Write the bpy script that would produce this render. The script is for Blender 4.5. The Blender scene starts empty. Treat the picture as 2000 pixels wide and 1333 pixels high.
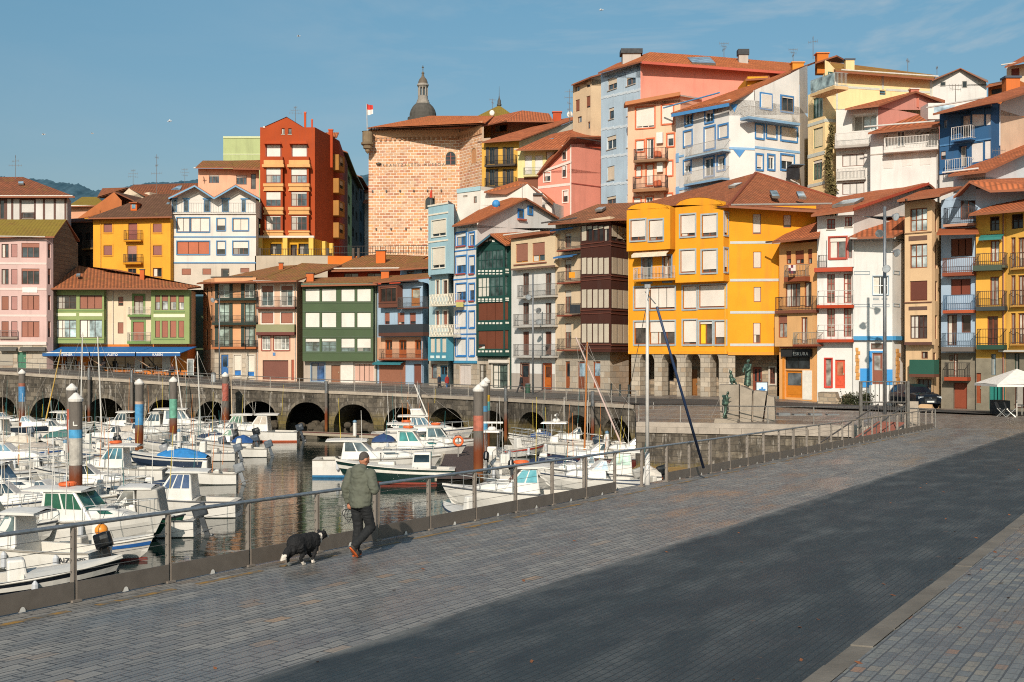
SKY_LO=(.52,.52,.52);SKY_HI=(.56,.77,.74);CLOUD=(5.0,4.9,4.7);SKY_S=.13;WAVE=.21
import bpy,bmesh,math,random
from mathutils import Vector,Matrix
random.seed(11)
SC=bpy.context.scene
COL=SC.collection
# survey frame of the harbour: eye at (0,0,7.6) above the water, looking along +Y
F,HX,HY,ZC=2400.0,1000.0,690.0,7.6
def P(x,y,Y):return Vector(((x-HX)*Y/F,Y,ZC-(y-HY)*Y/F))
def PX(x,Y):return (x-HX)*Y/F
def lin(c):return c/12.92 if c <= .04045 else ((c+.055)/1.055)**2.4
def C(h,k=1.0):
    return tuple(min(1,lin(int(h[i:i+2],16)/255)*k) for i in (0,2,4))
# ---------------------------------------------------------------- materials
MATS={}
class NT:
    def __init__(s,name):
        s.m=bpy.data.materials.new(name);s.m.use_nodes=True
        s.t=s.m.node_tree;s.t.nodes.clear()
        s.out=s.n('ShaderNodeOutputMaterial');s.b=s.n('ShaderNodeBsdfPrincipled')
        s.l(s.b.outputs[0],s.out.inputs[0])
    def n(s,t,**k):
        o=s.t.nodes.new(t)
        for a,v in k.items():setattr(o,a,v)
        return o
    def l(s,a,b):s.t.links.new(a,b)
    def setv(s,sock,v):
        if isinstance(v,(int,float)):sock.default_value=v
        elif isinstance(v,tuple):sock.default_value=v if len(v)== len(sock.default_value) else (*v,1)
        else:s.l(v,sock)
    def pos(s):return s.n('ShaderNodeNewGeometry').outputs['Position']
    def uv(s):return s.n('ShaderNodeUVMap').outputs[0]
    def mapv(s,v,sc=(1,1,1),rot=(0,0,0),loc=(0,0,0)):
        m=s.n('ShaderNodeMapping');s.l(v,m.inputs[0])
        m.inputs['Scale'].default_value=sc;m.inputs['Rotation'].default_value=rot;m.inputs['Location'].default_value=loc
        return m.outputs[0]
    def noise(s,v,scale,detail=4,rough=.55):
        n=s.n('ShaderNodeTexNoise');s.l(v,n.inputs['Vector'])
        n.inputs['Scale'].default_value=scale;n.inputs['Detail'].default_value=detail;n.inputs['Roughness'].default_value=rough
        return n.outputs[0]
    def math(s,op,a,b=0.0,c=0.0):
        n=s.n('ShaderNodeMath',operation=op);s.setv(n.inputs[0],a);s.setv(n.inputs[1],b);s.setv(n.inputs[2],c)
        return n.outputs[0]
    def ramp(s,v,a,b,c0=0.0,c1=1.0):
        n=s.n('ShaderNodeMapRange');s.l(v,n.inputs[0])
        for i,x in enumerate((a,b,c0,c1)):n.inputs[i+1].default_value=x
        return n.outputs[0]
    def cramp(s,v,stops,const=False):
        n=s.n('ShaderNodeValToRGB');s.l(v,n.inputs[0]);e=n.color_ramp.elements
        if const:n.color_ramp.interpolation='CONSTANT'
        while len(e) < len(stops):e.new(.5)
        for i,(p,c) in enumerate(stops):e[i].position=p;e[i].color=(*c,1)
        return n.outputs[0]
    def mix(s,f,a,b,mode='MIX'):
        n=s.n('ShaderNodeMix',data_type='RGBA',blend_type=mode)
        s.setv(n.inputs[0],f);s.setv(n.inputs[6],a);s.setv(n.inputs[7],b)
        return n.outputs[2]
    def sep(s,v):
        n=s.n('ShaderNodeSeparateXYZ');s.l(v,n.inputs[0]);return n.outputs
    def bump(s,h,strength=.3,dist=.05):
        n=s.n('ShaderNodeBump');s.l(h,n.inputs['Height']);n.inputs['Strength'].default_value=strength;n.inputs['Distance'].default_value=dist
        s.l(n.outputs[0],s.b.inputs['Normal'])
    def fin(s,col,rough=.7,metal=0.0,spec=.5):
        s.setv(s.b.inputs['Base Color'],col);s.setv(s.b.inputs['Roughness'],rough);s.setv(s.b.inputs['Metallic'],metal)
        s.b.inputs['Specular IOR Level'].default_value=spec
        return s.m
def sc3(c,k):return tuple(min(1,x*k) for x in c)
def cached(fn):
    def g(*a,**k):
        key=(fn.__name__,a,tuple(sorted(k.items())))
        if key not in MATS:MATS[key]=fn(*a,**k)
        return MATS[key]
    return g
@cached
def plain(h,rough=.6,metal=0.0,var=.12,scale=4.0,k=1.0,spec=.5):
    t=NT('paint_'+h);c=C(h,k)
    n=t.noise(t.pos(),scale,5)
    return t.fin(t.mix(t.ramp(n,.3,.7),sc3(c,1-var),sc3(c,1+var*.6)),t.ramp(n,.3,.7,max(.05,rough-.1),min(1,rough+.1)),metal,spec)
@cached
def plaster(h,k=.96,dirt=.34):
    t=NT('plaster_'+h);c=C(h,k);p=t.pos()
    a=t.noise(p,.45,6);b=t.noise(t.mapv(p,(1.6,1.6,.14)),1.0,6,.65);f=t.noise(p,9,4)
    col=t.mix(t.ramp(a,.3,.72),sc3(c,.86),sc3(c,1.06))
    col=t.mix(t.math('MULTIPLY',t.ramp(b,.52,.78),dirt*1.6),col,sc3((c[0]*.62+.05,c[1]*.6+.045,c[2]*.58+.04),.8))
    col=t.mix(t.ramp(f,.25,.75,0,.16),col,sc3(c,.72))
    t.bump(t.noise(p,22,3),.12,.03)
    return t.fin(col,.86,0,.25)
@cached
def tiles(h1='C86A38',h2='A04C28',moss=0.0,mh='8A7A1E',k=1.02):
    t=NT('roof_tiles_'+h1);uv=t.uv();x,y,z=t.sep(uv)
    u=t.math('MULTIPLY',x,1/.36);v=t.math('MULTIPLY',y,1/.42)
    cv=t.n('ShaderNodeCombineXYZ');t.l(t.math('FLOOR',u),cv.inputs[0]);t.l(t.math('FLOOR',v),cv.inputs[1])
    w=t.n('ShaderNodeTexWhiteNoise',noise_dimensions='2D');t.l(cv.outputs[0],w.inputs[0])
    p=t.pos();big=t.noise(p,.5,6,.65);fine=t.noise(p,3.0,5,.6)
    a,b=C(h1,k),C(h2,k)
    col=t.mix(w.outputs[0],b,a)
    col=t.mix(t.ramp(big,.35,.7,0,.5),col,sc3(b,.85))
    col=t.mix(t.ramp(fine,.6,.8,0,.5),col,(.22,.15,.09))
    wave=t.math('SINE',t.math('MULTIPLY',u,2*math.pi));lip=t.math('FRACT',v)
    col=t.mix(t.ramp(wave,-1,.1,.75,0),col,sc3(b,.28))  # shade of the grooves and row laps put into the tile colour
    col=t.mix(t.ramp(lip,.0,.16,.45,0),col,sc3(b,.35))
    if moss:
        m=t.math('ADD',t.math('MULTIPLY',big,.6),t.math('MULTIPLY',fine,.4))
        col=t.mix(t.ramp(m,.62-moss*.35,.78-moss*.3,0,.9),col,C(mh,.8))
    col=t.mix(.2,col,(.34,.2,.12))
    t.bump(t.math('ADD',t.math('MULTIPLY',wave,.5),t.math('MULTIPLY',lip,.7)),.85,.06)
    return t.fin(col,.85,0,.2)
@cached
def blocks(style):
    """masonry in wall coordinates (uv in metres)"""
    t=NT('masonry_'+style);uv=t.uv();p=t.pos()
    S={'tower':(.74,.37,.05),'quay':(.85,.42,.02),'grey':(.85,.42,.02),'ashlar':(1.0,.5,.012),'rubble':(.55,.3,.03),'plank':(3.5,.42,.012),'pillar':(.7,.38,.015),'tile':(.32,.2,.02)}[style]
    wob=t.n('ShaderNodeVectorMath',operation='MULTIPLY_ADD')
    nz=t.n('ShaderNodeTexNoise');t.l(uv,nz.inputs['Vector']);nz.inputs['Scale'].default_value=1.6;nz.inputs['Detail'].default_value=3
    k={'tower':.09,'quay':.1,'grey':.1,'rubble':.25}.get(style,.015)
    t.l(nz.outputs['Color'],wob.inputs[0]);wob.inputs[1].default_value=(k,k,0);t.l(uv,wob.inputs[2])
    br=t.n('ShaderNodeTexBrick');t.l(wob.outputs[0],br.inputs['Vector']);br.inputs['Scale'].default_value=1
    br.inputs['Color1'].default_value=(0,0,0,1);br.inputs['Color2'].default_value=(1,1,1,1);br.inputs['Mortar'].default_value=(.5,.5,.5,1)
    br.inputs['Brick Width'].default_value,br.inputs['Row Height'].default_value,br.inputs['Mortar Size'].default_value=S
    br.inputs['Mortar Smooth'].default_value=.25 if style != 'tower' else .45;br.inputs['Bias'].default_value=0.0
    big=t.noise(p,.35,6,.65);fine=t.noise(p,5,6,.65);z=t.sep(p)[2]
    if style == 'tower':
        col=t.cramp(br.outputs[0],[(0,C('A8643C',.9)),(.18,C('C97F4A',.9)),(.36,C('D3A27C',.9)),(.5,C('C9956E',.9)),(.62,C('D98D4A',.9)),(.78,C('D7B08C',.9)),(.92,C('B9694C',.9)),(1,C('D9A24E',.9))])
        col=t.mix(.16,col,C('E8CEB4'));mort=C('EEDAC6',1.0)
    elif style in ('quay','grey'):
        col=t.cramp(br.outputs[0],[(0,C('38352F')),(.3,C('524D45')),(.6,C('6E665A')),(.85,C('44403A')),(1,C('7E7566'))])
        col=t.mix(t.ramp(t.noise(t.mapv(p,(.9,.9,.35)),1.3,6,.7),.45,.6,0,.85),col,C('1E1D1B'))
        col=t.mix(t.ramp(t.noise(t.mapv(p,(1.4,1.4,.3)),2.2,5,.7),.56,.68,0,.85),col,C('A9A298'))
        mort=C('3E3B35')
        low=t.math('ADD',z,t.math('MULTIPLY',fine,1.2))
        col=t.mix(t.ramp(low,2.7 if style == 'quay' else 1.5,1.9 if style == 'quay' else 1.1,0,.75),col,C('6B5C22'))
        col=t.mix(t.ramp(low,1.5 if style == 'quay' else .9,1.0 if style == 'quay' else .6,0,.9),col,C('2A2A14'))
    elif style == 'plank':
        col=t.cramp(br.outputs[0],[(0,C('6A5847')),(.5,C('7E6C58')),(1,C('57493C'))]);mort=C('3A3028')
    elif style == 'tile':
        col=t.cramp(br.outputs[0],[(0,C('D8D2C6')),(1,C('E6E0D4'))]);mort=C('8C877E')
    elif style == 'rubble':
        col=t.cramp(br.outputs[0],[(0,C('8E7E6A')),(.4,C('B09C84')),(.7,C('6F6556')),(1,C('C4B298'))]);mort=C('8B8173')
    else:
        col=t.cramp(br.outputs[0],[(0,C('9C9284')),(.35,C('B5AA9A')),(.7,C('A3907A')),(1,C('C4B9A8'))]);mort=C('7D7468')
    col=t.mix(t.ramp(br.outputs[1],.2,.9),col,mort)
    col=t.mix(t.ramp(fine,.35,.75,0,.35),col,sc3((.2,.16,.12),1))
    col=t.mix(t.ramp(big,.45,.75,0,.3),col,(.12,.1,.08))
    t.bump(t.math('ADD',t.math('MULTIPLY',br.outputs[1],-1.0),t.math('MULTIPLY',fine,.6)),.7,.04)
    return t.fin(col,.88,0,.25)
@cached
def slats(h,per=.055,k=.97):
    t=NT('shutter_'+h);p=t.pos();z=t.sep(p)[2];c=C(h,k)
    w=t.math('FRACT',t.math('MULTIPLY',z,1/per))
    n=t.noise(t.mapv(p,(.7,.7,.5)),1.0,4)
    col=t.mix(t.ramp(n,.3,.7),sc3(c,.86),sc3(c,1.05))
    col=t.mix(t.ramp(w,0,.2,.35,0),col,sc3(c,.4))
    t.bump(w,.3,.02)
    return t.fin(col,.55,0,.3)
@cached
def glass(h='1A2126',refl=.06):
    t=NT('window_glass_'+h);p=t.pos();n=t.noise(p,1.1,3)
    c=C(h)
    return t.fin(t.mix(t.ramp(n,.35,.7),sc3(c,.4),sc3(c,2.0)),refl,0,.7)
@cached
def steel(h='8C8A86',rough=.38):
    t=NT('steel_'+h);p=t.pos();n=t.noise(t.mapv(p,(4,4,1)),3,5)
    return t.fin(t.mix(t.ramp(n,.3,.7),C(h,.75),C(h,1.05)),t.ramp(n,.3,.7,rough-.1,rough+.15),.75)
@cached
def gelcoat(h,k=.92):
    t=NT('gelcoat_'+h);p=t.pos();c=C(h,k)
    n=t.noise(p,1.2,5);st=t.noise(t.mapv(p,(5,5,.5)),1.0,5,.65)
    col=t.mix(t.ramp(n,.3,.7),sc3(c,.9),sc3(c,1.03))
    col=t.mix(t.ramp(st,.55,.8,0,.4),col,(c[0]*.55+.02,c[1]*.5+.02,c[2]*.42+.015))
    return t.fin(col,t.ramp(n,.3,.7,.22,.42),0,.5)
# ---------------------------------------------------------------- mesh building
def origin(o):
    v=Vector((0,0,0))
    while o is not None:v += o.location;o=o.parent
    return v
class MB:
    def __init__(s):s.v=[];s.f=[]
    def poly(s,pts,m=0,uv=None):
        i=len(s.v);s.v += [Vector(p) for p in pts];s.f.append((list(range(i,i+len(pts))),m,uv));return s
    def box(s,o,a,b,c,m=0):
        o,a,b,c=Vector(o),Vector(a),Vector(b),Vector(c)
        if a.cross(b).dot(c) < 0:a,b=b,a
        i=len(s.v);s.v += [o,o+a,o+a+b,o+b,o+c,o+a+c,o+a+b+c,o+b+c]
        for q in ((3,2,1,0),(4,5,6,7),(0,1,5,4),(1,2,6,5),(2,3,7,6),(3,0,4,7)):s.f.append(([i+k for k in q],m,None))
        return s
    def cb(s,c,sz,rz=0.0,m=0):
        c=Vector(c);R=Matrix.Rotation(rz,3,'Z')
        a,b,d=R@Vector((sz[0],0,0)),R@Vector((0,sz[1],0)),Vector((0,0,sz[2]))
        return s.box(c-(a+b+d)/2,a,b,d,m)
    def tube(s,p0,p1,r0,r1=None,n=8,m=0,cap=True):
        p0,p1=Vector(p0),Vector(p1);r1=r0 if r1 is None else r1
        d=(p1-p0)
        if d.length < 1e-6:return s
        d.normalize();a=d.orthogonal().normalized();b=d.cross(a);i=len(s.v)
        for k in range(n):
            t=2*math.pi*k/n;q=a*math.cos(t)+b*math.sin(t);s.v += [p0+q*r0,p1+q*r1]
        for k in range(n):
            j=(k+1) % n;s.f.append(([i+2*k,i+2*j,i+2*j+1,i+2*k+1],m,None))
        if cap:s.f.append(([i+2*k for k in range(n)][::-1],m,None));s.f.append(([i+2*k+1 for k in range(n)],m,None))
        return s
    def path(s,pts,r,n=6,m=0):
        for a,b in zip(pts,pts[1:]):s.tube(a,b,r,r,n,m)
        return s
    def lathe(s,c,prof,n=16,m=0):
        c=Vector(c);i=len(s.v);L=len(prof)
        for k in range(n):
            t=2*math.pi*k/n
            for r,z in prof:s.v.append(c+Vector((r*math.cos(t),r*math.sin(t),z)))
        for k in range(n):
            j=(k+1) % n
            for q in range(L-1):s.f.append(([i+k*L+q,i+j*L+q,i+j*L+q+1,i+k*L+q+1],m,None))
        s.f.append(([i+k*L for k in range(n)][::-1],m,None));s.f.append(([i+k*L+L-1 for k in range(n)],m,None))
        return s
    def ball(s,c,r,n=12,h=8,M=None,m=0):
        c=Vector(c);r=(r,r,r) if isinstance(r,(int,float)) else r;i=len(s.v)
        for a in range(h+1):
            ph=math.pi*a/h
            for k in range(n):
                t=2*math.pi*k/n;q=Vector((r[0]*math.sin(ph)*math.cos(t),r[1]*math.sin(ph)*math.sin(t),r[2]*math.cos(ph)))
                s.v.append(c+(M@q if M else q))
        for a in range(h):
            for k in range(n):
                j=(k+1) % n;s.f.append(([i+a*n+k,i+(a+1)*n+k,i+(a+1)*n+j,i+a*n+j],m,None))
        return s
    def torus(s,c,R,r,M=None,n=18,h=8,m=0):
        c=Vector(c);i=len(s.v)
        for a in range(n):
            t=2*math.pi*a/n
            for k in range(h):
                u=2*math.pi*k/h;q=Vector(((R+r*math.cos(u))*math.cos(t),(R+r*math.cos(u))*math.sin(t),r*math.sin(u)))
                s.v.append(c+(M@q if M else q))
        for a in range(n):
            b=(a+1) % n
            for k in range(h):
                j=(k+1) % h;s.f.append(([i+a*h+k,i+b*h+k,i+b*h+j,i+a*h+j],m,None))
        return s
    def grid(s,rows,m=0,close=False):
        i=len(s.v);w=len(rows[0])
        for r in rows:s.v += [Vector(p) for p in r]
        for a in range(len(rows)-1):
            for k in range(w if close else w-1):
                j=(k+1) % w;s.f.append(([i+a*w+k,i+a*w+j,i+(a+1)*w+j,i+(a+1)*w+k],m,None))
        return s
    def xform(s,M,start=0):
        for k in range(start,len(s.v)):s.v[k]=M@s.v[k]
        return s
    def mesh(s,name,mats,org=Vector((0,0,0))):
        me=bpy.data.meshes.new(name);me.from_pydata([tuple(v-org) for v in s.v],[],[f[0] for f in s.f])
        for m in (mats if isinstance(mats,(list,tuple)) else [mats]):me.materials.append(m)
        if any(f[1] for f in s.f):me.polygons.foreach_set('material_index',[f[1] for f in s.f])
        if any(f[2] for f in s.f):
            uv=me.uv_layers.new(name='UVMap');k=0
            for f in s.f:
                for j in range(len(f[0])):uv.data[k].uv=f[2][j] if f[2] else (0,0);k += 1
        return me
    def build(s,name,mats,parent=None,smooth=False,fix=False):
        if not s.f:return None
        me=s.mesh(name,mats,origin(parent))
        if fix:
            bm=bmesh.new();bm.from_mesh(me);bmesh.ops.remove_doubles(bm,verts=bm.verts,dist=1e-5);bmesh.ops.recalc_face_normals(bm,faces=bm.faces);bm.to_mesh(me);bm.free()
        if smooth:me.polygons.foreach_set('use_smooth',[True]*len(me.polygons))
        o=bpy.data.objects.new(name,me);COL.objects.link(o);o.parent=parent
        return o
def tag(o,label=None,cat=None,group=None,kind=None):
    if label:o['label']=label
    if cat:o['category']=cat
    if group:o['group']=group
    if kind:o['kind']=kind
    return o
def thing(name,label,cat,loc=(0,0,0),group=None):
    o=bpy.data.objects.new(name,None);COL.objects.link(o);o.location=Vector(loc);o.empty_display_size=.2
    return tag(o,label,cat,group)
def structure(name,mb,m,**k):return tag(mb.build(name,m,None,**k),kind='structure')
def copy_tree(o,loc,rz=0.0,label=None):
    def cp(a,par):
        c=a.copy();COL.objects.link(c);c.parent=par
        for ch in list(a.children):cp(ch,c)
        return c
    c=cp(o,None);c.location=Vector(loc);c.rotation_euler=(0,0,rz)
    if label:c['label']=label
    return c
def baked(o):
    ts=bpy.data.scenes.new('bake');ts.collection.objects.link(o)
    with bpy.context.temp_override(scene=ts,view_layer=ts.view_layers[0]):dg=bpy.context.evaluated_depsgraph_get();dg.update()
    me=bpy.data.meshes.new_from_object(o.evaluated_get(dg));ts.collection.objects.unlink(o);bpy.data.scenes.remove(ts);return me
def text_obj(s,size,p,u,n,m,parent,name='lettering',spacing=1.0,ext=.01):
    """flat raised lettering standing on a face: p baseline centre, u reading direction, n outward"""
    cu=bpy.data.curves.new(name,'FONT');cu.body=s;cu.size=size;cu.align_x='CENTER';cu.extrude=ext;cu.space_character=spacing
    cu.materials.append(m)
    o=bpy.data.objects.new(name,cu);COL.objects.link(o)
    me=baked(o);bpy.data.objects.remove(o);me.materials.clear();me.materials.append(m)
    o=bpy.data.objects.new(name,me);COL.objects.link(o);o.parent=parent
    u=Vector(u).normalized();n=Vector(n).normalized();w=n.cross(u)
    R=Matrix((u,w,n)).transposed().to_4x4();R.translation=Vector(p)-origin(parent)
    o.matrix_local=R
    return o
def rumple(o,a,s):
    from mathutils import noise
    for v in o.data.vertices:
        c=v.co;k=noise.noise(Vector((c.x*s,c.y*s,c.z*s*1.8)))+.6*noise.noise(c*s*2.3);v.co += v.normal*a*(1-2.2*abs(k))
    return o
def solid(mb,name,mats,parent,vox=.02,it=4,fn=None,smooth=True):
    """weld overlapping limbs into one continuous skin"""
    me=mb.mesh(name,mats if isinstance(mats,list) else [mats],origin(parent))
    o=bpy.data.objects.new(name,me);COL.objects.link(o)
    r=o.modifiers.new('r','REMESH');r.mode='VOXEL';r.voxel_size=vox
    sm=o.modifiers.new('s','SMOOTH');sm.iterations=it;sm.factor=.5
    m2=baked(o);o.modifiers.clear();o.data=m2;bpy.data.meshes.remove(me)
    m2.materials.clear()
    for m in (mats if isinstance(mats,list) else [mats]):m2.materials.append(m)
    for p in m2.polygons:
        p.use_smooth=smooth
        p.material_index=fn(p.center) if fn else 0
    o.parent=parent
    return o
# ---------------------------------------------------------------- house kit
class Face:
    def __init__(s,h,a,b,z0,z1):
        s.h=h;s.a=Vector(a);s.b=Vector(b);d=s.b-s.a;s.L=d.length;s.u=d/s.L;s.n=Vector((s.u.y,-s.u.x))
        s.z0,s.z1=z0,z1;s.holes=[];s.bands=[];s.extra=[]
    def S(s,px):
        k=(px-HX)/F;return (k*s.a.y-s.a.x)/(s.u.x-k*s.u.y)
    def Z(s,py,q,d=0.0):return ZC-(py-HY)*(s.a.y+s.u.y*q+s.n.y*d)/F
    def pt(s,q,z,d=0.0):
        v=s.a+s.u*q+s.n*d;return Vector((v.x,v.y,z))
    def rect(s,x0,y0,x1,y1):
        q0,q1=s.S(x0),s.S(x1);c=(q0+q1)/2
        return q0,q1,s.Z(y1,c),s.Z(y0,c)
    def shift(s,d):
        f=Face(s.h,s.a+s.n*d,s.b+s.n*d,s.z0,s.z1);return f
    def slab(s,mb,q0,q1,z0,z1,d0,d1,m=0):
        u=Vector((*s.u,0));n=Vector((*s.n,0))
        mb.box(s.pt(q0,z0,d0),u*(q1-q0),Vector((0,0,z1-z0)),n*(d1-d0),m)
    # --- openings
    def win(s,x0,y0,x1,y1,**k):
        return s.win_sz(*s.rect(x0,y0,x1,y1),**k)
    def win_sz(s,q0,q1,z0,z1,fr='6B4030',n=2,rows=1,sh=0.0,shc='D9D0C4',tr=None,tw=.12,gl='20282C',rv=.16,kind='window',pan=None,cur=None,arch=False,sill=False,hole=True):
        if q1-q0 < .12 or z1-z0 < .12:return
        h=s.h
        e=.03;flat=z1 > s.z1+.02 or z0 < s.z0-.02
        if flat:z0_,z1_=s.z0,s.z1;s.z0,s.z1=z0-1,z1+1
        q0=max(q0,e);q1=min(q1,s.L-e);z0=max(z0,s.z0+.02);z1=min(z1,s.z1-.02)
        if q1-q0 < .1 or z1-z0 < .1:return
        for o in s.holes:
            if q0 < o[1] and q1 > o[0] and z0 < o[3] and z1 > o[2]:return
        if flat:s.z0,s.z1=z0_,z1_;d=.03
        else:s.holes.append((q0,q1,z0,z1,rv));d=-rv
        w=min(.07,(q1-q0)*.14)
        fm=plain(fr,.55)
        if cur is None and random.random() < .4:cur=random.choice(('C9C2B6','A8A298','8C8880'))
        if 0 < sh < .95:sh=min(.94,max(.05,sh+random.uniform(-.07,.07)))
        mb=MB()
        s.slab(mb,q0,q0+w,z0,z1,d-.02,d+.06);s.slab(mb,q1-w,q1,z0,z1,d-.02,d+.06)
        s.slab(mb,q0+w,q1-w,z0,z0+w,d-.02,d+.06);s.slab(mb,q0+w,q1-w,z1-w,z1,d-.02,d+.06)
        zs=z1-(z1-z0)*sh
        if kind == 'window':
            if sh < .95:
                for i in range(1,n):
                    c=q0+(q1-q0)*i/n;s.slab(mb,c-w*.45,c+w*.45,z0+w,z1-w,d-.015,d+.055)
                for i in range(1,rows):
                    c=z0+(z1-z0)*i/rows;s.slab(mb,q0+w,q1-w,c-w*.35,c+w*.35,d-.015,d+.045)
            wo=mb.build('window',fm,h.root)
            if sh < .95:
                g=MB();s.quad(g,q0+w,q1-w,z0+w,z1-w,d);g.build('pane',glass(gl),wo)
                if cur:
                    g=MB();s.quad(g,q0+w,q0+(q1-q0)*.42,z0+w,z1-w,d+.01);g.build('curtain',plain(cur,.8),wo)
            if sh > 0:
                if n > 1 and sh >= .95:
                    for i in range(n):
                        c0=q0+w+(q1-q0-2*w)*i/n+(.03 if i else 0);c1=q0+w+(q1-q0-2*w)*(i+1)/n-(.03 if i < n-1 else 0)
                        g=MB();s.slab(g,c0,c1,zs+w,z1-w*.6,d+.02,d+.05);g.build('shutter',slats(shc),wo)
                else:g=MB();s.slab(g,q0+w*.8,q1-w*.8,max(zs,z0+w),z1-w*.6,d+.062,d+.09);g.build('shutter',slats(shc),wo)
        else:
            pm=plain(pan or fr,.5)
            s.slab(mb,q0+w,q1-w,z0+w,z1-w,d-.01,d+.03)
            m=(q0+q1)/2
            if n > 1:s.slab(mb,m-.025,m+.025,z0+w,z1-w,d+.02,d+.05)
            for k in range(n):
                a0=q0+w+(q1-q0-2*w)*k/n+.07;a1=q0+w+(q1-q0-2*w)*(k+1)/n-.07
                if a1-a0 > .1:
                    s.slab(mb,a0,a1,z0+w+.15,z0+(z1-z0)*.36,d+.03,d+.05)
            wo=mb.build('door',pm,h.root)
            if gl:
                g=MB()
                for k in range(n):
                    a0=q0+w+(q1-q0-2*w)*k/n+.08;a1=q0+w+(q1-q0-2*w)*(k+1)/n-.08
                    if a1-a0 > .08:s.slab(g,a0,a1,z0+(z1-z0)*.45,z1-w-.12,d+.03,d+.045)
                if g.f:g.build('pane',glass(gl),wo)
            hb=MB();hq=q0+(q1-q0)*.85;s.slab(hb,hq-.03,hq+.03,z0+1.0,z0+1.14,d+.05,d+.1);hb.build('handle',steel('B0A890'),wo)
        if tr:
            g=MB();m=.035
            s.slab(g,q0-tw,q0,z0-tw,z1+tw,0,m);s.slab(g,q1,q1+tw,z0-tw,z1+tw,0,m)
            s.slab(g,q0,q1,z1,z1+tw,0,m);s.slab(g,q0,q1,z0-tw,z0,0,m+.05)
            g.build('surround',plain(tr,.7),wo)
        elif sill:
            g=MB();s.slab(g,q0-.06,q1+.06,z0-.08,z0,0,.08);g.build('sill',plaster('B9AFA2'),wo)
        return wo
    def quad(s,mb,q0,q1,z0,z1,d,m=0):
        mb.poly([s.pt(q0,z0,d),s.pt(q1,z0,d),s.pt(q1,z1,d),s.pt(q0,z1,d)],m)
    def wins(s,xs,ys,**k):
        for y0,y1 in ys:
            for x0,x1 in xs:s.win(x0,y0,x1,y1,**k)
    def door(s,x0,y0,x1,y1,pan='7A3B1C',**k):return s.win(x0,y0,x1,y1,kind='door',pan=pan,**{**dict(fr=pan,n=1,gl='20282C'),**k})
    def trim(s,x0,y0,x1,y1,col,d=.04,name='trim'):
        q0,q1,z0,z1=s.rect(x0,y0,x1,y1);s.trim_sz(q0,q1,z0,z1,col,d,name)
    def trim_sz(s,q0,q1,z0,z1,col,d=.04,name='trim'):
        # bands step back where an opening interrupts them
        segs=[(q0,q1)]
        for a,b,c,e,_ in s.holes:
            if c-.0 < z1 and e > z0:
                ns=[]
                for p,q in segs:
                    if b <= p or a >= q:ns.append((p,q))
                    else:
                        if a-p > .05:ns.append((p,a))
                        if q-b > .05:ns.append((b,q))
                segs=ns
        for p,q in segs:mb=MB();s.slab(mb,p,q,z0,z1,0,d);mb.build(name,plain(col,.7,var=.1),s.h.root)
    def balc(s,x0,yr,x1,ys,yb,depth=.9,rc='3A3632',sc='9A8E80',style='bars',nb=.13):
        f=s.shift(depth);q0,q1=f.S(x0),f.S(x1);c=(q0+q1)/2
        zr,zs,zb=f.Z(yr,c),f.Z(ys,c),f.Z(yb,c)
        zb=min(zb,zs-.08)
        mb=MB();s.slab(mb,q0,q1,zb,zs,.0,depth)
        bo=mb.build('balcony',plaster(sc),s.h.root)
        g=MB();r=.022
        zr=max(zr,zs+.7)
        D=depth-.05
        ends=[(q0+.04,q1-.04)]
        if style == 'solid':
            s.slab(g,q0,q1,zs,zr,depth-.07,depth-.001);s.slab(g,q0,q0+.06,zs,zr,0,depth-.07);s.slab(g,q1-.06,q1,zs,zr,0,depth-.07)
        else:
            def bar(p,q,rr):g.tube(p,q,rr,rr,5)
            for z in (zr,zs+.09):
                bar(s.pt(q0+.04,z,D),s.pt(q1-.04,z,D),r);bar(s.pt(q0+.04,z,0),s.pt(q0+.04,z,D),r);bar(s.pt(q1-.04,z,0),s.pt(q1-.04,z,D),r)
            n=max(3,int((q1-q0)/nb));
            for i in range(n+1):
                q=q0+.04+(q1-q0-.08)*i/n;bar(s.pt(q,zs,D),s.pt(q,zr,D),.014 if i not in (0,n) else .025)
            m=max(2,int(D/nb))
            for i in range(1,m):
                for q in (q0+.04,q1-.04):bar(s.pt(q,zs,D*i/m),s.pt(q,zr,D*i/m),.014)
            if style == 'glass':
                gg=MB();s.quad(gg,q0+.05,q1-.05,zs+.1,zr-.05,D+.03);gg.build('screen',glass('8FA0A0',.15),bo)
            if style == 'cross':
                k=max(2,int((q1-q0)/.5))
                for i in range(k):
                    a0=q0+(q1-q0)*i/k;a1=q0+(q1-q0)*(i+1)/k
                    bar(s.pt(a0,zs,D+.02),s.pt(a1,zr,D+.02),.03);bar(s.pt(a0,zr,D+.02),s.pt(a1,zs,D+.02),.03)
        g.build('railing',plaster(rc) if style == 'solid' else plain(rc,.5),bo)
        return bo
    def awning(s,x0,y0,x1,y1,col='2B5F96',depth=.9,stripe=None,arms=True):
        q0,q1=s.S(x0),s.S(x1);c=(q0+q1)/2;z1=s.Z(y0,c);f=s.shift(depth);z0=f.Z(y1,c)
        vh=min(.22,(z1-z0)*.4)
        mb=MB();A=[s.pt(q0,z1,.03),s.pt(q1,z1,.03),s.pt(q1,z0+vh,depth),s.pt(q0,z0+vh,depth)]
        mb.poly(A[::-1]);mb.poly([p-Vector((0,0,.03)) for p in A])
        s.quad(mb,q0,q1,z0,z0+vh,depth+.01)
        for q in (q0,q1):mb.poly([s.pt(q,z1,.03),s.pt(q,z0+vh,depth),s.pt(q,z0+vh-.04,depth),s.pt(q,z1-.04,.03)])
        o=mb.build('awning',plain(col,.75,var=.15),s.h.root)
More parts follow.
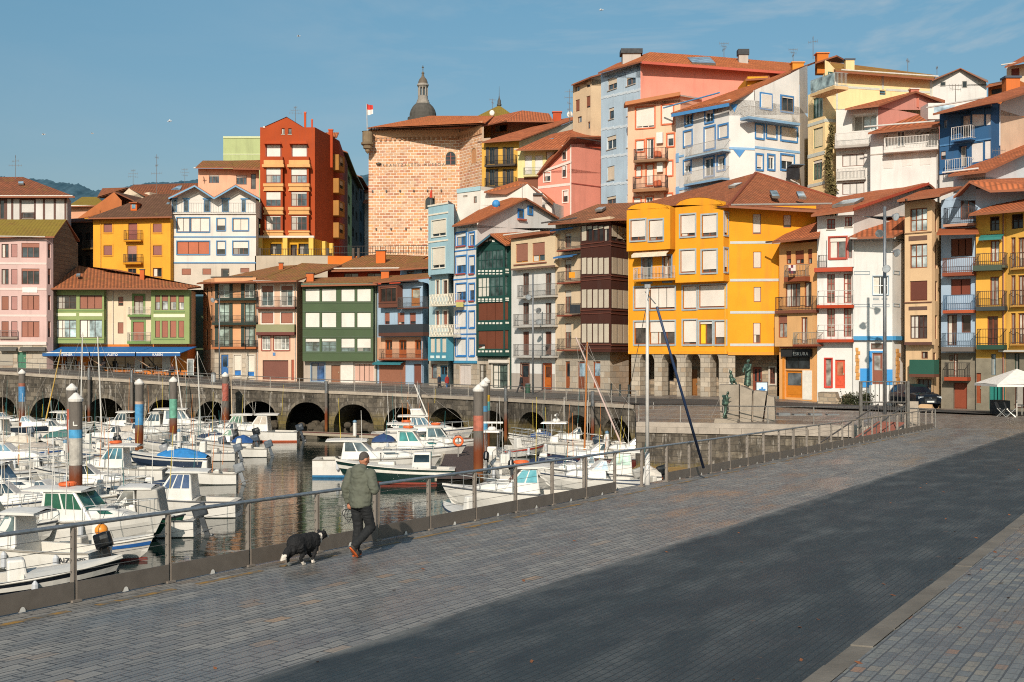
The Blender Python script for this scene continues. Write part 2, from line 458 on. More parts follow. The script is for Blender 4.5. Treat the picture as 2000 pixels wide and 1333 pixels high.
        if arms:
            g=MB();g.tube(s.pt(q0+.15,z1-.5,.02),s.pt(q0+.15,z0+vh-.05,depth-.05),.025);g.tube(s.pt(q1-.15,z1-.5,.02),s.pt(q1-.15,z0+vh-.05,depth-.05),.025)
            g.build('arm',plain('C9C4BC'),o)
        if stripe:
            g=MB();s.quad(g,q0,q1,z0+vh-.02,z0+vh+.09,depth+.02);g.build('stripe',plain(stripe),o)
        return o,(q0+q1)/2,z0,vh
    def band(s,y0,y1,m,x=None):
        q=s.S(x) if x else s.L/2;s.bands.append((s.Z(y1,q),s.Z(y0,q),m if isinstance(m,int) else s.h.mi(m)))
    def gable(s,pts,mi=0,d=0.0):
        s.extra.append(([(s.S(x),s.Z(y,s.S(x))) for x,y in pts],mi,d))
    def wall(s,mb,base=0):
        h=s.h
        ss=sorted({0.0,s.L,*[o[0] for o in s.holes],*[o[1] for o in s.holes]});zs={s.z0,s.z1}
        for o in s.holes:zs |= {o[2],o[3]}
        for b in s.bands:zs |= {min(max(b[0],s.z0),s.z1),min(max(b[1],s.z0),s.z1)}
        zs=sorted(zs)
        for a,b in zip(ss,ss[1:]):
            if b-a < 1e-5:continue
            for c,e in zip(zs,zs[1:]):
                if e-c < 1e-5:continue
                q,z=(a+b)/2,(c+e)/2
                if any(o[0] < q < o[1] and o[2] < z < o[3] for o in s.holes):continue
                m=base
                for bd in s.bands:
                    if bd[0] < z < bd[1]:m=bd[2]
                mb.poly([s.pt(a,c),s.pt(b,c),s.pt(b,e),s.pt(a,e)],m,[(a,c),(b,c),(b,e),(a,e)])
        for q0,q1,z0,z1,rv in s.holes:
            m=base
            for bd in s.bands:
                if bd[0] < (z0+z1)/2 < bd[1]:m=bd[2]
            r=-rv-.02
            for A,B in (((q0,z0),(q1,z0)),((q1,z0),(q1,z1)),((q1,z1),(q0,z1)),((q0,z1),(q0,z0))):
                mb.poly([s.pt(*A),s.pt(*A,r),s.pt(*B,r),s.pt(*B)],m,[(0,0),(.2,0),(.2,.5),(0,.5)])
        for pts,m,d in s.extra:mb.poly([s.pt(q,z,d) for q,z in pts],m or base,[(q,z) for q,z in pts])
class House:
    def __init__(s,name,label,pts,yb,yt,col,D=8.0,cat='house',group=None,back=None,mat=None,sink=.4):
        w=[Vector((PX(x,Y),Y)) for x,Y in pts]
        s.z0=P(pts[0][0],yb,pts[0][1]).z-sink;s.z1=P(pts[0][0],yt,pts[0][1]).z
        s.root=thing(name,label,cat,(w[0].x,w[0].y,s.z0+sink),group)
        s.mats=[mat or plaster(col)];s.trims={};s.bays=[];s.parts=[]
        s.w=w;s.faces=[Face(s,a,b,s.z0,s.z1) for a,b in zip(w,w[1:])]
        f0=s.faces[0]
        if back:bk=[Vector((PX(x,Y),Y)) for x,Y in back]
        elif len(w)== 2:bk=[w[-1]-f0.n*D,w[0]-f0.n*D]
        else:bk=[w[0]-f0.n*D]
        s.loop=w+bk
        s.wallmb=MB();s.closed=True
    def mi(s,m):
        if m not in s.mats:s.mats.append(m)
        return s.mats.index(m)
    def f(s,i=0):return s.faces[i]
    def bay(s,f,x0,x1,yt,yb,depth,mat=None,name='bay',cap=True):
        g=f.shift(depth);q0,q1=g.S(x0),g.S(x1);c=(q0+q1)/2;z0,z1=g.Z(yb,c),g.Z(yt,c)
        a,b=f.a+f.u*q0,f.a+f.u*q1;n=f.n*depth
        fs=[Face(s,p,q,z0,z1) for p,q in ((a,a+n),(a+n,b+n),(b+n,b))]
        m=mat or s.mats[0]
        s.bays.append((name,fs,m,z0,z1,cap));return fs
    def roof_pts(s,polys,mat=None,thick=.16,name='roof',up=None):
        mb=MB()
        for poly in polys:
            p=[Vector(v) for v in poly]
            nr=Vector((0,0,0))
            for i in range(len(p)):
                a,b=p[i],p[(i+1) % len(p)];nr += a.cross(b)
            if nr.z < 0:p.reverse();nr=-nr
            nr.normalize();h=Vector((0,0,1)).cross(nr)
            if h.length < 1e-4:h=Vector((1,0,0))
            h.normalize();v=nr.cross(h)
            o=p[0];uv=[((q-o).dot(h)+40,(q-o).dot(v)+40) for q in p]
            lo=[q-Vector((0,0,thick)) for q in p];b=len(mb.v);k=len(p);mb.v += p+lo
            for i in range(1,k-1):mb.f.append(([b,b+i,b+i+1],0,[uv[0],uv[i],uv[i+1]]));mb.f.append(([b+k+i+1,b+k+i,b+k],1,None))
            for i in range(len(p)):
                j=(i+1) % len(p);mb.poly([p[i],lo[i],lo[j],p[j]],1)
        return mb.build(name,[mat or tiles(),plain('8A5236',.8)],s.root,smooth=True)
    def roof_px(s,polys,**k):return s.roof_pts([[P(*q) for q in p] for p in polys],**k)
    def gable_roof(s,f,rise,D,oh=.5,hl=0.0,hr=0.0,q0=None,q1=None,z=None,mat=None,rd=None,eh=None,ol=None,orr=None):
        """ridge parallel to the face; hl/hr hip lengths"""
        z=s.z1 if z is None else z;q0=-(oh if ol is None else ol) if q0 is None else q0;q1=f.L+(oh if orr is None else orr) if q1 is None else q1
        rd=D/2 if rd is None else rd;k=rise/rd
        A,B=f.pt(q0,z-oh*k*.6,oh),f.pt(q1,z-oh*k*.6,oh);R0,R1=f.pt(q0+hl,z+rise,-rd),f.pt(q1-hr,z+rise,-rd)
        E,G=f.pt(q1,z-oh*k*.6,-2*rd-oh),f.pt(q0,z-oh*k*.6,-2*rd-oh)
        polys=[[A,B,R1,R0],[E,G,R0,R1]]
        if hl:polys.append([G,A,R0])
        if hr:polys.append([B,E,R1])
        s.roof_pts(polys,mat)
        g=MB()
        for a,b in ([(R0,R1)] if (R1-R0).length > .1 else [])+([(A,R0),(G,R0)] if hl else [])+([(B,R1),(E,R1)] if hr else []):g.tube(a+Vector((0,0,.03)),b+Vector((0,0,.03)),.11,.11,6)
        g.build('ridge',plain('9A4A2A',.85,var=.3),s.root)
        if not hl:s.faces[0].extra.append(([],0,0)) 
        for hh,q in ((hl,0.0),(hr,f.L)):
            if not hh:s.wallmb.poly([f.pt(q,z,0),f.pt(q,z,-2*rd),f.pt(q,z+rise-.1,-rd)],0,[(0,0),(2*rd,0),(rd,rise)])
        s.gutter(f,q0+.1,q1-.1,z-oh*k*.6-.1,oh)
    def gutter(s,f,q0,q1,z,d,col='CFC8BE'):
        mb=MB();mb.tube(f.pt(q0,z,d),f.pt(q1,z,d),.07,.07,6);mb.build('gutter',plain(col,.5),s.root)
    def pipe(s,f,x,y0,y1,col='C8BEB0'):
        q=f.S(x);mb=MB();mb.tube(f.pt(q,f.Z(y1,q),.07),f.pt(q,f.Z(y0,q),.07),.05,.05,6);mb.build('downpipe',plain(col,.5),s.root)
    def chimney(s,x0,y0,x1,y1,Y,col='C65A2A',cap='3A3632',cy=3):
        a=P(x0,y1,Y);b=P(x1,y0,Y);w=b.x-a.x;mb=MB();mb.cb(((a.x+b.x)/2,Y,(a.z-1.2+b.z)/2),(w,w*.8,b.z-a.z+1.2));o=mb.build('chimney',plaster(col),s.root)
        g=MB();t=max(.1,cy*Y/F);g.cb(((a.x+b.x)/2,Y,b.z+t/2),(w*1.2,w,t));g.build('cap',plain(cap),o)
    def skylight(s,p0,p1,p2,p3):
        mb=MB();q=[P(*p) for p in (p0,p1,p2,p3)]
        nr=(q[1]-q[0]).cross(q[2]-q[0]).normalized()
        if nr.z < 0:nr=-nr
        up=nr*.1;lo=[v-nr*.1 for v in q];hi=[v+up for v in q]
        for i in range(4):j=(i+1) % 4;mb.poly([lo[i],lo[j],hi[j],hi[i]])
        o=mb.build('skylight',plain('6A625A'),s.root);g=MB();g.poly(hi);g.build('pane',glass('7F93A0',.15),o)
    def done(s,close=True,top=True):
        mb=s.wallmb
        for f in s.faces:s.fix(f);f.wall(mb)
        n=len(s.loop)
        for i in range(len(s.w)-1,n):
            a,b=s.loop[i],s.loop[(i+1) % n]
            if (b-a).length < .05:continue
            g=Face(s,a,b,s.z0,s.z1);g.wall(mb)
        if top:mb.poly([(p.x,p.y,s.z1) for p in s.loop][::1],0)
        mb.build('wall',s.mats,s.root)
        for name,fs,m,z0,z1,cap in s.bays:
            b=MB()
            for f in fs:s.fix(f);f.wall(b)
            q=[fs[0].a,fs[1].a,fs[2].a,fs[2].b]
            if cap:b.poly([(p.x,p.y,z0) for p in q][::-1],0);b.poly([(p.x,p.y,z1) for p in q],0)
            mats=[m]+s.mats[1:]
            b.build(name,mats,s.root)
        for (name,col),t in s.trims.items():t.build(name,plain(col,.7,var=.1),s.root)
    def fix(s,f):f.extra=[e for e in f.extra if e[0]]
# ---------------------------------------------------------------- camera, sun, sky
cam=bpy.data.cameras.new('camera');cam.lens=36*F/2000;cam.sensor_width=36;cam.shift_y=(HY-666.5)/2000;cam.clip_start=.1;cam.clip_end=6000
co=bpy.data.objects.new('camera',cam);COL.objects.link(co);co.location=(0,0,ZC);co.rotation_euler=(math.pi/2,0,0);SC.camera=co
EL=math.radians(30);AZ=math.radians(10)          # light travels toward +Y, turned AZ to the right
sl=bpy.data.lights.new('sun','SUN');sl.energy=5.0;sl.angle=math.radians(.5);sl.color=(1,.89,.76)
so=bpy.data.objects.new('sun',sl);COL.objects.link(so)
sd=Vector((math.sin(AZ)*math.cos(EL),math.cos(AZ)*math.cos(EL),-math.sin(EL)));so.rotation_euler=sd.to_track_quat('-Z','Y').to_euler();so.location=(-30,-40,60)
W=bpy.data.worlds.new('World');SC.world=W;W.use_nodes=True;wt=W.node_tree;wt.nodes.clear()
def wn(t,**k):
    o=wt.nodes.new(t)
    for a,v in k.items():setattr(o,a,v)
    return o
sky=wn('ShaderNodeTexSky',sky_type='NISHITA');sky.sun_disc=False;sky.sun_elevation=EL;sky.sun_rotation=math.atan2(-sd.x,-sd.y)
sky.air_density=1.0;sky.dust_density=1.2;sky.ozone_density=1.5
tc=wn('ShaderNodeTexCoord');mp=wn('ShaderNodeMapping');mp.inputs['Scale'].default_value=(2.2,2.2,9);mp.inputs['Rotation'].default_value=(0,.25,0)
nz=wn('ShaderNodeTexNoise');nz.inputs['Scale'].default_value=1.6;nz.inputs['Detail'].default_value=7;nz.inputs['Roughness'].default_value=.6;nz.inputs['Distortion'].default_value=.4
sx=wn('ShaderNodeSeparateXYZ');wt.links.new(tc.outputs['Generated'],sx.inputs[0])
wt.links.new(tc.outputs['Generated'],mp.inputs[0]);wt.links.new(mp.outputs[0],nz.inputs['Vector'])
r1=wn('ShaderNodeMapRange');wt.links.new(nz.outputs[0],r1.inputs[0]);r1.inputs[1].default_value=.46;r1.inputs[2].default_value=.72
r2=wn('ShaderNodeMapRange');wt.links.new(sx.outputs[0],r2.inputs[0]);r2.inputs[1].default_value=-.22;r2.inputs[2].default_value=.32;r2.inputs[3].default_value=.05;r2.inputs[4].default_value=.85
cm=wn('ShaderNodeMath',operation='MULTIPLY');wt.links.new(r1.outputs[0],cm.inputs[0]);wt.links.new(r2.outputs[0],cm.inputs[1])
# tint: warm grey haze low down, teal higher
r3=wn('ShaderNodeMapRange');wt.links.new(sx.outputs[2],r3.inputs[0]);r3.inputs[1].default_value=.06;r3.inputs[2].default_value=.27
tint=wn('ShaderNodeMix',data_type='RGBA');wt.links.new(r3.outputs[0],tint.inputs[0]);tint.inputs[6].default_value=(*SKY_LO,1);tint.inputs[7].default_value=(*SKY_HI,1)
ml=wn('ShaderNodeMix',data_type='RGBA',blend_type='MULTIPLY');ml.inputs[0].default_value=1;wt.links.new(sky.outputs[0],ml.inputs[6]);wt.links.new(tint.outputs[2],ml.inputs[7])
cl=wn('ShaderNodeMix',data_type='RGBA');wt.links.new(cm.outputs[0],cl.inputs[0]);wt.links.new(ml.outputs[2],cl.inputs[6]);cl.inputs[7].default_value=(*CLOUD,1)
bg=wn('ShaderNodeBackground');wt.links.new(cl.outputs[2],bg.inputs[0]);bg.inputs[1].default_value=SKY_S
wo_=wn('ShaderNodeOutputWorld');wt.links.new(bg.outputs[0],wo_.inputs[0])
SC.cycles.filter_width=1.1;SC.cycles.use_denoising=False
SC.view_settings.view_transform='Standard';SC.view_settings.look='None';SC.view_settings.exposure=0;SC.view_settings.gamma=1
# ---------------------------------------------------------------- quay frame: R(t) runs along the near railing, d to the land side
UP=Vector((0,0,1));U=Vector((.494,.8695)).normalized();N=Vector((U.y,-U.x));R0=Vector((-6.6,15.8))
def zdeck(Y):return 4.45-.0154*Y
def Q(t,d,h=0.0):
    v=R0+U*t+N*d;return Vector((v.x,v.y,zdeck(v.y)+h))
def tY(Y,d=0.0):return (Y-R0.y-N.y*d)/U.y
T0,T1=-14.0,tY(69.5)
def strip(mb,d0,d1,h,t0=T0,t1=T1,n=12,m=0):
    for i in range(n):
        a,b=t0+(t1-t0)*i/n,t0+(t1-t0)*(i+1)/n
        mb.poly([Q(a,d0,h),Q(a,d1,h),Q(b,d1,h),Q(b,d0,h)][::-1],m)
    return mb
QA=math.atan2(U.y,U.x)
@cached
def paving(style):
    t=NT('paving_'+style);p=t.pos();q=t.mapv(p,rot=(0,0,-QA))
    bw,rh,mo={'quay':(.38,.19,.012),'road':(.2,.1,.008),'walk':(.24,.14,.011),'plaza':(.4,.2,.01)}[style]
    wob=t.n('ShaderNodeVectorMath',operation='MULTIPLY_ADD');nz=t.n('ShaderNodeTexNoise');t.l(q,nz.inputs['Vector']);nz.inputs['Scale'].default_value=2.5
    t.l(nz.outputs['Color'],wob.inputs[0]);wob.inputs[1].default_value=(*((.07,.06) if style == 'quay' else (.03,.025)),0);t.l(q,wob.inputs[2])
    br=t.n('ShaderNodeTexBrick');t.l(wob.outputs[0],br.inputs['Vector']);br.inputs['Scale'].default_value=1
    br.inputs['Color1'].default_value=(0,0,0,1);br.inputs['Color2'].default_value=(1,1,1,1);br.inputs['Mortar'].default_value=(.5,.5,.5,1)
    br.inputs['Brick Width'].default_value=bw;br.inputs['Row Height'].default_value=rh;br.inputs['Mortar Size'].default_value=mo;br.inputs['Mortar Smooth'].default_value=.3
    big=t.noise(t.mapv(q,(.22,.8,1)),1.0,6,.6);mid=t.noise(t.mapv(q,(.8,2.5,1)),1.0,5,.6);fine=t.noise(p,40,4,.6)
    spots=t.noise(q,3.1,3,.5)
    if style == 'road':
        col=t.cramp(br.outputs[0],[(0,C('2F383B')),(.5,C('343D40')),(1,C('394144'))]);mort=C('252E32')  # dark setts and the shade over them, both put into this colour
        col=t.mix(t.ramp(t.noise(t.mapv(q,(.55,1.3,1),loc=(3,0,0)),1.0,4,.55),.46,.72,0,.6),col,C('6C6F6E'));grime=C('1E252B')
    elif style == 'walk':
        col=t.cramp(br.outputs[0],[(0,C('63686B')),(.4,C('787B7B')),(.8,C('84857F')),(.97,C('8F877A')),(1,C('9A6E52'))]);mort=C('4E5154');grime=C('5E6264')
    elif style == 'plaza':
        col=t.cramp(br.outputs[0],[(0,C('7C746B')),(.5,C('8C8279')),(1,C('7A6A60'))]);mort=C('56504A');grime=C('5F5750')
    else:
        col=t.cramp(br.outputs[0],[(0,C('85827E')),(.5,C('8F8C86')),(.93,C('9A968F')),(.985,C('9E8E7E')),(1,C('A88E74'))]);mort=C('3A3B3D');grime=C('686B6C')
    col=t.mix(t.ramp(mid,.45,.7,0,.55),col,grime)
    col=t.mix(t.ramp(spots,.72,.78,0,.45),col,C('8A6248'))
    col=t.mix(t.ramp(br.outputs[1],.25,.85),col,mort)
    col=t.mix(t.ramp(fine,.3,.7,0,.3),col,sc3(mort,.8));lane=t.math('SINE',t.math('MULTIPLY',t.sep(q)[1],2*math.pi/rh));col=t.mix(t.math('MULTIPLY',t.ramp(lane,.82,1,0,.75 if style == 'quay' else .3),t.ramp(mid,.3,.6)),col,sc3(mort,.6))
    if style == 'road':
        d_=t.math('SUBTRACT',t.math('MULTIPLY',t.sep(q)[1],-1),N.dot(R0));col=t.mix(t.ramp(t.math('ADD',d_,t.math('MULTIPLY',mid,.9)),5.35,5.75,.8,0),col,C('7A7975'))  # soft shadow-like edge of the band painted towards the quay paving
    wet=t.ramp(big,.42,.62,.0,1)
    col=t.mix(t.math('MULTIPLY',wet,.38),col,sc3(mort,.8))
    t.bump(t.math('ADD',t.math('MULTIPLY',br.outputs[1],-1.0),t.math('MULTIPLY',fine,.35)),.75,.012)
    rg=t.math('SUBTRACT',.62 if style != 'road' else .7,t.math('MULTIPLY',wet,.34 if style != 'road' else .12))
    return t.fin(col,rg,0,.5)
@cached
def concrete(h='A39A8E',k=.85):
    t=NT('concrete_'+h);p=t.pos();c=C(h,k);a=t.noise(p,1.2,7,.65);b=t.noise(p,14,5,.6)
    col=t.mix(t.ramp(a,.3,.72),sc3(c,.68),sc3(c,1.1));col=t.mix(t.ramp(b,.5,.8,0,.35),col,sc3(c,.5))
    t.bump(b,.3,.02);return t.fin(col,.85,0,.3)
@cached
def worn(h,base):
    t=NT('worn_paint_'+h);p=t.pos();a=t.noise(p,3,6,.7)
    return t.fin(t.mix(t.ramp(a,.42,.6),C(base),C(h,.8)),.7)
structure('quay_paving',strip(MB(),-.35,5.0,0),paving('quay'))
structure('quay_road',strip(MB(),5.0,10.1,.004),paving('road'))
k_=MB()
n=70
for i in range(n):
    a,b=T0+(T1-T0)*i/n+.012,T0+(T1-T0)*(i+1)/n
    h=.1+random.uniform(-.008,.008);A,B,D_,E=Q(a,10.05,h),Q(b,10.05,h),Q(b,10.3,h+.005),Q(a,10.3,h+.005);dz=Vector((0,0,-.3))
    k_.poly([A,E,D_,B]);k_.poly([A,B,B+dz,A+dz][::-1]);k_.poly([A+dz,E+dz,E,A]);k_.poly([B,D_,D_+dz,B+dz])
structure('kerb',k_,concrete('8C857B',.7))
lv=MB()
for _ in range(110):
    tt,dd=random.uniform(-3,34),random.choice((random.uniform(10.4,15),random.uniform(.4,9),random.uniform(9,10.6)));h=.104 if dd > 10.05 else .008;c=Q(tt,dd,h);a=random.random()*6;k=random.uniform(.02,.055);e1=Vector((math.cos(a),math.sin(a),.1))*k;e2=Vector((-math.sin(a),math.cos(a),-.1))*k*.55;lv.poly([c-e1,c+e2*.9,c+e1+UP*.012,c-e2+UP*.01])
structure('fallen_leaves',lv,plain('7A4A2C',.9,var=.5,scale=6));bpy.data.objects['fallen_leaves']['kind']='stuff'
structure('sidewalk',strip(MB(),10.3,26,.1),paving('walk'))
yl=MB()
for i in range(40):
    a=T0+(T1-T0)*i/40;
    yl.poly([Q(a+.02,.42,.004),Q(a+.02,.54,.004),Q(a+1.45,.54,.004),Q(a+1.45,.42,.004)][::-1])
structure('road_markings',yl,worn('A8803A','5F5D58'))
qw=MB()
for i in range(14):
    a,b=T0+(T1-T0)*i/14,T0+(T1-T0)*(i+1)/14
    A,B=Q(a,-.35,0),Q(b,-.35,0);A2,B2=A.copy(),B.copy();A2.z=B2.z=-1
    qw.poly([A,B,B2,A2],0,[(a,A.z),(b,B.z),(b,-1),(a,-1)])
tag(qw.build('quay_wall',blocks('quay')),'stone face of the near quay below the metal railing','quay wall')
# ---------------------------------------------------------------- far promenade: inner edge over the arches, outer edge at the house doors
IN=[(-260,134,6.15),(-100,128,5.95),(0,123,5.72),(230,118,5.1),(430,116,4.5),(640,117,4.0),(840,114,3.7),(1000,104,3.72),(1240,91.8,3.7)]
OUT=[(-260,136,7.0),(-60,132,6.35),(50,130,6.08),(250,133,5.55),(400,136,4.88),(560,136,4.48),(720,133,4.39),(838,127,4.32),(1000,117,4.19),(1135,109,4.24),(1226,101,4.15),(1421,95.5,4.18),(1522,92,4.1),(1600,91,4.0),(1700,90,3.85),(1800,89,3.63),(1905,87,3.61),(2050,84,3.6),(2300,80,3.6)]
def V3(q):return Vector((PX(q[0],q[1]),q[1],q[2]))
I3=[V3(q) for q in IN];O3=[V3(q) for q in OUT]
def along(pts,s):
    L=[0]
    for a,b in zip(pts,pts[1:]):L.append(L[-1]+(b-a).length)
    x=s*L[-1]
    for i in range(len(pts)-1):
        if x <= L[i+1] or i == len(pts)-2:
            return pts[i].lerp(pts[i+1],(x-L[i])/(L[i+1]-L[i]))
def loft(A,B,n,r0=0.0,r1=1.0,h=0.0,mb=None,rows=4):
    mb=mb or MB();rr=[]
    for j in range(rows+1):
        f=r0+(r1-r0)*j/rows;rr.append([along(A,i/n).lerp(along(B,i/n),f)+Vector((0,0,h)) for i in range(n+1)])
    return mb.grid(rr)
OL=O3[:11];CN=P(1243,839,77);CN.z=3.25
OLx=[v+(v-w).normalized()*0 for v,w in zip(OL,I3)] if False else OL
def back(pts,d):
    return [p+Vector((0,d,.02)) for p in pts]
structure('promenade_paving',loft(I3,back(OL,1.5),60),paving('plaza'))
@cached
def asphalt(h='4A4A4A'):
    t=NT('asphalt_'+h);p=t.pos();a=t.noise(p,.6,6,.6);b=t.noise(p,30,3)
    col=t.mix(t.ramp(a,.3,.7),C(h,.75),C(h,1.25));t.bump(b,.3,.01)
    return t.fin(t.mix(t.ramp(b,.4,.7,0,.3),col,C('2A2A2A')),.75,0,.4)
structure('promenade_road',loft(I3,OL,60,.22,.7,.012),asphalt('5A5651'))
# plaza before the right-hand houses
QE=Q(T1,-.35);QE2=Q(T1,26,.02)
PL=[CN,Q(tY(72.6),-.35) if False else CN.lerp(QE,.55),QE,Q(T1,5),Q(T1,10),QE2,QE2+Vector((14,-3,0))]
PL=[CN,QE,Q(T1,10),QE2,QE2+Vector((12,-2,0))]
PO=O3[9:]
def pl(s):return along(PL,s)
structure('plaza_paving',loft([I3[-1].lerp(CN,.0)]+[CN]+PL[1:],back(O3[10:],1.5),70,0,1,.003,rows=6),paving('plaza'))
structure('plaza_road',loft([CN]+PL[1:],O3[10:],70,.62,.86,.02,rows=2),asphalt('3F3E3D'))
# arched sea wall under the promenade
ARCH=[(-20,38,776),(57,136,777),(163,248,778),(282,359,781),(379,452,784),(464,544,784),(558,640,786),(652,730,790),(750,818,796),(836,909,797),(925,992,802),(1010,1072,805),(1100,1160,811),(1175,1236,817)]
def onwall(px):
    for a,b in zip(IN,IN[1:]):
        if px <= b[0] or b is IN[-1]:
            A,B=V3(a),V3(b);f=Face(None,(A.x,A.y),(B.x,B.y),0,1);q=f.S(px);v=A.lerp(B,q/f.L);return v
wl=[0.0]
for a,b in zip(I3,I3[1:]):wl.append(wl[-1]+Vector((b.x-a.x,b.y-a.y)).length)
def wall_s(px):
    v=onwall(px)
    for i,(a,b) in enumerate(zip(I3,I3[1:])):
        if px <= IN[i+1][0] or i == len(I3)-2:return wl[i]+Vector((v.x-a.x,v.y-a.y)).length,v
AR=[]
for x0,x1,ya in ARCH:
    s0,v0=wall_s(x0);s1,v1=wall_s(x1);m=onwall((x0+x1)/2);AR.append((s0,s1,ZC-(ya-HY)*m.y/F))
def wall_at(s):
    for i in range(len(I3)-1):
        if s <= wl[i+1] or i == len(I3)-2:
            a,b=I3[i],I3[i+1];t=(s-wl[i])/(wl[i+1]-wl[i]);d=Vector((b.x-a.x,b.y-a.y)).normalized();return a.lerp(b,t),Vector((d.y,-d.x,0))
def hole(s):
    for a,b,z in AR:
        if a < s < b:
            c,r=(a+b)/2,(b-a)/2;x=abs(s-c)/r;return max(0,1-x**2.3)**.5*(z-.55)+.55 if x < 1 else -1
    return -1
ss=sorted({0,wl[-1],*[i*.35 for i in range(int(wl[-1]/.35)+1)],*[a for a,b,z in AR],*[b for a,b,z in AR],*[a+.02 for a,b,z in AR],*[b-.02 for a,b,z in AR]})
wb=MB();ring=MB();dark=MB()
for a,b in zip(ss,ss[1:]):
    if b-a < 1e-4:continue
    pa,na=wall_at(a);pb,nb_=wall_at(b);m=(a+b)/2;hm=hole(m)
    ha,hb=(hole(a+1e-4),hole(b-1e-4)) if hm >-1 else (-1,-1)
    def pt(p,z,n=None,d=0):return Vector((p.x,p.y,z))+((n or Vector())*d)
    wb.poly([pt(pa,ha),pt(pb,hb),pt(pb,pb.z),pt(pa,pa.z)],0,[(a,ha),(b,hb),(b,pb.z),(a,pa.z)])
    if hm >-1:
        wb.poly([pt(pa,ha),pt(pa,ha,na,-5),pt(pb,hb,nb_,-5),pt(pb,hb)],0,[(a,0),(a,5),(b,5),(b,0)])
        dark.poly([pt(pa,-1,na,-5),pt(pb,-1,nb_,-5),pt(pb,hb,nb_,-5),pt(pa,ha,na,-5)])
        ring.poly([pt(pa,ha,na,.07),pt(pb,hb,nb_,.07),pt(pb,hb+.34,nb_,.07),pt(pa,ha+.34,na,.07)],0,[(a*1.0,0),(b*1.0,0),(b,.34),(a,.34)])
        ring.poly([pt(pa,ha,na,.07),pt(pa,ha),pt(pb,hb),pt(pb,hb,nb_,.07)],0,[(a,0),(a,.1),(b,.1),(b,0)])
for a,b,z in AR:
    for s in (a,b):
        p,n_=wall_at(s);wb.poly([Vector((p.x,p.y,-1)),Vector((p.x,p.y,hole(s+(1e-3 if s == a else -1e-3)))),Vector((p.x,p.y,hole(s+(1e-3 if s == a else -1e-3))))-n_*5,Vector((p.x,p.y,-1))-n_*5],0,[(0,-1),(0,.6),(5,.6),(5,-1)])
sw=thing('sea_wall','long stone harbour wall of dark arches below the promenade','sea wall',tuple(I3[4]))
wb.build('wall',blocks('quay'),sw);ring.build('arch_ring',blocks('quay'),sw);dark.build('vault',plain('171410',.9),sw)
cp=MB()
for i in range(len(ss)-1):
    pa,na=wall_at(ss[i]);pb,nb_=wall_at(ss[i+1])
    if (pb-pa).length < 1e-3:continue
    z=Vector((0,0,.25));o=[pa+na*.12,pb+nb_*.12,pb-nb_*.55,pa-na*.55]
    q=[v+z*.1 for v in o];l=[v-z for v in o]
    cp.poly(q);cp.poly([l[0],l[1],q[1],q[0]]);cp.poly([l[3],q[3],q[2],l[2]][::-1]);cp.poly(l[::-1])
cp.build('coping',concrete('B5A898'),sw)
rk=MB()
for a,b,z in AR[5:]:
    for k in range(16):
        p,n_=wall_at(a+(b-a)*random.uniform(.05,.95));r=random.uniform(.3,.75)
        rk.ball(Vector((p.x,p.y,random.uniform(0,.7)))-n_*random.uniform(1.5,4.2),(r*1.2,r,r*.8),7,5,Matrix.Rotation(random.random()*6,3,'Z'))
tag(rk.build('boulders',plain('4E463A',.9,var=.4)),'dark boulders heaped inside the sea wall arches','rocks',None,'stuff')
# quay wall under the plaza
pw=thing('plaza_quay_wall','grey stone quay wall below the statue plaza','quay wall',tuple(CN))
d=(QE-CN);d.z=0;nn=Vector((d.y,-d.x,0)).normalized();g=MB();c2=MB();Lw=d.length
g.poly([Vector((CN.x,CN.y,-1)),Vector((QE.x,QE.y,-1)),QE,CN],0,[(0,-1),(Lw,-1),(Lw,3.3),(0,3.3)])
i9=I3[-1];g.poly([Vector((i9.x,i9.y,-1)),Vector((CN.x,CN.y,-1)),CN,i9],0,[(0,-1),(15,-1),(15,3.3),(0,3.3)])
g.build('wall',blocks('grey'),pw)
nblk=13
for i in range(nblk):
    a,b=CN.lerp(QE,i/nblk),CN.lerp(QE,(i+1)/nblk-.0015)
    c2.box(a+nn*.1+Vector((0,0,-.62)),b-a,-nn*.9,Vector((0,0,.36)))
c2.box(CN+nn*.02+Vector((0,0,-.25)),QE-CN,-nn*1.2,Vector((0,0,.28)))
c2.build('coping',concrete('B8AC9E'),pw)
sand=MB();
for i in range(16):
    a,b=CN.lerp(QE,i/16),CN.lerp(QE,(i+1)/16);a.z=b.z=0
    w0,w1=2.6+math.sin(i*.9)*.5,2.6+math.sin((i+1)*.9)*.5
    sand.poly([a+Vector((0,0,.55)),a+nn*w0*.5+Vector((0,0,.32)),b+nn*w1*.5+Vector((0,0,.32)),b+Vector((0,0,.55))])
    sand.poly([a+nn*w0*.5+Vector((0,0,.32)),a+nn*w0+Vector((0,0,-.15)),b+nn*w1+Vector((0,0,-.15)),b+nn*w1*.5+Vector((0,0,.32))])
structure('sand_bank',sand,plain('8A6E40',.95,var=.35))
# water
t=NT('harbour_water');p=t.pos()
h1=t.noise(t.mapv(p,(.35,1.2,1)),.9,3,.5);h2=t.noise(t.mapv(p,(1.0,2.2,1)),1.7,3,.55);h3=t.noise(t.mapv(p,(.25,.4,1)),.5,2)
t.bump(t.math('ADD',t.math('ADD',t.math('MULTIPLY',h1,.75),t.math('MULTIPLY',h2,.3)),t.math('MULTIPLY',h3,.8)),WAVE,.1)
t.fin((.010,.020,.017),.03,0,.62);t.b.inputs['IOR'].default_value=1.36
wm=MB();wm.poly([(-260,5,0),(60,5,0),(60,128,0),(-260,150,0)])
structure('water',wm,t.m)
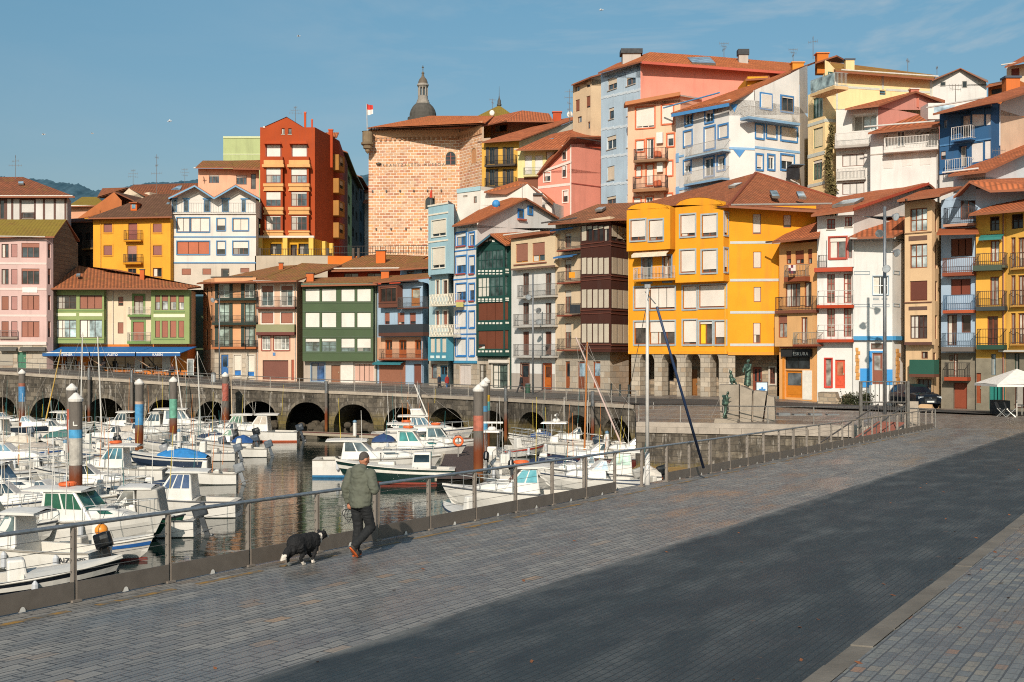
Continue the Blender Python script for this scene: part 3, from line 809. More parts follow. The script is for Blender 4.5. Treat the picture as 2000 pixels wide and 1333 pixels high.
# land behind the houses and the far wooded ridge
def zland(X,Y):
    base=3.2 if X >-20 else 4.0
    y0=118-X*.62 if X >-14 else 140
    k=max(0,Y-y0);return base+min(14,k*.22)+max(0,(Y-300))*.04
gr=[]
for j in range(26):
    row=[]
    for i in range(40):
        X=-420+i*22;Yb=(148 if X <-14 else max(100,139-X*.75));Yb=min(Yb,150);Y=Yb+(j/25.0)**2*1500;row.append(Vector((X*(1+j*.06),Y,zland(X,Y)-.8)))
    gr.append(row)
structure('hillside',MB().grid(gr),plain('3F4A2A',.95,var=.4,scale=.2))
RD=[(-600,330),(-300,338),(-60,342),(62,350),(100,353),(150,361),(185,372),(222,371),(262,361),(330,356),(400,352),(520,350),(660,352),(720,340),(900,360),(1300,420),(2600,450)]
def ridge(px):
    for (a,ya),(b,yb) in zip(RD,RD[1:]):
        if px <= b:return ya+(yb-ya)*(px-a)/(b-a)
    return 450
rows=[]
Yr=820
def bump_(x):return sum(math.sin(x*k*.11+k*k)*1.0/k**.5 for k in (1,2.3,4.1,7.7,13))
for j in range(9):
    f=j/8.0;row=[]
    for i in range(840):
        px=-600+i*3;top=P(px,ridge(px),Yr);X=top.x;zt=top.z
        row.append(Vector((X,Yr-260*(1-f),14+(zt-14)*f**.8+(bump_(i*3.1+j*9)*1.5*f if j < 8 else bump_(i*2.3)*.45+random.uniform(-.35,.5)))))
    rows.append(row)
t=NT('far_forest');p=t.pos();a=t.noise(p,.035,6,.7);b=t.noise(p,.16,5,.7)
col=t.mix(t.ramp(a,.35,.68),C('3A5666',.95),C('54707E',.95));col=t.mix(t.ramp(b,.45,.7,0,.7),col,C('2E4854'))  # bluish air haze put into the forest colours
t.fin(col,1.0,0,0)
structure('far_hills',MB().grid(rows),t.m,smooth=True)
# ================================================================ houses, left to right (surveyed outlines: px, py, depth)
WH='DDD3C8';BR='96614E';DK='1E2428';FRB='5E3627'
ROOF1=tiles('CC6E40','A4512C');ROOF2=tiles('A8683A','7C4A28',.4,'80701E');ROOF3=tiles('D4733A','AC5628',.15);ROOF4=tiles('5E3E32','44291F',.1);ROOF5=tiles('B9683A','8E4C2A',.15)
MOSSY=tiles('8E7020','6E4A1C',.9,'8A7A16',.9)
# ---- pink house
h=House('pink_house','pale pink apartment house with moss covered roof at the left end of the promenade',[(-62,129.5),(91,130.5),(104,131.3)],718,460,'CFAFA8',back=[(152,139),(-70,139)])
f=h.f(0);g=h.f(1)
f.band(671,735,h.mi(blocks('ashlar')))
f.wins([(3,17)],[(477,504),(526,556)],n=2,gl='2A3236');f.wins([(22,34)],[(477,503),(526,556),(579,606),(628,659)],sh=1,shc='B08078',n=1)
f.wins([(3,17)],[(579,606),(628,659)],sh=1,shc=BR,n=1)
for x0,x1 in ((-48,-34),(-28,-14)):f.wins([(x0,x1)],[(477,503),(526,556),(579,606),(628,659)],sh=.5,shc=BR)
for y0,y1,s in ((475,504,.25),(525,556,.2),(577,606,1),(628,659,1)):f.win(42,y0,77,y1,n=3,sh=s,shc='A06A58',gl='303A40',fr='7A4434')
for y0,y1 in ((476,504),(525,556),(577,606),(628,659)):g.win(93.5,y0,99,y1,n=1,sh=.4,shc=BR)
f.win(34,688,51,719,kind='door',pan='2F6A50',fr='2A4A3C',n=2,gl=None);f.win(-10,690,26,716,sh=1,shc='A39A8C',n=1)
f.trim(-40,513,91,517,'D8BEB6');f.trim(-40,563,91,567,'D8BEB6');f.trim(-40,615,91,619,'D8BEB6');f.trim(-40,668,91,674,'D9C4BC',.12)
f.trim(44,562,73,572,'E2D6CE',.06,'sign_panel')
f.awning(0,678,34,686,'56544F',.5,arms=False);f.awning(40,678,90,686,'56544F',.5,arms=False)
f.balc(-2,649,34,659,662,.3,rc='7A6A64')
# gable end in brown boards
e=Face(h,h.w[-1],h.loop[3],h.z0,h.z1);mb=MB();L=e.L;zp=P(128,430,135).z
mb.poly([e.pt(0,h.z0,.03),e.pt(L,h.z0,.03),e.pt(L,h.z1-.2,.03),e.pt(L/2,zp-.15,.03),e.pt(0,h.z1-.1,.03)],0,[(0,0),(L,0),(L,14),(L/2,16),(0,14)])
mb.build('boarded_gable',blocks('plank'),h.root)
h.roof_px([[(-66,462,128.6),(106,462,130.4),(130,429,135),(-66,429,134.5)],[(-66,429,134.5),(130,429,135),(156,470,139.6),(-66,466,139.6)]],mat=MOSSY)
h.gutter(f,0,f.L,h.z1-.12,.6,'B9AFA4');h.done()
# ---- half-timbered house
h=House('half_timbered_house','white house with brown timber posts and hipped tile roof behind the pink house',[(-40,148),(131,148),(139,153)],520,383,'CFCBC6',back=[(139,162),(-40,162)])
f=h.f(0)
f.win(41,391,67,428,n=1,sh=.62,shc='C6C2BC',fr='5A3A30',gl='3C4446',tr='5A3A30',tw=.18);f.win(-8,391,8,428,n=2,fr='5A3A30',tr='5A3A30');f.win(68.5,392,70,428)
f.balc(43,415,66,427,428.5,.25,rc='6A4A3C')
for x in (12,24,86,107,128):f.trim(x-2,384,x+2,520,'5A3A30',.05,'timber_post')
f.trim(-40,384,131,389,'7A5444',.08,'timber_beam');f.trim(-40,430,131,434,'8A6454',.1,'timber_beam')
h.roof_px([[(-60,384,147),(146,384,147),(45,346,155),(-60,346,155)],[(146,384,147),(146,386,163),(45,346,155)]],mat=tiles('9A4E30','6A3522',.2))
h.skylight((36,360,151.2),(46,360,151.2),(46,356,152),(36,356,152));h.gutter(f,0,f.L+1,h.z1-.1,.9);h.done()
# ---- low roofs behind
h=House('orange_gable_house','orange gable wall house with dark roof behind the yellow house',[(150,170),(238,158)],520,428,'CC7A48',back=[(262,166),(170,178)])
f=h.f(0);h.f(0).gable([(151,431),(152.5,426),(223,376),(237.5,392),(237.8,428)])
h.roof_px([[(146,436,170.5),(223,374,160.5),(300,392,171),(214,440,181)],[(223,374,160.5),(262,392,154),(330,405,168),(300,392,171)]],mat=ROOF4);h.done()
h=House('moss_roof_house','low house with yellowed moss roof between timbered and orange houses',[(134,185),(205,185)],520,402,'D9A080',D=10)
h.roof_px([[(132,403,184),(208,401,184),(190,385,190),(160,385,190)],[(132,403,184),(160,385,190),(140,403,196)],[(208,401,184),(190,385,190),(214,403,196)]],mat=MOSSY);h.gutter(h.f(0),0,5,h.z1-.1,.8,'E6E0D8');h.done()
h=House('cream_gable_house','long brown roofed house with a cream gable on the skyline left of the red building',[(232,182),(292,176)],520,386,'E0CDB4',back=[(420,190),(240,195)])
h.f(0).gable([(233,386),(252,368),(291.5,384.5),(291.5,386)])
h.roof_px([[(190,385,183),(228,387,186),(252,366.5,180),(200,368,192)],[(252,366.5,180),(296,388,174),(420,388,178),(420,357,188),(262,361,190)]],mat=tiles('9A5230','74381F',.15))
h.skylight((331,372,181),(352,372,181),(356,364,184),(338,364,184));h.done()
# ---- yellow house
h=House('yellow_house','small yellow house with dark brown roof, dormer and two wrought balconies',[(182,150),(333,149)],545,429,'E0A035',D=9)
f=h.f(0)
for xs in ((202.5,219),(299,316)):
    for y0,y1 in ((437,454.5),(480,499)):f.win(xs[0],y0,xs[1],y1,n=1,sh=1,shc='8E5A52',tr='C98A1E',tw=.16)
f.win(251,436,268,469,n=1,sh=1,shc='8A5048',tr='C98A1E',tw=.1);f.win(249,480,267,512,n=2,sh=.52,shc='A07468',fr='6A3A2A',tr='C98A1E',tw=.1)
f.win(250,525,266,541,n=2,tr='C98A1E',tw=.1);f.win(299,524,316,541,n=2,tr='C98A1E',tw=.1)
f.balc(241,450,275,469.5,472,.7,rc='4A3A36',sc='C98A1E');f.balc(240,497,275.5,513,516.5,.7,rc='3E3634',sc='C08018')
f.trim(182,427,333,434,'B98220',.1,'cornice')
h.pipe(f,197,436,545,'C9923A');h.pipe(f,294,436,545,'C9923A')
h.roof_px([[(172,426,149),(336,423,148),(336,379,155),(300,379,155)],[(172,426,149),(300,379,155),(190,432,161)],[(300,379,155),(336,379,155),(336,430,162),(190,432,161)]],mat=ROOF4)
h.gutter(f,-.7,f.L,h.z1+.02,.8,'C08A30')
b=MB();a=P(262,409,150.5);b.cb(a+Vector((0,.6,.25)),(.75,1.6,.9));do=b.build('dormer',plaster('D2692E'),h.root)
b=MB();b.cb(a+Vector((0,-.22,.3)),(.45,.05,.5));b.build('pane',glass('5A7A8A'),do);b=MB();b.cb(a+Vector((0,.5,.76)),(1.0,2,.12));b.build('dormer_roof',ROOF1,do)
h.skylight((325,400,151.6),(331,400,151.6),(333,397,152.2),(327,397,152.2));h.done()
# house in the gap, the shade there put into its dark wall colour
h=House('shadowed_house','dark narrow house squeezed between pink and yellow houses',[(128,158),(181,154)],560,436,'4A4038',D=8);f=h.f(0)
f.wins([(150,160),(166,176)],[(455,478),(500,525)],n=2,fr='2A2420',gl='15181A');f.balc(160,470,181,485,488,.5,sc='8A6A3A');h.roof_px([[(126,434,158),(184,432,153),(188,425,162),(130,428,166)]],mat=ROOF4);h.done()
# ---- green cafe house
GN='8E9C66';GD='66804A'
h=House('green_bay_house','cream house with two green glazed bays above a blue awning cafe',[(102,133),(366,133),(382,138.5)],726,566,'DCC7AC',back=[(382,148),(102,147)])
f,g=h.f(0),h.f(1);f.band(673,740,h.mi(plaster('D07A30')));g.band(673,740,h.mi(plaster('C86A28')))
f.bands.insert(0,(f.Z(740,1),f.Z(694,1),h.mi(plaster('6E675E'))))
bl=h.bay(f,101,203,566,671,.8,plaster(GN));b=bl[1]
for y0,y1,gg,cc in ((577,604,'2E3034',None),(625,660,'8FA3A6','D8D4C8')):
    b.win(108,y0,149,y1,n=3,rows=2,gl=gg,fr='4E3426',cur=cc)
    b.win(155.5,y0,199.5,y1,n=3,rows=1,gl=gg if y0 > 600 else '3A3A3C',fr='4E3426',sh=1 if y0 < 600 else 0,shc=BR,cur=cc)
for x0,x1 in ((107,149),(155,200)):b.trim(x0,612,x1,618,'DCD0B4',.03,'panel')
b.trim(101,606,203,608,GD,.05);b.trim(101,662,203,664,GD,.05)
bl[2].win_sz(.2,.6,b.Z(604,1),b.Z(578,1),n=1,gl='2A3030',fr=GD);bl[2].win_sz(.2,.6,b.Z(658,1),b.Z(625,1),n=1,gl='2A3030',fr=GD)
br_=h.bay(f,295,370,566,672,.8,plaster(GN));b=br_[1]
for x0,x1 in ((303,312.5),(316,328),(332,344.5),(348.5,359.5)):
    b.win(x0,577,x1,606,n=1,sh=.42,shc=BR,gl='9AA0A0',fr='4E3426');b.win(x0,627,x1,660,n=1,sh=1,shc='A06450',fr='4E3426')
b.trim(300,614,361,620,'DCD0B4',.03,'panel');b.trim(300,608,361,610,GD,.05);b.trim(300,662,361,664,GD,.05)
f.win(231,580,241,598,n=1,sh=.6,shc=BR);f.win(230,630,241,652,n=1,sh=1,shc=BR)
f.win(262,578,280,614,n=2,sh=.35,shc='A87060',tr=GD,tw=.22,gl='8C8A84');f.win(260,629,281,667,n=1,sh=1,shc='A06450',tr=GD,tw=.22)
f.balc(249,600,294,615,619,.55,rc='C9C2B4',sc='6E8A52');f.balc(248,650,294,667,672,.55,rc='9A968A',sc='6E8A52')
f.win(128,697,150,722,n=2,gl='22262A',fr='3A3A3A',rv=.3);f.win(176,697,190,724,n=1,gl='101214',fr='2E2E30',rv=.5,kind='window');f.win(204,697,262,722,n=3,gl='2A2C2E',fr='4A4642',rv=.3);f.win(279,697,316,722,n=2,gl='2A2C2E',fr='4A4642',rv=.3)
f.trim(190,694,203,726,'5A5854',.06,'pilaster');f.trim(263,694,278,726,'B4B0AA',.06,'pilaster');f.trim(317,694,333,726,'B4B0AA',.06,'pilaster')
h.roof_px([[(94,563,131),(366,563,131),(393,560,137),(230,527,139),(154,519,138)],[(94,563,131),(154,519,138),(110,560,148)],[(154,519,138),(230,527,139),(393,560,137),(386,558,149),(110,560,148)]],mat=ROOF5)
h.gutter(f,-.4,f.L+.5,h.z1-.02,1.9,'D8D2C8');h.pipe(f,221,568,672);h.chimney(274,528,282,540,137,'C06030',cy=2)
h.skylight((149,540,134.2),(156,540,134.2),(157,536,134.9),(150,536,134.9));h.done()
for (x0,x1,s),nm in zip(((83,176,'ITXINER'),(174,266,'ALETO'),(264,352,'KASEN')),('left end of the cafe front','middle of the cafe front','right end of the cafe front')):
    e=Face(h,(PX(102,133),133-.02),(PX(366,133),133-.02),h.z0,h.z1)
    fr=e.shift(2.6);q0,q1=fr.S(x0),fr.S(x1);z1=e.Z(677.5,3);z0=fr.Z(696,3);vh=.32;sk=1.1
    aw=thing('blue_awning',f'blue fabric awning lettered {s} in white over the {nm}','awning',e.pt((q0+q1)/2,z0),'blue awnings over the cafe terrace')
    mb=MB();mb.poly([e.pt(q0+sk,z1,.1),e.pt(q0,z0+vh,2.6),e.pt(q1,z0+vh,2.6),e.pt(q1+sk,z1,.1)]);mb.poly([e.pt(q0+sk,z1-.06,.1),e.pt(q1+sk,z1-.06,.1),e.pt(q1,z0+vh-.06,2.6),e.pt(q0,z0+vh-.06,2.6)]);mb.build('canopy',plain('1D5E98',.8,var=.1),aw)
    mb=MB();e.slab(mb,q0,q1,z0,z0+vh,2.6,2.63);mb.build('valance',plain('1B558C',.8),aw)
    mb=MB();e.slab(mb,q0,q1,z0+vh,z0+vh+.09,2.56,2.66);mb.build('front_bar',plain('DAD6CE',.5),aw)
    mb=MB();mb.tube(e.pt(q1-.8,z0+vh-.05,2.4),e.pt(q1+.9,z0-1.2,1.0),.06);mb.tube(e.pt(q1+.9,z0-1.2,1.0),e.pt(q1+1.0,z0-1.25,.05),.06);mb.build('folding_arm',plain('B89A80'),aw)
    text_obj(s,.36,e.pt((q0+q1)/2,z0+.04,2.635),(*e.u,0),(*e.n,0),plain('E8E4DC',.6),aw)
# ---- white blue twin-gable
BL='4A7EA6'
h=House('twin_gable_house','white house with blue outlined windows and two low gables',[(333,150),(500,150),(507,156)],560,416.5,'D8D2CA',back=[(507,162),(333,162)])
f=h.f(0);f.band(514,575,h.mi(plaster('C8BDAE')))
f.win(346,426,370,453,n=2,sh=1,shc=WH,tr=BL);f.win(372.5,426,409,453,n=2,sh=1,shc=WH,tr=BL)
for x0,x1,s1,s2 in ((424,440,.6,.6),(455,485,1,.5)):
    f.win(x0,427.5,x1,450.5,n=1 if x1 < 450 else 2,sh=s1,shc='D8CFC2',tr=BL,gl='3A3E40');f.win(x0,472,x1,497.5,n=1 if x1 < 450 else 3,sh=s2,shc='DAD2C8',tr=BL,gl='2E3436')
f.win(346,472,409,497,n=3,sh=1,shc='B5684A',tr=BL)
f.win(355,525,373,537.5,sh=1,shc='9A6450',n=1);f.win(395.5,525,412.5,537,sh=1,shc='9A6450',n=1);f.win(432,525,448,552,kind='door',pan='4A3A30',n=1);f.win(469.5,524,487,533,sh=1,shc='8E6250',n=1)
f.trim(333,462,500,464.5,BL,.05);f.trim(333,512.5,500,515,BL,.07)
h.done()
# attic storey stands back behind a terrace rail
A=House('attic','',[(334,151.4),(500,151.4)],417,391,'D6D0C8',D=9);r0=A.root;fa=A.f(0)
for x0,x1 in ((336,346),(359,369),(398.5,411),(433.5,447.5),(472,480)):fa.win(x0,390.5,x1,414.5,n=1,gl='3E4A50',fr=BL)
for x0,x1 in ((335,347),(357,371),(396,413),(431,449.5),(470,489)):fa.trim(x0,387.5,x1,389.6,BL,.1)
fa.gable([(334,391.2),(380,363.5),(418,386),(418,391.2)]);fa.gable([(418,391.2),(418,386),(460,363.5),(500,385),(500,391.2)])
A.z1=A.z1;A.done()
for c in list(r0.children):c.parent=h.root;c.location=r0.location-h.root.location
bpy.data.objects.remove(r0)
for x0,xm,x1,y0,y1 in ((329,380,418,385,385),(418,460,508,385,387)):
    h.roof_px([[(x0,y0,150.2),(xm,360.5,150.2),(xm,362.5,162),(x0,y0,162)],[(xm,360.5,150.2),(x1,y1,150.2),(x1,y1,162),(xm,362.5,162)]],mat=ROOF3)
    mb=MB()
    for a,b in (((x0,y0),(xm,360.5)),((xm,360.5),(x1,y1))):
        p,q=P(a[0],a[1]+2.2,150.1),P(b[0],b[1]+2.2,150.1);mb.box(p-Vector((0,.03,.16)),q-p,Vector((0,.06,0)),Vector((0,0,.2)))
    mb.build('bargeboard',plain('6D97B4',.7),h.root)
f.balc(334,397,500,416,418,.25,rc='6A6460',sc='D6D0C8',nb=.3)
# ---- peach house behind
h=House('peach_house','peach house with brown tile roof behind the twin gable house',[(387,160),(449,160),(506,160.5)],440,330,'D9A98C',D=8,back=[(506,170),(387,170)])
h.f(0).win(408,342,428,358,n=3,sh=.2,shc=WH,fr='6A4030',gl='3E4A52');h.f(1).win(461.5,342.5,482,361,n=3,sh=.2,shc=WH,fr='6A4030',gl='3E4A52');h.f(1).win(490,340,500,370,n=1,gl='4A4A48')
h.roof_px([[(382,327,158.8),(455,327,158.8),(452,314,165),(396,314,165)],[(382,327,158.8),(396,314,165),(386,327,171)],[(455,329,158.8),(508,330,159),(508,313,165),(452,314,165)]],mat=ROOF2);h.gutter(h.f(0),-.3,h.f(0).L,h.z1-.05,1.1);h.done()
h=House('pale_green_block','flat pale green block rising behind the peach house',[(436,182),(520,182)],440,268,'AEB884',D=14);h.f(0).trim(436,301,520,302.5,'CBD0A8',.05);h.f(0).trim(436,267,520,270,'C6CBA0',.12,'parapet');h.done()
# ---- red building
RD_='A84822'
h=House('red_apartment_building','tall brick red gabled apartment block with two columns of bay windows',[(508,155),(615,155),(651,162)],500,249,RD_,back=[(651,170),(508,170)],cat='building')
f,g=h.f(0),h.f(1)
f.gable([(514,249),(560,229.5),(593,249)])
f.trim(514,247.5,518,250,'D8CFC4',.1)
for x0,x1 in ((550,556),(563,569.5)):
    f.win(x0,251,x1,262.5,n=1,gl='5A5A58',fr='3A2A24',sill=True)
for x0,x1,xa,xb in ((516,552,521.5,547),(565,603,571.5,598.5)):
    b=h.bay(f,x0,x1,306,461,.75,plaster('A24420'))
    fr=b[1];k=.07
    for y0,y1,s,gg in ((329,357.5,.4,'6A7880'),(375,403,.58 if x0 < 550 else .1,'39444A'),(422,450,.08,'2A3236')):
        fr.win(x0+3.5,y0,x1-3.5,y1,n=3,rows=2,sh=s,shc='D8D2CA',gl=gg,fr='6E3A2A');
        b[2].win_sz(.12,.62,fr.Z(y1,1),fr.Z(y0,1),n=1,gl=gg,fr='6E3A2A')
    f.win(xa-1,283,xb+1,311,n=1,sh=1,shc='DDD8D0',fr='6E3A2A',tr='8A3A20',tw=.15)
    for y0,y1,d0,d1 in ((313,327.5,.78,1.15),(359,373.5,.95,.95),(405,419.5,.95,.95),(451,461,.9,.9)):
        mb=MB();q0,q1=f.shift(.8).S(x0-1),f.shift(.8).S(x1+1);za,zb=f.Z(y1,1,.8),f.Z(y0,1,.8);zm=(za+zb)/2
        if d0 != d1:
            f.slab(mb,q0-.15,q1+.15,za,za+.35,0,d1);f.slab(mb,q0,q1,za+.35,zb,0,d0)
        else:
            f.slab(mb,q0-.05,q1+.05,zm+.1,zb,0,d0);f.slab(mb,q0+.05,q1-.05,za+.16,zm+.1,0,d0-.12);f.slab(mb,q0-.05,q1+.05,za,za+.16,0,d0)
        mb.build('cream_band',plaster('D5A26A'),h.root)
    mb=MB();q0,q1=f.S(x0+1),f.S(x1-1);za,zb=f.Z(283,1),f.Z(275,1)
    mb.poly([f.pt(q0,za,.7),f.pt(q1,za,.7),f.pt(q1-.3,zb,.02),f.pt(q0+.3,zb,.02)]);mb.poly([f.pt(q1,za,.7),f.pt(q1,za,0),f.pt(q1-.3,zb,.02)]);mb.poly([f.pt(q0,za,0),f.pt(q0,za,.7),f.pt(q0+.3,zb,.02)]);mb.poly([f.pt(q0,za,0),f.pt(q1,za,0),f.pt(q1,za,.7),f.pt(q0,za,.7)]);mb.build('hood',plaster('B04A24'),h.root)
f.trim(508,462,615,466,'CFC4B8',.9,'balcony_slab')
yl_=h.mi(plaster('C9962A'));f.band(466,540,yl_);g.band(472,540,yl_)
f.win(527,476,550,497,n=2,gl='24282A',fr='3A332C',rv=.6);f.win(567,478,580,499,n=1,gl='5A3A2A',fr='5A3A2A',rv=.6);f.win(583,476,604,497,n=2,gl='24282A',fr='3A332C',rv=.6)
mb=MB()
for x in (510,559,609.5):f.slab(mb,f.S(x-4.5),f.S(x+4.5),f.z0,f.Z(466,1),.15,.85)
for t_ in (.35,.75):g.slab(mb,g.L*t_,g.L*t_+.6,g.z0,f.Z(468,1),.05,.5)
mb.build('column',plaster('E0B85C'),h.root)
mb=MB();mb.poly([f.pt(f.S(514),h.z1,.12),f.pt(f.S(560),f.Z(228.6,f.S(560)),.12),f.pt(f.S(560),f.Z(228.6,f.S(560)),-12),f.pt(f.S(514),h.z1,-12)][::-1]);mb.poly([f.pt(f.S(560),f.Z(228.6,f.S(560)),.12),f.pt(f.S(593),h.z1,.12),f.pt(f.S(593),h.z1,-12),f.pt(f.S(560),f.Z(228.6,f.S(560)),-12)][::-1])
mb.build('roof',plain('A39A90',.7),h.root)
h.chimney(594,222,598,249,158,'B84A20','B84A20');h.chimney(608,235,611,250,158,'B84A20','B84A20',2);h.done()
h=House('red_rear_wing','rear wing of the red block with tan bays down a dark side street',[(650,163),(663,166),(679,187)],500,268,'9C4020',back=[(672,190),(645,178)],cat='building')
f,g=h.f(0),h.f(1)
for y0,y1 in ((303,335),(349,379),(392,423),(435,466)):
    b=h.bay(f,661.5,673,y0+2,y1,.0+1.1,plaster('A8783E'))[1]
    b.win(663.5,y0+4,670.5,y1-10,n=2,sh=.6,shc='B9A58C',gl='15181A',fr='3A2A22')
h.chimney(642,255,650,310,161,'B0461E','B0461E',2);h.roof_px([[(632,268,161),(658,268,162),(662,259,170),(636,259,169)]],mat=ROOF3);h.done()
for i,(p,yt,c,lab) in enumerate(((((668,190),(687,215)),296,'A9B27A','pale green and dark house in the shaded side street'),(((684,216),(701,238)),334,'40403E','dark grey house in the shaded side street'),(((699,240),(717,262)),345,'27404E','dark blue house at the far end of the shaded side street'))):  # dark wall tones hold the side street's shade in the colour
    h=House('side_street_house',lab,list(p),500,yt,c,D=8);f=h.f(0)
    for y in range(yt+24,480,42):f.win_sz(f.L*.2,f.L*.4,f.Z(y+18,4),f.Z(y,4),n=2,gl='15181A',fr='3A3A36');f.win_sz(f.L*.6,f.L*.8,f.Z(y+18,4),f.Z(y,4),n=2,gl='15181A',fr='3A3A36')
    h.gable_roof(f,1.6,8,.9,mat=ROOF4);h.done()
h=House('white_red_roof_cottage','sliver of a white house with red roof just left of the stone tower',[(712,255),(735,255)],500,372,'D0C2BA',D=8);h.roof_px([[(709,374,254),(740,374,254),(740,362,259),(712,364,259)]],mat=ROOF1);h.roof_px([[(709,396,250),(740,400,250),(740,392,254),(712,390,254)]],mat=ROOF1,name='lower_roof');h.done()
# terrace in front of the red building
h=House('terrace_wall','low stone and orange retaining terrace below the red building',[(498,150),(640,150),(718,151),(845,152)],560,500,'B9AB98',D=3,cat='wall',back=[(845,165),(498,165)])
h.f(1).band(497,560,h.mi(plaster('D9762E')));h.f(2).band(492,560,h.mi(plaster('DD7A2E')))
h.f(0).win(515,525,531,534,sh=1,shc='8A5A4A',n=1);h.done()
tr_=thing('iron_railing','black iron railing along the terrace beside the stone tower','railing',P(500,500,149.5));mb=MB()
for x in range(508,846,5):
    a=P(x,502 if x < 650 else 497,150.3);mb.tube(a,a+Vector((0,0,1.0)),.03,.03,5)
mb.build('bars',plain('2A2826'),tr_);mb=MB()
for dz in (.15,.95):mb.tube(P(508,502,150.3)+Vector((0,0,dz)),P(649,502,150.3)+Vector((0,0,dz)),.035);mb.tube(P(650,497,150.3)+Vector((0,0,dz)),P(846,495,150.3)+Vector((0,0,dz)),.035)
mb.build('rails',plain('2A2826'),tr_);mb=MB()
for x in (508,575,640,690,700):a=P(x,505,150.2);mb.cb(a+Vector((0,0,.6)),(.3,.3,1.3))
mb.build('piers',concrete('5A5048'),tr_)
# ---- stone tower
h=House('stone_tower','medieval orange sandstone tower with corbelled parapet and wide tile roof',[(720,160),(898,159),(942,154)],520,253,'C9956E',back=[(942,174),(720,176)],mat=blocks('tower'),cat='tower')
f,g=h.f(0),h.f(1)
def arch_win(f,x0,x1,y0,y1,m,deep=.4,name='arched_window'):
    q0,q1=f.S(x0),f.S(x1);c=(q0+q1)/2;z0,z1=f.Z(y1,c),f.Z(y0,c);r=(q1-q0)/2;zc=z1-r
    mb=MB();pts=[(q0,z0),(q1,z0),(q1,zc)]+[(c+r*math.cos(a*math.pi/10),zc+r*math.sin(a*math.pi/10)) for a in range(1,10)]+[(q0,zc)]
    mb.poly([f.pt(q,z,.02) for q,z in pts]);o=mb.build(name,m,h.root)
    s=MB();k=1.25
    for a in range(10):
        A=[(c+R*math.cos(b*math.pi/10),zc+R*math.sin(b*math.pi/10)) for b,R in ((a,r),(a,r*k),(a+1,r*k),(a+1,r))];A=A
        base=[f.pt(q,z,.0) for q,z in A];top=[f.pt(q,z,.1) for q,z in A];s.poly(top);s.poly([base[0],base[3],top[3],top[0]]);s.poly([base[1],top[1],top[2],base[2]])
    for q,w in ((q0-r*.25,q0),(q1,q1+r*.25)):f.slab(s,q,w,z0,zc,0,.1)
    s.build('stone_surround',concrete('D2AE8C'),o);return o,c,z0,z1,r
o,c,z0,z1,r=arch_win(f,871,890,297,322,glass('1C2226'));mb=MB();f.slab(mb,c-.05,c+.05,z0,z1-.15,.03,.08)
for k in (.35,.65):f.slab(mb,c-r,c+r,z0+(z1-z0)*k-.03,z0+(z1-z0)*k+.03,.03,.07)
mb.build('glazing_bar',plain('8A4030'),o)
arch_win(g,922,931,290,319,plain('B9855C'));arch_win(f,831,849.5,385,409,glass('1C2226'))
f.trim(720,253,898,269,'C49A76',.16,'parapet');g.trim(898,252,942,268,'C49A76',.16,'parapet')
mb=MB()
for F_,a,b in ((f,0,f.L),(g,0,g.L)):
    n=int((b-a)/.62)
    for i in range(n):q=a+(b-a)*(i+.3)/n;F_.slab(mb,q,q+.3,f.Z(275.5,2),f.Z(269,2),0,.2)
mb.build('corbel',concrete('B98A66'),h.root)
for q0,q1,y in ((728,862,358-.5),(735,880,433)):
    mb=MB()
    for i in range(6):a=f.pt(f.S(q0+(q1-q0)*i/5),f.Z(y+(16 if y < 400 else 14.5),3),.12);mb.cb(a,(.18,.25,.22))
    mb.build('spotlight',plain('4A4440'),h.root)
Zt=f.Z(325,5);text_obj('ARRANTZALEEN MUSEOA',.52,f.pt(f.S(804),Zt,.04),(*f.u,0),(*f.n,0),plain('7E7468',.6),h.root,spacing=1.55,ext=.03)
mb=MB();a=f.pt(f.S(740),f.Z(320.5,1),.1);mb.lathe(a,[(.0,-.2),(.36,-.05),(.36,.05),(.0,.2)],12);mb.build('emblem',steel('6A6660'),h.root)
mb=MB();a=P(718,284,158.8);k=160/F
mb.lathe(a,[(.05,-1.1),(.3,-.8),(.34,-.55),(.55,-.45),(.6,-.1),(.82,.05),(.86,.3),(.68,.35),(.68,1.7),(.75,1.75),(.0,1.8)],14);mb.build('corner_turret',concrete('8E7A60'),h.root)
h.roof_px([[(716,250,159.1),(900,250,158.1),(948,240,153.2),(965,226.5,163),(840,226.5,167)],[(716,250,159.1),(840,226.5,167),(716,250,178)],[(840,226.5,167),(965,226.5,163),(965,245,178),(716,250,178)]],mat=ROOF3)
mb=MB();
for i in range(34):a=P(724+i*5.2,252.2,159);mb.cb(a+Vector((0,.3,0)),(.16,1.2,.2))
mb.build('rafter',plain('3A2A20'),h.root);h.done()
fp=thing('flag','red and white flag on a pole at the tower corner','flag',P(717,250,159));mb=MB();mb.tube(P(717.5,262,159),P(716,203,159),.06,.04);mb.build('pole',plain('B8B2AA'),fp)
mb=MB();rows=[]
for i in range(7):
    x=i/6;rows.append([P(716+13*x,203+(9+6*x)*0+x*4+y*(1-.25*x),159)+Vector((0,.25*math.sin(x*5),0)) for y in (0,11,22)])
mb.grid(rows);n=0
for i,q in enumerate(mb.f):mb.f[i]=(q[0],0 if i % 2 == 0 else 1,None)
mb.build('cloth',[plain('C23A30',.8),plain('DCD8D2',.8)],fp)
fp=thing('flagpole','red pole with furled flag before the lower tower window','flagpole',P(840,405,158));mb=MB();mb.tube(P(841,405,158.6),P(843,366,157.6),.05);mb.build('pole',plain('8A8680'),fp);mb=MB();mb.tube(P(842.5,372,157.7),P(841.5,386,158),.12,.2);mb.build('cloth',plain('C8452E',.8),fp)
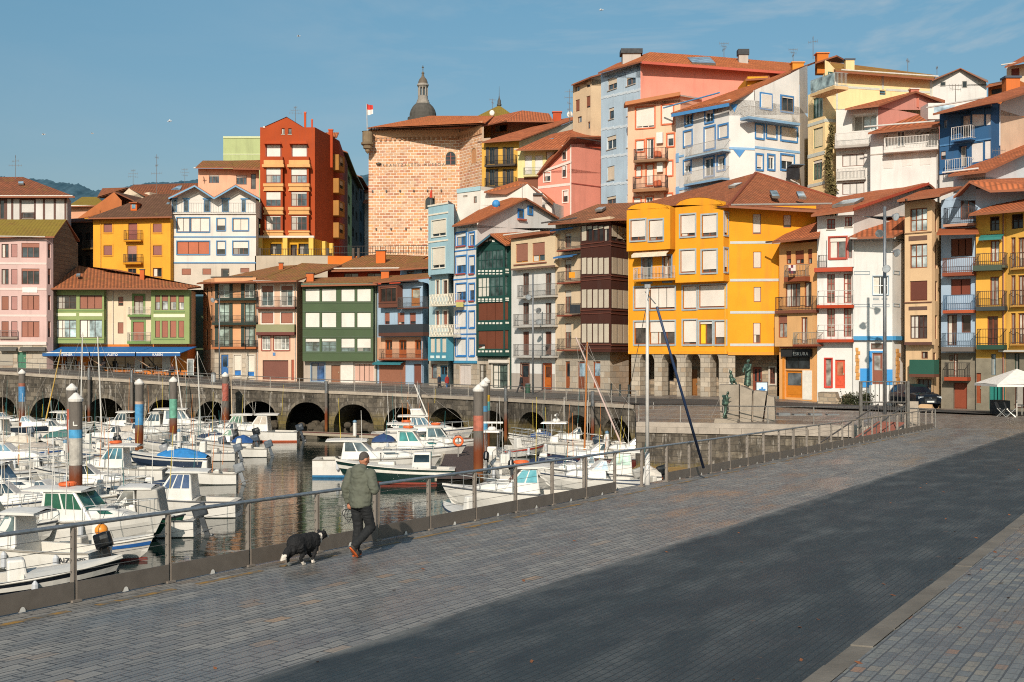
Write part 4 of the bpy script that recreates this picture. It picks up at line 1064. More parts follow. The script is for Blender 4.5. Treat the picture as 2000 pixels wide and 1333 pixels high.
# ---- penthouse right of the tower
h=House('brick_penthouse','low brick attic with tile roof beside the stone tower',[(958,163),(1066,160)],300,241,'B98A72',D=8);f=h.f(0);f.win(965,244,990,258,n=1,gl='2A2420',fr='A8612E',tr='B8702E');f.trim(945,246,958,270,'D9A040',.03)
h.roof_px([[(990,236,158.5),(1082,237,157),(1072,222,164),(1020,216,165)],[(942,246,154.5),(992,234.5,158.8),(1020,216,165),(965,228,163)]],mat=ROOF1);h.chimney(1080,221,1096,242,160,'B04E2E','B04E2E',2);h.done()
# ---- church dome
ch=thing('church_dome','grey stone church dome with slender lantern tower above the tower roof','church',P(826,240,230));s=230/F
def L_(pr):return [(r*s,(240-y)*s) for r,y in pr]
b0=P(826,240,230)
mb=MB();mb.lathe(b0,L_([(30,250),(30,231),(26,230),(26,223),(24,216),(20,209),(15,204),(12,203)]),18);mb.build('dome',concrete('5E5A54',.8),ch,smooth=False)
mb=MB();mb.lathe(b0,L_([(13,203.5),(13,200),(11.5,199),(11.5,196),(10,195),(9.5,190),(9.5,188)]),14);mb.lathe(b0,L_([(8.5,172),(9,171),(11.5,168),(11,165),(9.5,164)]),14)
for k in range(8):a=k*math.pi/4;c=b0+Vector((math.cos(a)*8.2*s,math.sin(a)*8.2*s,0));mb.tube(c+Vector((0,0,52*s)),c+Vector((0,0,70*s)),1.5*s)
mb.build('lantern',concrete('A8A096',.8),ch);mb=MB();mb.tube(b0+Vector((0,0,50*s)),b0+Vector((0,0,70*s)),5*s);mb.build('lantern_core',plain('5A6A74'),ch)
mb=MB();mb.lathe(b0,L_([(9.5,164.5),(9,160),(7,155),(3.5,151),(2.6,149),(2.2,145),(3.2,143),(1.2,141),(.5,139),(.4,131)]),14);mb.build('cupola',concrete('7A6E60',.8),ch);mb=MB();c=b0+Vector((0,0,104*s));mb.cb(c+Vector((0,0,3*s)),(.15,.15,9*s));mb.cb(c+Vector((0,0,4*s)),(4.5*s,.15,.15));mb.build('cross',plain('3A3834'),ch)
h=House('pyramid_roof_pavilion','mossy pyramid roof with a small dark spire behind the tower',[(934,205),(1002,205)],300,228,'B9A088',D=6);h.roof_px([[(930,228,204),(1006,228,204),(975,206,209)],[(930,228,204),(975,206,209),(932,228,214)],[(1006,228,204),(975,206,209),(1004,228,214)]],mat=MOSSY)
mb=MB();a=P(975,207,209);s2=209/F;mb.lathe(a,[(4.5*s2,0),(4.5*s2,3*s2),(3.5*s2,4*s2),(3.3*s2,10*s2),(1.5*s2,14*s2),(.5*s2,20*s2),(.2*s2,38*s2)],10);mb.build('spire',plain('4A4844'),h.root);h.done()
# ---- yellow balcony house behind
h=House('ochre_balcony_house','ochre house with dark shuttered balconies right of the stone tower',[(941,150),(1014,148.5)],390,279,'D2A24A',D=9);f=h.f(0)
for y0,y1 in ((288,321),(331,363)):
    for x0,x1 in ((949,973),(982,1003)):
        f.win(x0+6.5,y0,x1-6.5,y1,n=2,gl='1E2224',fr='3A332E');f.trim(x0,y0,x0+6,y1,'3A3430',.06,'shutter');f.trim(x1-6,y0,x1,y1,'3A3430',.06,'shutter')
    f.balc(946,y0+16,1006,y1,y1+4,.9,rc='2E2C2C',sc='4A423C')
h.roof_px([[(941,277.5,148.8),(1018,272,147.2),(1148,223,160),(1080,236,163),(990,262,160)]],mat=ROOF1);h.gutter(f,-.2,f.L,h.z1-.1,1.0,'5A4638')
h.wallmb.poly([P(1014,390,148.5),P(1150,390,160),P(1150,225,160),P(1014,277,148.5)],h.mi(plaster('E2D3BE')),[(0,0),(12,0),(12,8),(0,4)]);h.done()
h=House('lime_house','pale lime house with white shutters behind the salmon gable',[(1011,142),(1096,141)],372,293,'D6CE94',D=9);f=h.f(0)
f.wins([(1025,1039),(1045,1060)],[(304,341)],n=1,sh=1,shc='DAD6D0',fr='C8C4BA');f.win(1067,297,1083,313,n=1,sh=1,shc='DAD6D0');f.balc(1022,327,1063,342,345,.5,rc='8A8A80',sc='C9BE90');f.band(347,380,h.mi(plaster('7A4E3C')))
h.roof_px([[(1008,292.5,140.5),(1096,290,139.5),(1120,253,147),(1078,262,149)]],mat=ROOF1);h.skylight((1071,274,143.6),(1080,273,143.5),(1089,268,145),(1080,269,145.2));h.gutter(f,-.2,f.L,h.z1-.1,1.0);h.done()
# ---- salmon gable house
h=House('salmon_gable_house','salmon house with slanting roof line and white trimmed windows',[(1051,137),(1116,134),(1173,137)],430,338,'E59480',back=[(1173,150),(1060,150)]);f,g=h.f(0),h.f(1)
f.gable([(1051.2,338),(1116,271.5),(1116,338)]);g.gable([(1116,339),(1116,271),(1173,271),(1173,339)])
for x0,y0,x1,y1 in ((1099.5,286,1106,312),(1099.5,325,1106,346),(1062.5,337,1075,354.5),(1099.5,373,1109,395)):f.win(x0,y0,x1,y1,n=1,sh=.4,shc='D8CFC8',tr='DCCFC4',tw=.12,gl='3A3A3A')
f.trim(1051,361,1116,366,'D8C8BE',.04)
mb=MB()
for a,b in (((1051,341),(1116,318)),):mb.box(P(a[0],a[1],136.9),P(b[0],b[1],133.9)-P(a[0],a[1],136.9),Vector((0,0,.28)),Vector((0,-.05,0)))
mb.build('trim',plain('D8C8BE'),h.root);f.trim(1113.5,272,1116,430,'D8C8BE',.03);g.trim(1116,361,1173,363,'9A4A3E',.05);g.trim(1143,281,1173,289,'A84830',.03)
h.roof_px([[(1048,341,136.5),(1114,268,132.8),(1176,267,136),(1120,254,146),(1100,270,148)],[(1114,268,132.8),(1176,268,136),(1176,257,145),(1118,252.5,142)]],mat=ROOF1)
h.gutter(g,0,g.L,P(1116,271,134).z,.8,'4A4440');h.done()
# ---- white rear houses over the blue row
h=House('white_flat_house','white flat roofed house with pale blue fascia in front of the tower',[(893,138),(939,135.5)],470,370,'DBD3C8',D=6);f=h.f(0);f.win(925,384,931,397,n=1,gl='5A5650');f.win(904,382,913,385.5,n=1,sh=1,shc='B9AFA0');f.trim(893,367,939,375,'9DB9C0',.1,'fascia');h.done()
h=House('white_ridge_house','white house with an orange roof slope behind the blue window gable',[(938,134),(1078,131)],470,402,'D8D2CA',D=9);f=h.f(0)
f.gable([(938.2,402),(939,372),(985,376),(1030,358),(1055,373),(1077,396),(1077.5,402)]);h.roof_px([[(945,374.5,133),(988,377.5,132.5),(1030,356.5,132),(1010,354,141)],[(1030,356.5,132),(1080,398,130),(1085,392,139),(1012,354,141)]],mat=ROOF3)
mb=MB();a,b=P(1042,424,129),P(1059,382,129);mb.box(a,Vector((b.x-a.x,0,0)),Vector((0,.8,0)),Vector((0,0,b.z-a.z)));o=mb.build('chimney',plaster('B9A89C'),h.root);g2=MB();g2.cb(((a.x+b.x)/2,129.3,b.z+.1),((b.x-a.x)*1.1,1.1,.2));g2.build('cap',plain('2E2E30'),o)
h.done()
# ================================================================ promenade row between the cafe and the yellow corner house
# ---- peach house with green shutters
h=House('shuttered_house','apricot house with dark green shutters and iron balconies beside the alley',[(397,141),(419,136),(500,135.5)],741,548,'D59E74',back=[(510,146),(420,148)]);g,f=h.f(0),h.f(1)
st=h.mi(blocks('ashlar'));f.band(683,760,st);g.band(683,760,st)
GS='22332C'
for y0,y1,nn in ((555,582,1),(592,630,2),(638,678,3)):
    for x0,x1 in ((427,448),(478,496)):
        f.win(x0,y0,x1,y1,n=2,rows=2,gl='7E8E88',fr=GS if nn > 1 else 'C9CEC8');
        f.trim(x0-7,y0,x0-.5,y1,GS,.07,'shutter');f.trim(x1+.5,y0,min(x1+6.5,499),y1,GS,.07,'shutter')
    f.balc(414 if nn > 1 else 420,y1-13,500,y1,y1+(5 if nn < 3 else 4),.7,rc='33302E',sc='2E3A34' if nn < 3 else 'A8653E')
    for q in (.25,.65):g.win_sz(g.L*q,g.L*q+.9,f.Z(y1-4,1),f.Z(y0+4,1),n=2,sh=1,shc='1E2A26',fr=GS)
f.win(432,693,446,736,kind='door',pan='1F5A94',fr='1F5A94',n=1,gl='2A3A48');f.win(457,694,471,736,n=1,sh=.74,shc='D8CDBE',fr='C8BEAE',gl='1F5A94',tr='B9AFA0');f.win(482,694,497,737,n=1,sh=.74,shc='D8CDBE',fr='C8BEAE',gl='1F5A94',tr='B9AFA0')
h.roof_px([[(384,553,140),(412,551,134),(502,549,134.2),(580,518,144),(540,520,147)],[(384,553,140),(540,520,147),(470,545,152)]],mat=ROOF2);h.gutter(f,0,f.L,h.z1-.02,1.2,'3A3A36');h.chimney(545,515,553,527,142,'C0602E',cy=1.5);h.done()
# ---- brown shutter house with garage
h=House('garage_house','narrow rosy house with a brown garage door and planter balcony',[(501,135.5),(580,135)],744,550,'D6B298',D=11);f=h.f(0)
f.win(511,558,534,598,n=2,sh=.25,shc=BR,tr='DCD0C4',gl='4E5E60',fr='CFCAC2');f.win(549,558,572,598,n=2,sh=.25,shc=BR,tr='DCD0C4',gl='4E5E60',fr='CFCAC2')
f.wins([(511,534),(549,572)],[(611,632)],n=1,sh=1,shc='96604E',tr='DCD0C4');f.win(512,657,528,684,n=3,rows=2,gl='8A8E8C',fr='DCD8D0',tr='8A4838');f.win(535,657,565,684,n=4,rows=2,gl='8A8E8C',fr='DCD8D0',tr='8A4838')
f.balc(500,580,576,600,604,.7,rc='3A3634',sc='6A3E34');f.balc(500,634,575,649,655,.6,rc='8C8A6A',sc='6A3E38',style='solid')
f.win(513,704,563,742,n=1,sh=1,shc='74483C',fr='6A4438',rv=.3);f.win(569,703,574,743,n=1,sh=1,shc='A05038')
f.trim(533,689,538,695,'4A78A8',.05,'plaque');h.pipe(f,577,552,744,'B9B0A6');h.pipe(f,503,552,744,'B9B0A6')
h.roof_px([[(500,550,133.9),(579,548,133.4),(668,517,144),(590,514,146)]],mat=ROOF2);h.gutter(f,0,f.L,h.z1-.05,1.2,'C9C2B8');h.chimney(599,535,613,548,136,'C66A38',cy=1.5);h.done()
# ---- narrow stair passage dark
h=House('alley_house','dark reddish wall with cables beside the green panelled block',[(580,139),(594,139)],744,556,'5A3A30',D=8);h.done()
# ---- green panel block
GP='4C5C42'
h=House('green_panel_block','four bay block with dark green bands and rows of white roller shutters',[(593,133.5),(735,133)],747,556,'8A9080',D=12,cat='building');f=h.f(0)
b=h.bay(f,591,729,560,706,.8,plaster(GP));q=b[1]
CX=((596,624.5),(628,657),(666,693),(697,724.5))
for x0,x1 in CX:
    q.win(x0,564,x1,590,n=1,sh=1,shc='DAD4CA',fr='3E4C3A');q.win(x0,611,x1,640.5,n=1,sh=1,shc='DAD4CA',fr='3E4C3A')
for (x0,x1),s in zip(CX,(.24,.24,.74,.74)):q.win(x0,661.5,x1,687.5,n=2,rows=2,sh=s,shc='DAD4CA',fr='4E5E52',gl='56686A')
b[2].win_sz(.15,.7,q.Z(590,1),q.Z(564,1),n=1,sh=1,shc='C8C2B8',fr='3E4C3A');b[2].win_sz(.15,.7,q.Z(640,1),q.Z(611,1),n=1,sh=1,shc='C8C2B8',fr='3E4C3A')
q.trim(591,591.5,729,593,'3E4E38',.03);q.trim(591,608,729,610,'3E4E38',.03);q.trim(591,642,729,643.5,'3E4E38',.03);q.trim(591,657,729,659,'3E4E38',.03);q.trim(591,688.5,729,690,'3E4E38',.03)
f.band(706,770,h.mi(plaster('B0A294')));f.win(608,709,634,745,n=2,gl='2E4A6E',fr='3A5A84',kind='window',tr='7E8E98');f.win(647,714,664,747,kind='door',pan='7A4A2C',n=1,gl=None);f.win(692,710,731,746,n=4,rows=3,sh=1,shc='C9A08E',fr='D8CFC4');f.trim(666,707,690,748,'CFC6BC',.05,'panel')
h.roof_px([[(588,557.5,132),(737,554.5,131.6),(745,540,139),(600,543,140)]],mat=ROOF2);h.gutter(f,0,f.L,h.z1-.05,1.2,'5E7A6A')
h.done()
h=House('rooftop_house','set back red attic house with mossy roof above the green panelled block',[(640,143),(790,142)],565,526,'B9482E',D=9);f=h.f(0);f.win(672,534,700,542,n=2,gl='3E4648');f.win(717,534,745,542,n=2,gl='3E4648')
h.roof_px([[(640,529,141.5),(786,526,140.5),(836,500,150),(734,497,152),(698,502,151)]],mat=ROOF2);h.gutter(f,0,f.L,h.z1,.9,'D0C8BE');h.chimney(735,491,753,509,146,'D06A2E',cy=1.5);h.chimney(745,531,760,548,136,'C86A34',cy=1.5);h.done()
h=House('blue_attic_house','pale blue attic with small windows and tile roof beside the tall light blue house',[(782,137.5),(838,136)],575,528,'8FAFC8',D=8);f=h.f(0);f.win(795,530,808,536.5,n=2,gl='3A4248');f.win(824,527,836,534,n=2,gl='3A4248');h.roof_px([[(776,526,136),(840,522,134.5),(842,505,141),(800,508,143)]],mat=ROOF2);h.done()
# ---- blue house with wooden balconies
h=House('blue_wood_balcony_house','narrow blue house with three wooden balconies and a teal bar awning',[(737,133),(826,128.5),(836,131)],748,556,'A0B6CA',back=[(836,141),(745,143)]);f=h.f(0)
b=h.bay(f,739,776,558,601,.8,plaster('6A4234'))[1];b.win(742,561,773,590,n=3,gl='2A2420',fr='5A3428',sh=.12,shc=BR);b.trim(739,592,776,593.5,'4A2C22',.03)
f.win(803,563,820,598,kind='door',pan='A8682E',n=1,gl='8E8A7C');f.balc(776,581,826,601,603.5,.85,rc='5A5450',sc='5E3C30')
for x0,x1 in ((751,761),(776,790),(800,812)):f.win(x0,611,x1,634,n=1,sh=.8,shc='9A604E',fr='7A4434')
f.balc(739,634,826,650,657,.85,rc='34393E',sc='5A3A30',style='solid')
for x0,x1 in ((752,766),(779,794),(810,824)):f.win(x0,664,x1,699,kind='door',pan='A85420',n=2,gl='3A2A20')
f.band(659,703,h.mi(plaster('D0A080')));f.balc(739,682,826,701,704,.8,rc='4A4440',sc='8A4A30')
f.band(704,770,h.mi(plaster('A0B6CA')));f.trim(741,704,792,752,'8A5A44',.03,'brick_panel');f.awning(738,705,793,713,'2A6E78',.8,arms=False);f.win(752,714,766,731,n=2,gl='2A3434',fr='20282A');f.win(778,713,792,750,kind='door',pan='1E3A3C',n=1);f.win(808,711,826,751,n=1,sh=1,shc='7A4A3C',fr='6A4034')
h.roof_px([[(728,552,131.8),(842,541,126.5),(846,533,133),(745,540,140)]],mat=ROOF2);h.gutter(f,-.3,f.L+.3,h.z1+.1,1.0,'4A3C34');h.pipe(f,825,560,748,'9AB4CC');h.done()
# ---- light blue tower house
LB='9CBCC6';CR='DCD2C0';TL='2E7E96'
h=House('light_blue_tower_house','tall slim light blue house with cream lattice balconies',[(838,127),(875,124.3),(889,128)],752,402,'A2BCC2',back=[(897,139),(850,142)]);f,g=h.f(0),h.f(1)
b=h.bay(f,836.5,875.5,402,536,.7,plaster(LB));q=b[1]
q.trim_sz(0,q.L,q.Z(421,1),q.Z(418,1),CR,.06);q.trim_sz(0,q.L,q.Z(474,1),q.Z(471,1),CR,.06);q.trim_sz(0,q.L,q.Z(403,1),q.Z(400,1),CR,.1,'parapet')
q.win(843,430,871,462,n=2,sh=.88,shc=CR,fr='D8D0C2',tr='D8D0C2',tw=.08);q.win(843.5,484,869,524,n=2,sh=.8,shc=CR,fr='D8D0C2',tr='D8D0C2',tw=.08)
for y in ((430,462),(484,524)):g.win_sz(.6,1.7,f.Z(y[1],1),f.Z(y[0],1),n=1,sh=.8,shc=CR,fr='D8D0C2')
for y0,y1,s in ((548,575,.0),(608,637,1)):
    for x0,x1 in ((852,857.5),(866,874)):f.win(x0,y0,x1,y1,n=1,sh=s,shc=BR,gl='4A3A32',tr=CR,tw=.15)
    f.balc(838.5,y0+27,884,y0+48,y0+50,1.0,rc='DDD2BE',sc='DDD2BE',style='cross')
b2=h.bay(f,836,873,658,705,.8,plaster('4E90A4'))[1]
for x0,x1 in ((840,849),(851,860),(862.5,871.5)):b2.win(x0,661,x1,690,n=1,sh=1,shc='D8CDBA',fr=TL);b2.trim(x0+1,695,x1-1,700,'D0DCD8',.03,'panel')
f.band(706,770,h.mi(blocks('ashlar')));f.win(859,714,874,746,kind='door',pan='2E5E74',n=2);f.win(842,712,853,740,n=1,gl='5A6468')
h.wallmb.poly([h.f(1).pt(0,h.z1),h.f(1).pt(h.f(1).L,h.z1),h.f(1).pt(h.f(1).L,h.z1+.2),h.f(1).pt(0,h.z1+.2)])
h.done()
# ---- white and blue house with long gable side
BB='2E72B0'
h=House('white_blue_frame_house','slim white house with bright blue window frames and a long white gable side',[(886,124),(932,120.5),(1087,129.5)],757,446,'D9D6D2',back=[(1087,132),(900,133)]);f,g=h.f(0),h.f(1)
g.gable([(932.2,446),(935,432),(1028,390),(1086,426),(1086.6,446)])
f.gable([(886,446),(886,443),(931.5,434),(931.8,446)])
for y0,y1,s in ((455,480,.25),(501,534,.5),(555,587,.45),(609,640,1),(662,695,1)):
    for x0,x1,n in ((891,910,2),(916.5,926.5,1)):
        f.win(x0,y0,x1,y1,n=n,sh=s,shc='DEDAD4',fr=BB,tr=BB,tw=.13,gl='2E4458')
        if s < 1:f.trim(x0,y1+.5,x1,y1+3,'A0483C',.14,'flower_box')
for y in (489,545,597,653):f.trim(886,y-1.2,932,y+1.2,BB,.05)
f.trim(886,705,932,710,'3E86A8',.1);f.trim(911.5,446,913,705,'5E96C4',.03)
f.band(709,780,h.mi(blocks('ashlar')));f.win(897,713,920,753,n=3,sh=1,shc='CFC4BC',fr='B9A8A0')
g.win(1012,410,1022,427,n=1,gl='4A545A',fr=BB,tr=BB,tw=.1);g.win(1031,404,1040,419,n=1,gl='4A545A',fr=BB,tr=BB,tw=.1);g.trim(1010,428,1026,431,'A85A44',.25,'flower_box')
h.roof_px([[(883,441,122.6),(933,432.5,119.3),(1028,387,125),(990,386,135),(935,410,136)],[(1028,387,125),(1091,426,129),(1094,424,139),(990,386,135)]],mat=ROOF3)
h.chimney(964,401,974,413,126,'C85A34','2E6EA8',2);mb=MB();a=P(969,399,126);mb.ball(a,(.42,.42,.45));mb.build('chimney_cowl',plain('3A84BE'),h.root);h.done()
fl=thing('banner','red and yellow banner hung under a blue framed window','banner',P(898,590,121.5));mb=MB();mb.grid([[P(891+14*i/4,586+14*j/3,121.9-.02*math.sin(i*2)) for i in range(5)] for j in range(4)])
for i,q in enumerate(mb.f):mb.f[i]=(q[0],1 if i >= 4 else 0,None)
mb.build('cloth',[plain('B0706A',.85),plain('A8A05E',.85)],fl)
# ---- dark green gallery house
DG='1F4640'
h=House('green_gallery_house','dark green glazed gallery house with a gabled front',[(932,120.3),(996,117)],760,479,'2F5048',D=11,mat=plaster(DG));f=h.f(0)
b=h.bay(f,930,985,479,696,.7,plaster(DG));q=b[1];r=b[2]
for y0,y1,n,rw in ((489,526,7,2),(541,580,6,2)):q.win(933,y0,983,y1,n=n,rows=rw,gl='3E4E4C',fr=DG,rv=.08,sh=.0);r.win_sz(.1,.62,q.Z(y1,1),q.Z(y0,1),n=1,rows=2,gl='3A4A48',fr=DG)
for y0,y1 in ((591,627),(646,683)):q.win(932.5,y0,983,y1,n=3,sh=1,shc='70402E',fr=DG);r.win_sz(.1,.62,q.Z(y1,1),q.Z(y0,1),n=1,sh=1,shc='70402E',fr=DG)
for y0,y1 in ((528,531.5),(583.5,587),(630,633.5),(685,688.5),(534,536.5),(588,589.8)):
    for i in range(7):x=934+i*7.1;q.trim(x,y0,x+4.4,y1,'D5D3C8',.03,'panel')
    r.trim_sz(.15,.58,q.Z(y1,1),q.Z(y0,1),'D5D3C8',.03,'panel')
q.gable([(930,479),(957.5,459.5),(985,479)]);
for x,y in ((951,469),(957.5,467),(964,469)):q.trim(x-2.4,y,x+2.4,y+4,'D5D3C8',.03,'panel')
f.band(699,790,h.mi(blocks('ashlar')));f.win(936,712,950,752,n=2,rows=3,gl='5A5448',fr='4A4238');f.win(962,712,992,758,n=3,rows=3,gl='46524C',fr='2E3A36',tr='CFC6BA');f.trim(958,703,995,709,'CFC6BA',.3,'canopy')
h.roof_px([[(926,481.5,118.3),(957.5,456.5,117.2),(1044,452,126),(1010,462,130)],[(957.5,456.5,117.2),(988,478,116),(1046,470,120),(1044,452,126)]],mat=ROOF3)
mb=MB()
for a,b_ in (((926,482),(957.5,457.5)),((957.5,457.5),(988,478.5))):p0,p1=P(*a,118),P(*b_,117);mb.box(p0-Vector((0,.05,.2)),p1-p0,Vector((0,.1,0)),Vector((0,0,.22)))
mb.build('bargeboard',plain('36596A'),h.root);h.done()
fl=thing('flag','red, white and green flag hung low on the dark green gallery','flag',P(940,686,118.5));mb=MB();mb.poly([P(932,673,119.4),P(932,685,119.4),P(937,680,119.2)]);
for j,m in ((0,1),(1,2),(2,3)):mb.poly([P(932+(5 if j == 1 else 2.5 if j != 1 else 0),673+4*j,119.3),P(947,673+4*j,118.5),P(947,677+4*j,118.5),P(932+2.5,677+4*j,119.3)],m)
mb.build('cloth',[plain('C0382E',.8),plain('262624',.8),plain('D8D4CC',.8),plain('3E6E4A',.8)],fl)
# ---- narrow white house with cream top box
h=House('narrow_white_house','narrow white house with a cream top floor box and thin balconies',[(999,117),(1084,112)],761,466,'D6D3CE',D=11);f=h.f(0)
b=h.bay(f,998,1084.5,462,525,.6,plaster('D6BE9C'));q=b[1]
q.win(1007,476,1031,513,n=2,sh=.93,shc='9A6856',fr='B9772E',gl='B07A3A');q.win(1039.5,474,1064,511,n=2,sh=.72,shc='9A6856',fr='B9772E',gl='3E4A4E');q.trim(1004,514.5,1068,517,'7A4A3A',.08,'sill');q.trim_sz(0,q.L,q.z0,q.z0+.15,'6E5448',.04)
for y0,y1,ys,s in ((534,577,580,.0),(592,634,637.5,0),(648,694,697,1)):
    for x0,x1 in ((1021,1033),(1065,1077)):f.win(x0,y0,x1,y1,n=2,rows=2,sh=s,shc='6A4234',fr='5E3A2E',gl='4A4440')
    f.balc(1009 if y0 < 580 else 1001,ys-24,1080,ys-1,ys+2,.75,rc='6A6864',sc='B5B0A8')
f.band(730,790,h.mi(plaster('A89E94')));f.win(1018,711,1033,757,kind='door',pan='5A382E',n=1,tr='6A4A3C');f.win(1062,712,1076.5,758,kind='door',pan='B05C1E',n=1,tr='7A3A22',gl='4A2A18')
h.roof_px([[(993,464,115.8),(1066,452,111.8),(1088,458,111),(1092,450,117),(1020,455,124)],],mat=ROOF5);h.gutter(f,-.3,f.L*.8,h.z1+.28,.75,'D5CCBE');h.done()
# ---- brown gallery house
BG='4A2A22'
h=House('brown_gallery_house','tall house with a dark brown wooden gallery wrapping its corner',[(1085,111.8),(1191,105.5),(1230,108)],764,438,'DCC4A4',back=[(1240,118),(1100,122)]);f,g=h.f(0),h.f(1)
b=h.bay(f,1134,1193,437,688,.9,plaster(BG));q=b[1]
gb=Face(h,q.b,(PX(1228,106.9),106.9),q.z0,q.z1)
h.bays[-1]=('bay',[b[0],q,gb],plaster(BG),q.z0,q.z1,True)
for y0,y1,s in ((441,472,.22),(503,537,1),(565,603,1),(632,671,1)):
    for i in range(5):q.win(1136+i*11,y0,1146+i*11,y1,n=1,sh=s if i else 1,shc='CFC2AE',fr='3A2018',gl='2A221E',rv=.06)
    for i in range(3):a=gb.L*(.04+i*.32);gb.win_sz(a,a+gb.L*.29,q.Z(y1+1.5,2),q.Z(y0+1.5,2),n=1,sh=.8 if s < 1 else 1,shc='C8BBA6',fr='3A2018',rv=.06)
    q.trim(1134,y1+2,1193,y1+3.6,'6A3A2C',.06);q.trim(1134,y1+9,1193,y1+10.5,'6A3A2C',.05);gb.trim_sz(0,gb.L,q.Z(y1+5,2),q.Z(y1+3.4,2),'6A3A2C',.06);gb.trim_sz(0,gb.L,q.Z(y1+12,2),q.Z(y1+10.5,2),'6A3A2C',.05)
q.trim(1134,438,1193,440,'6A3A2C',.06)
for y0,y1,ys,yy in ((455,484,488,467),(507,548,552,530),(568,612,616,596),(632,680,684,663)):
    f.win(1103,y0,1116,y1,n=2,gl='6A665E',fr='7A4434',sh=.3,shc='CFC4B4');f.balc(1087,ys-22,1133,ys-1,ys+2,.85,rc='4A423C',sc='8A4A38')
f.awning(1090,444,1134,450,'3A6EA0',.9,arms=False);f.awning(1096,497,1134,504,'3A6EA0',.9,arms=False)
f.band(688,790,h.mi(blocks('ashlar')));g.band(688,790,h.mi(blocks('ashlar')))
f.win(1104,706,1113,760,kind='door',pan='8A4A26',n=1);f.win(1128,706,1142,760,kind='door',pan='7A4630',n=1,gl='8AA0AE');f.win(1158,706,1172.5,758,kind='door',pan='8A4A2A',n=1,gl='8AA0AE')
h.roof_px([[(1070,437,110.3),(1134,432.5,106),(1196,428,103.2),(1232,427,104.2),(1258,395,110),(1167,399,114)],[(1070,437,110.3),(1167,399,114),(1110,430,124)]],mat=tiles('A0603E','78452C',.15));h.gutter(f,-.4,f.L*.62,h.z1+.05,1.3,'5A5450')
h.skylight((1162,412,109.5),(1176,411,109.2),(1184,406,110.4),(1170,407,110.7));h.done()
tw=thing('towel','dark towels drying over a railing of the gallery house','laundry',P(1123,596,108));mb=MB();mb.grid([[P(1113+20*i/6,595+18*j/3,107.2+.04*math.sin(i*1.7)) for i in range(7)] for j in range(4)]);mb.build('cloth',plain('23282E',.9),tw)
tw=thing('cushion','orange cloth hung on a balcony of the gallery house','laundry',P(1116,542,108.2));mb=MB();mb.grid([[P(1111+12*i/4,532+11*j/3,108.1+.02*math.sin(i*2)) for i in range(5)] for j in range(4)]);mb.build('cloth',plain('D08A20',.9),tw)
# ---- yellow corner house
YC='E69A24'
h=House('yellow_corner_house','big bright yellow corner building on stone pillars with two arched bays',[(1228,101),(1422,95.5),(1594,94.8)],772,420,YC,back=[(1600,108),(1250,115)],cat='building');f,g=h.f(0),h.f(1)
GB='9AA4A8'
zsp=f.Z(690,3)
h.z_base=h.z0
for F_ in (f,g):F_.z0=zsp
b1=h.bay(f,1224,1309,408,489,.9,name='arched_bay');q1=b1[1];b2=h.bay(f,1319,1413,402,551,.9,name='arched_bay');q2=b2[1]
for q,x0,x1,yt,yb in ((q1,1225,1309,399,412),(q2,1320,1413,389,404)):
    q.gable([(x0,yb-3)]+[(x0+(x1-x0)*i/10,yb-3-(yb-yt)*math.sin(math.pi*i/10)**.55) for i in range(1,10)]+[(x1,yb-3)])
    mb=MB();pts=[(x0+(x1-x0)*i/10,yb-3-(yb-yt)*math.sin(math.pi*i/10)**.55) for i in range(11)]
    for a,c in zip(pts,pts[1:]):
        qa,qc=q.S(a[0]),q.S(c[0]);A,Bq=q.pt(qa,q.Z(a[1],qa),.03),q.pt(qc,q.Z(c[1],qc),.03);n3=Vector((*q.n,0));mb.poly([A,Bq,Bq-n3*3.2,A-n3*3.2])
    mb.build('bay_top',plaster('E09A18'),h.root)
kw=dict(tr=GB,tw=.12,fr='8A4A20',gl='4A4440')
for x0,x1 in ((1231.5,1260.5),(1267.5,1294.5)):q1.win(x0,430,x1,470,n=2,sh=.8,shc=WH,**kw)
for x0,x1 in ((1329,1357.5),(1371,1399.5)):q2.win(x0,420,x1,462,n=2,sh=.88,shc=WH,**kw);q2.win(x0,489,x1,533,n=2,sh=.88,shc=WH,**kw)
b2[2].win_sz(.12,.75,q2.Z(462,2),q2.Z(419,2),n=1,sh=.85,shc=WH,**kw);b2[2].win_sz(.12,.75,q2.Z(533,2),q2.Z(488,2),n=1,sh=.85,shc=WH,**kw)
f.win(1255,503,1272,552,n=2,gl='4A5254',fr='7A8488',tr='6A86A0');f.win(1296,500,1311,550,n=2,gl='5A5048',fr='8A5A34',tr='6A86A0')
f.awning(1246,485,1314,502,'D8C8B0',1.0,arms=False);f.balc(1236,522,1318,545,549,.8,rc='B5AFA8',sc='D08A1C')
for y0,y1,s1,s2 in ((562,604,.9,.96),(629,673,.3,.4)):
    f.win(1239,y0,1262,y1,n=1,sh=s1,shc=WH,**kw);f.win(1268.5,y0-1,1318,y1,n=3,sh=s2,shc=WH,**kw)
    f.win(1334,y0-3,1360,y1,n=1,sh=.93,shc=WH,**kw)
    if y0 < 600:f.win(1366,y0-5,1418,y1-3,n=3,sh=.94,shc=WH,**kw)
    else:f.win(1366,y0-1,1391,y1,n=2,sh=.06,shc=WH,cur='D8B820',**kw);f.win(1396,y0-1,1418,y1,n=1,sh=.7,shc=WH,**kw)
for x0,y0,x1,y1,s in ((1470,418,1486.5,458,.92),(1530,420,1545.5,445,.85),(1471,492,1487,524.5,1),(1472,561,1486.5,590.5,.94),(1471,631,1485.5,671,.55)):g.win(x0,y0,x1,y1,n=1,sh=s,shc='CFC2B4',fr='8A4A24',gl='4A3A32')
for y in (474,547.5,610.5,674):g.trim(1426,y-2.5,1524,y+2.5,'B4B6B4',.03)
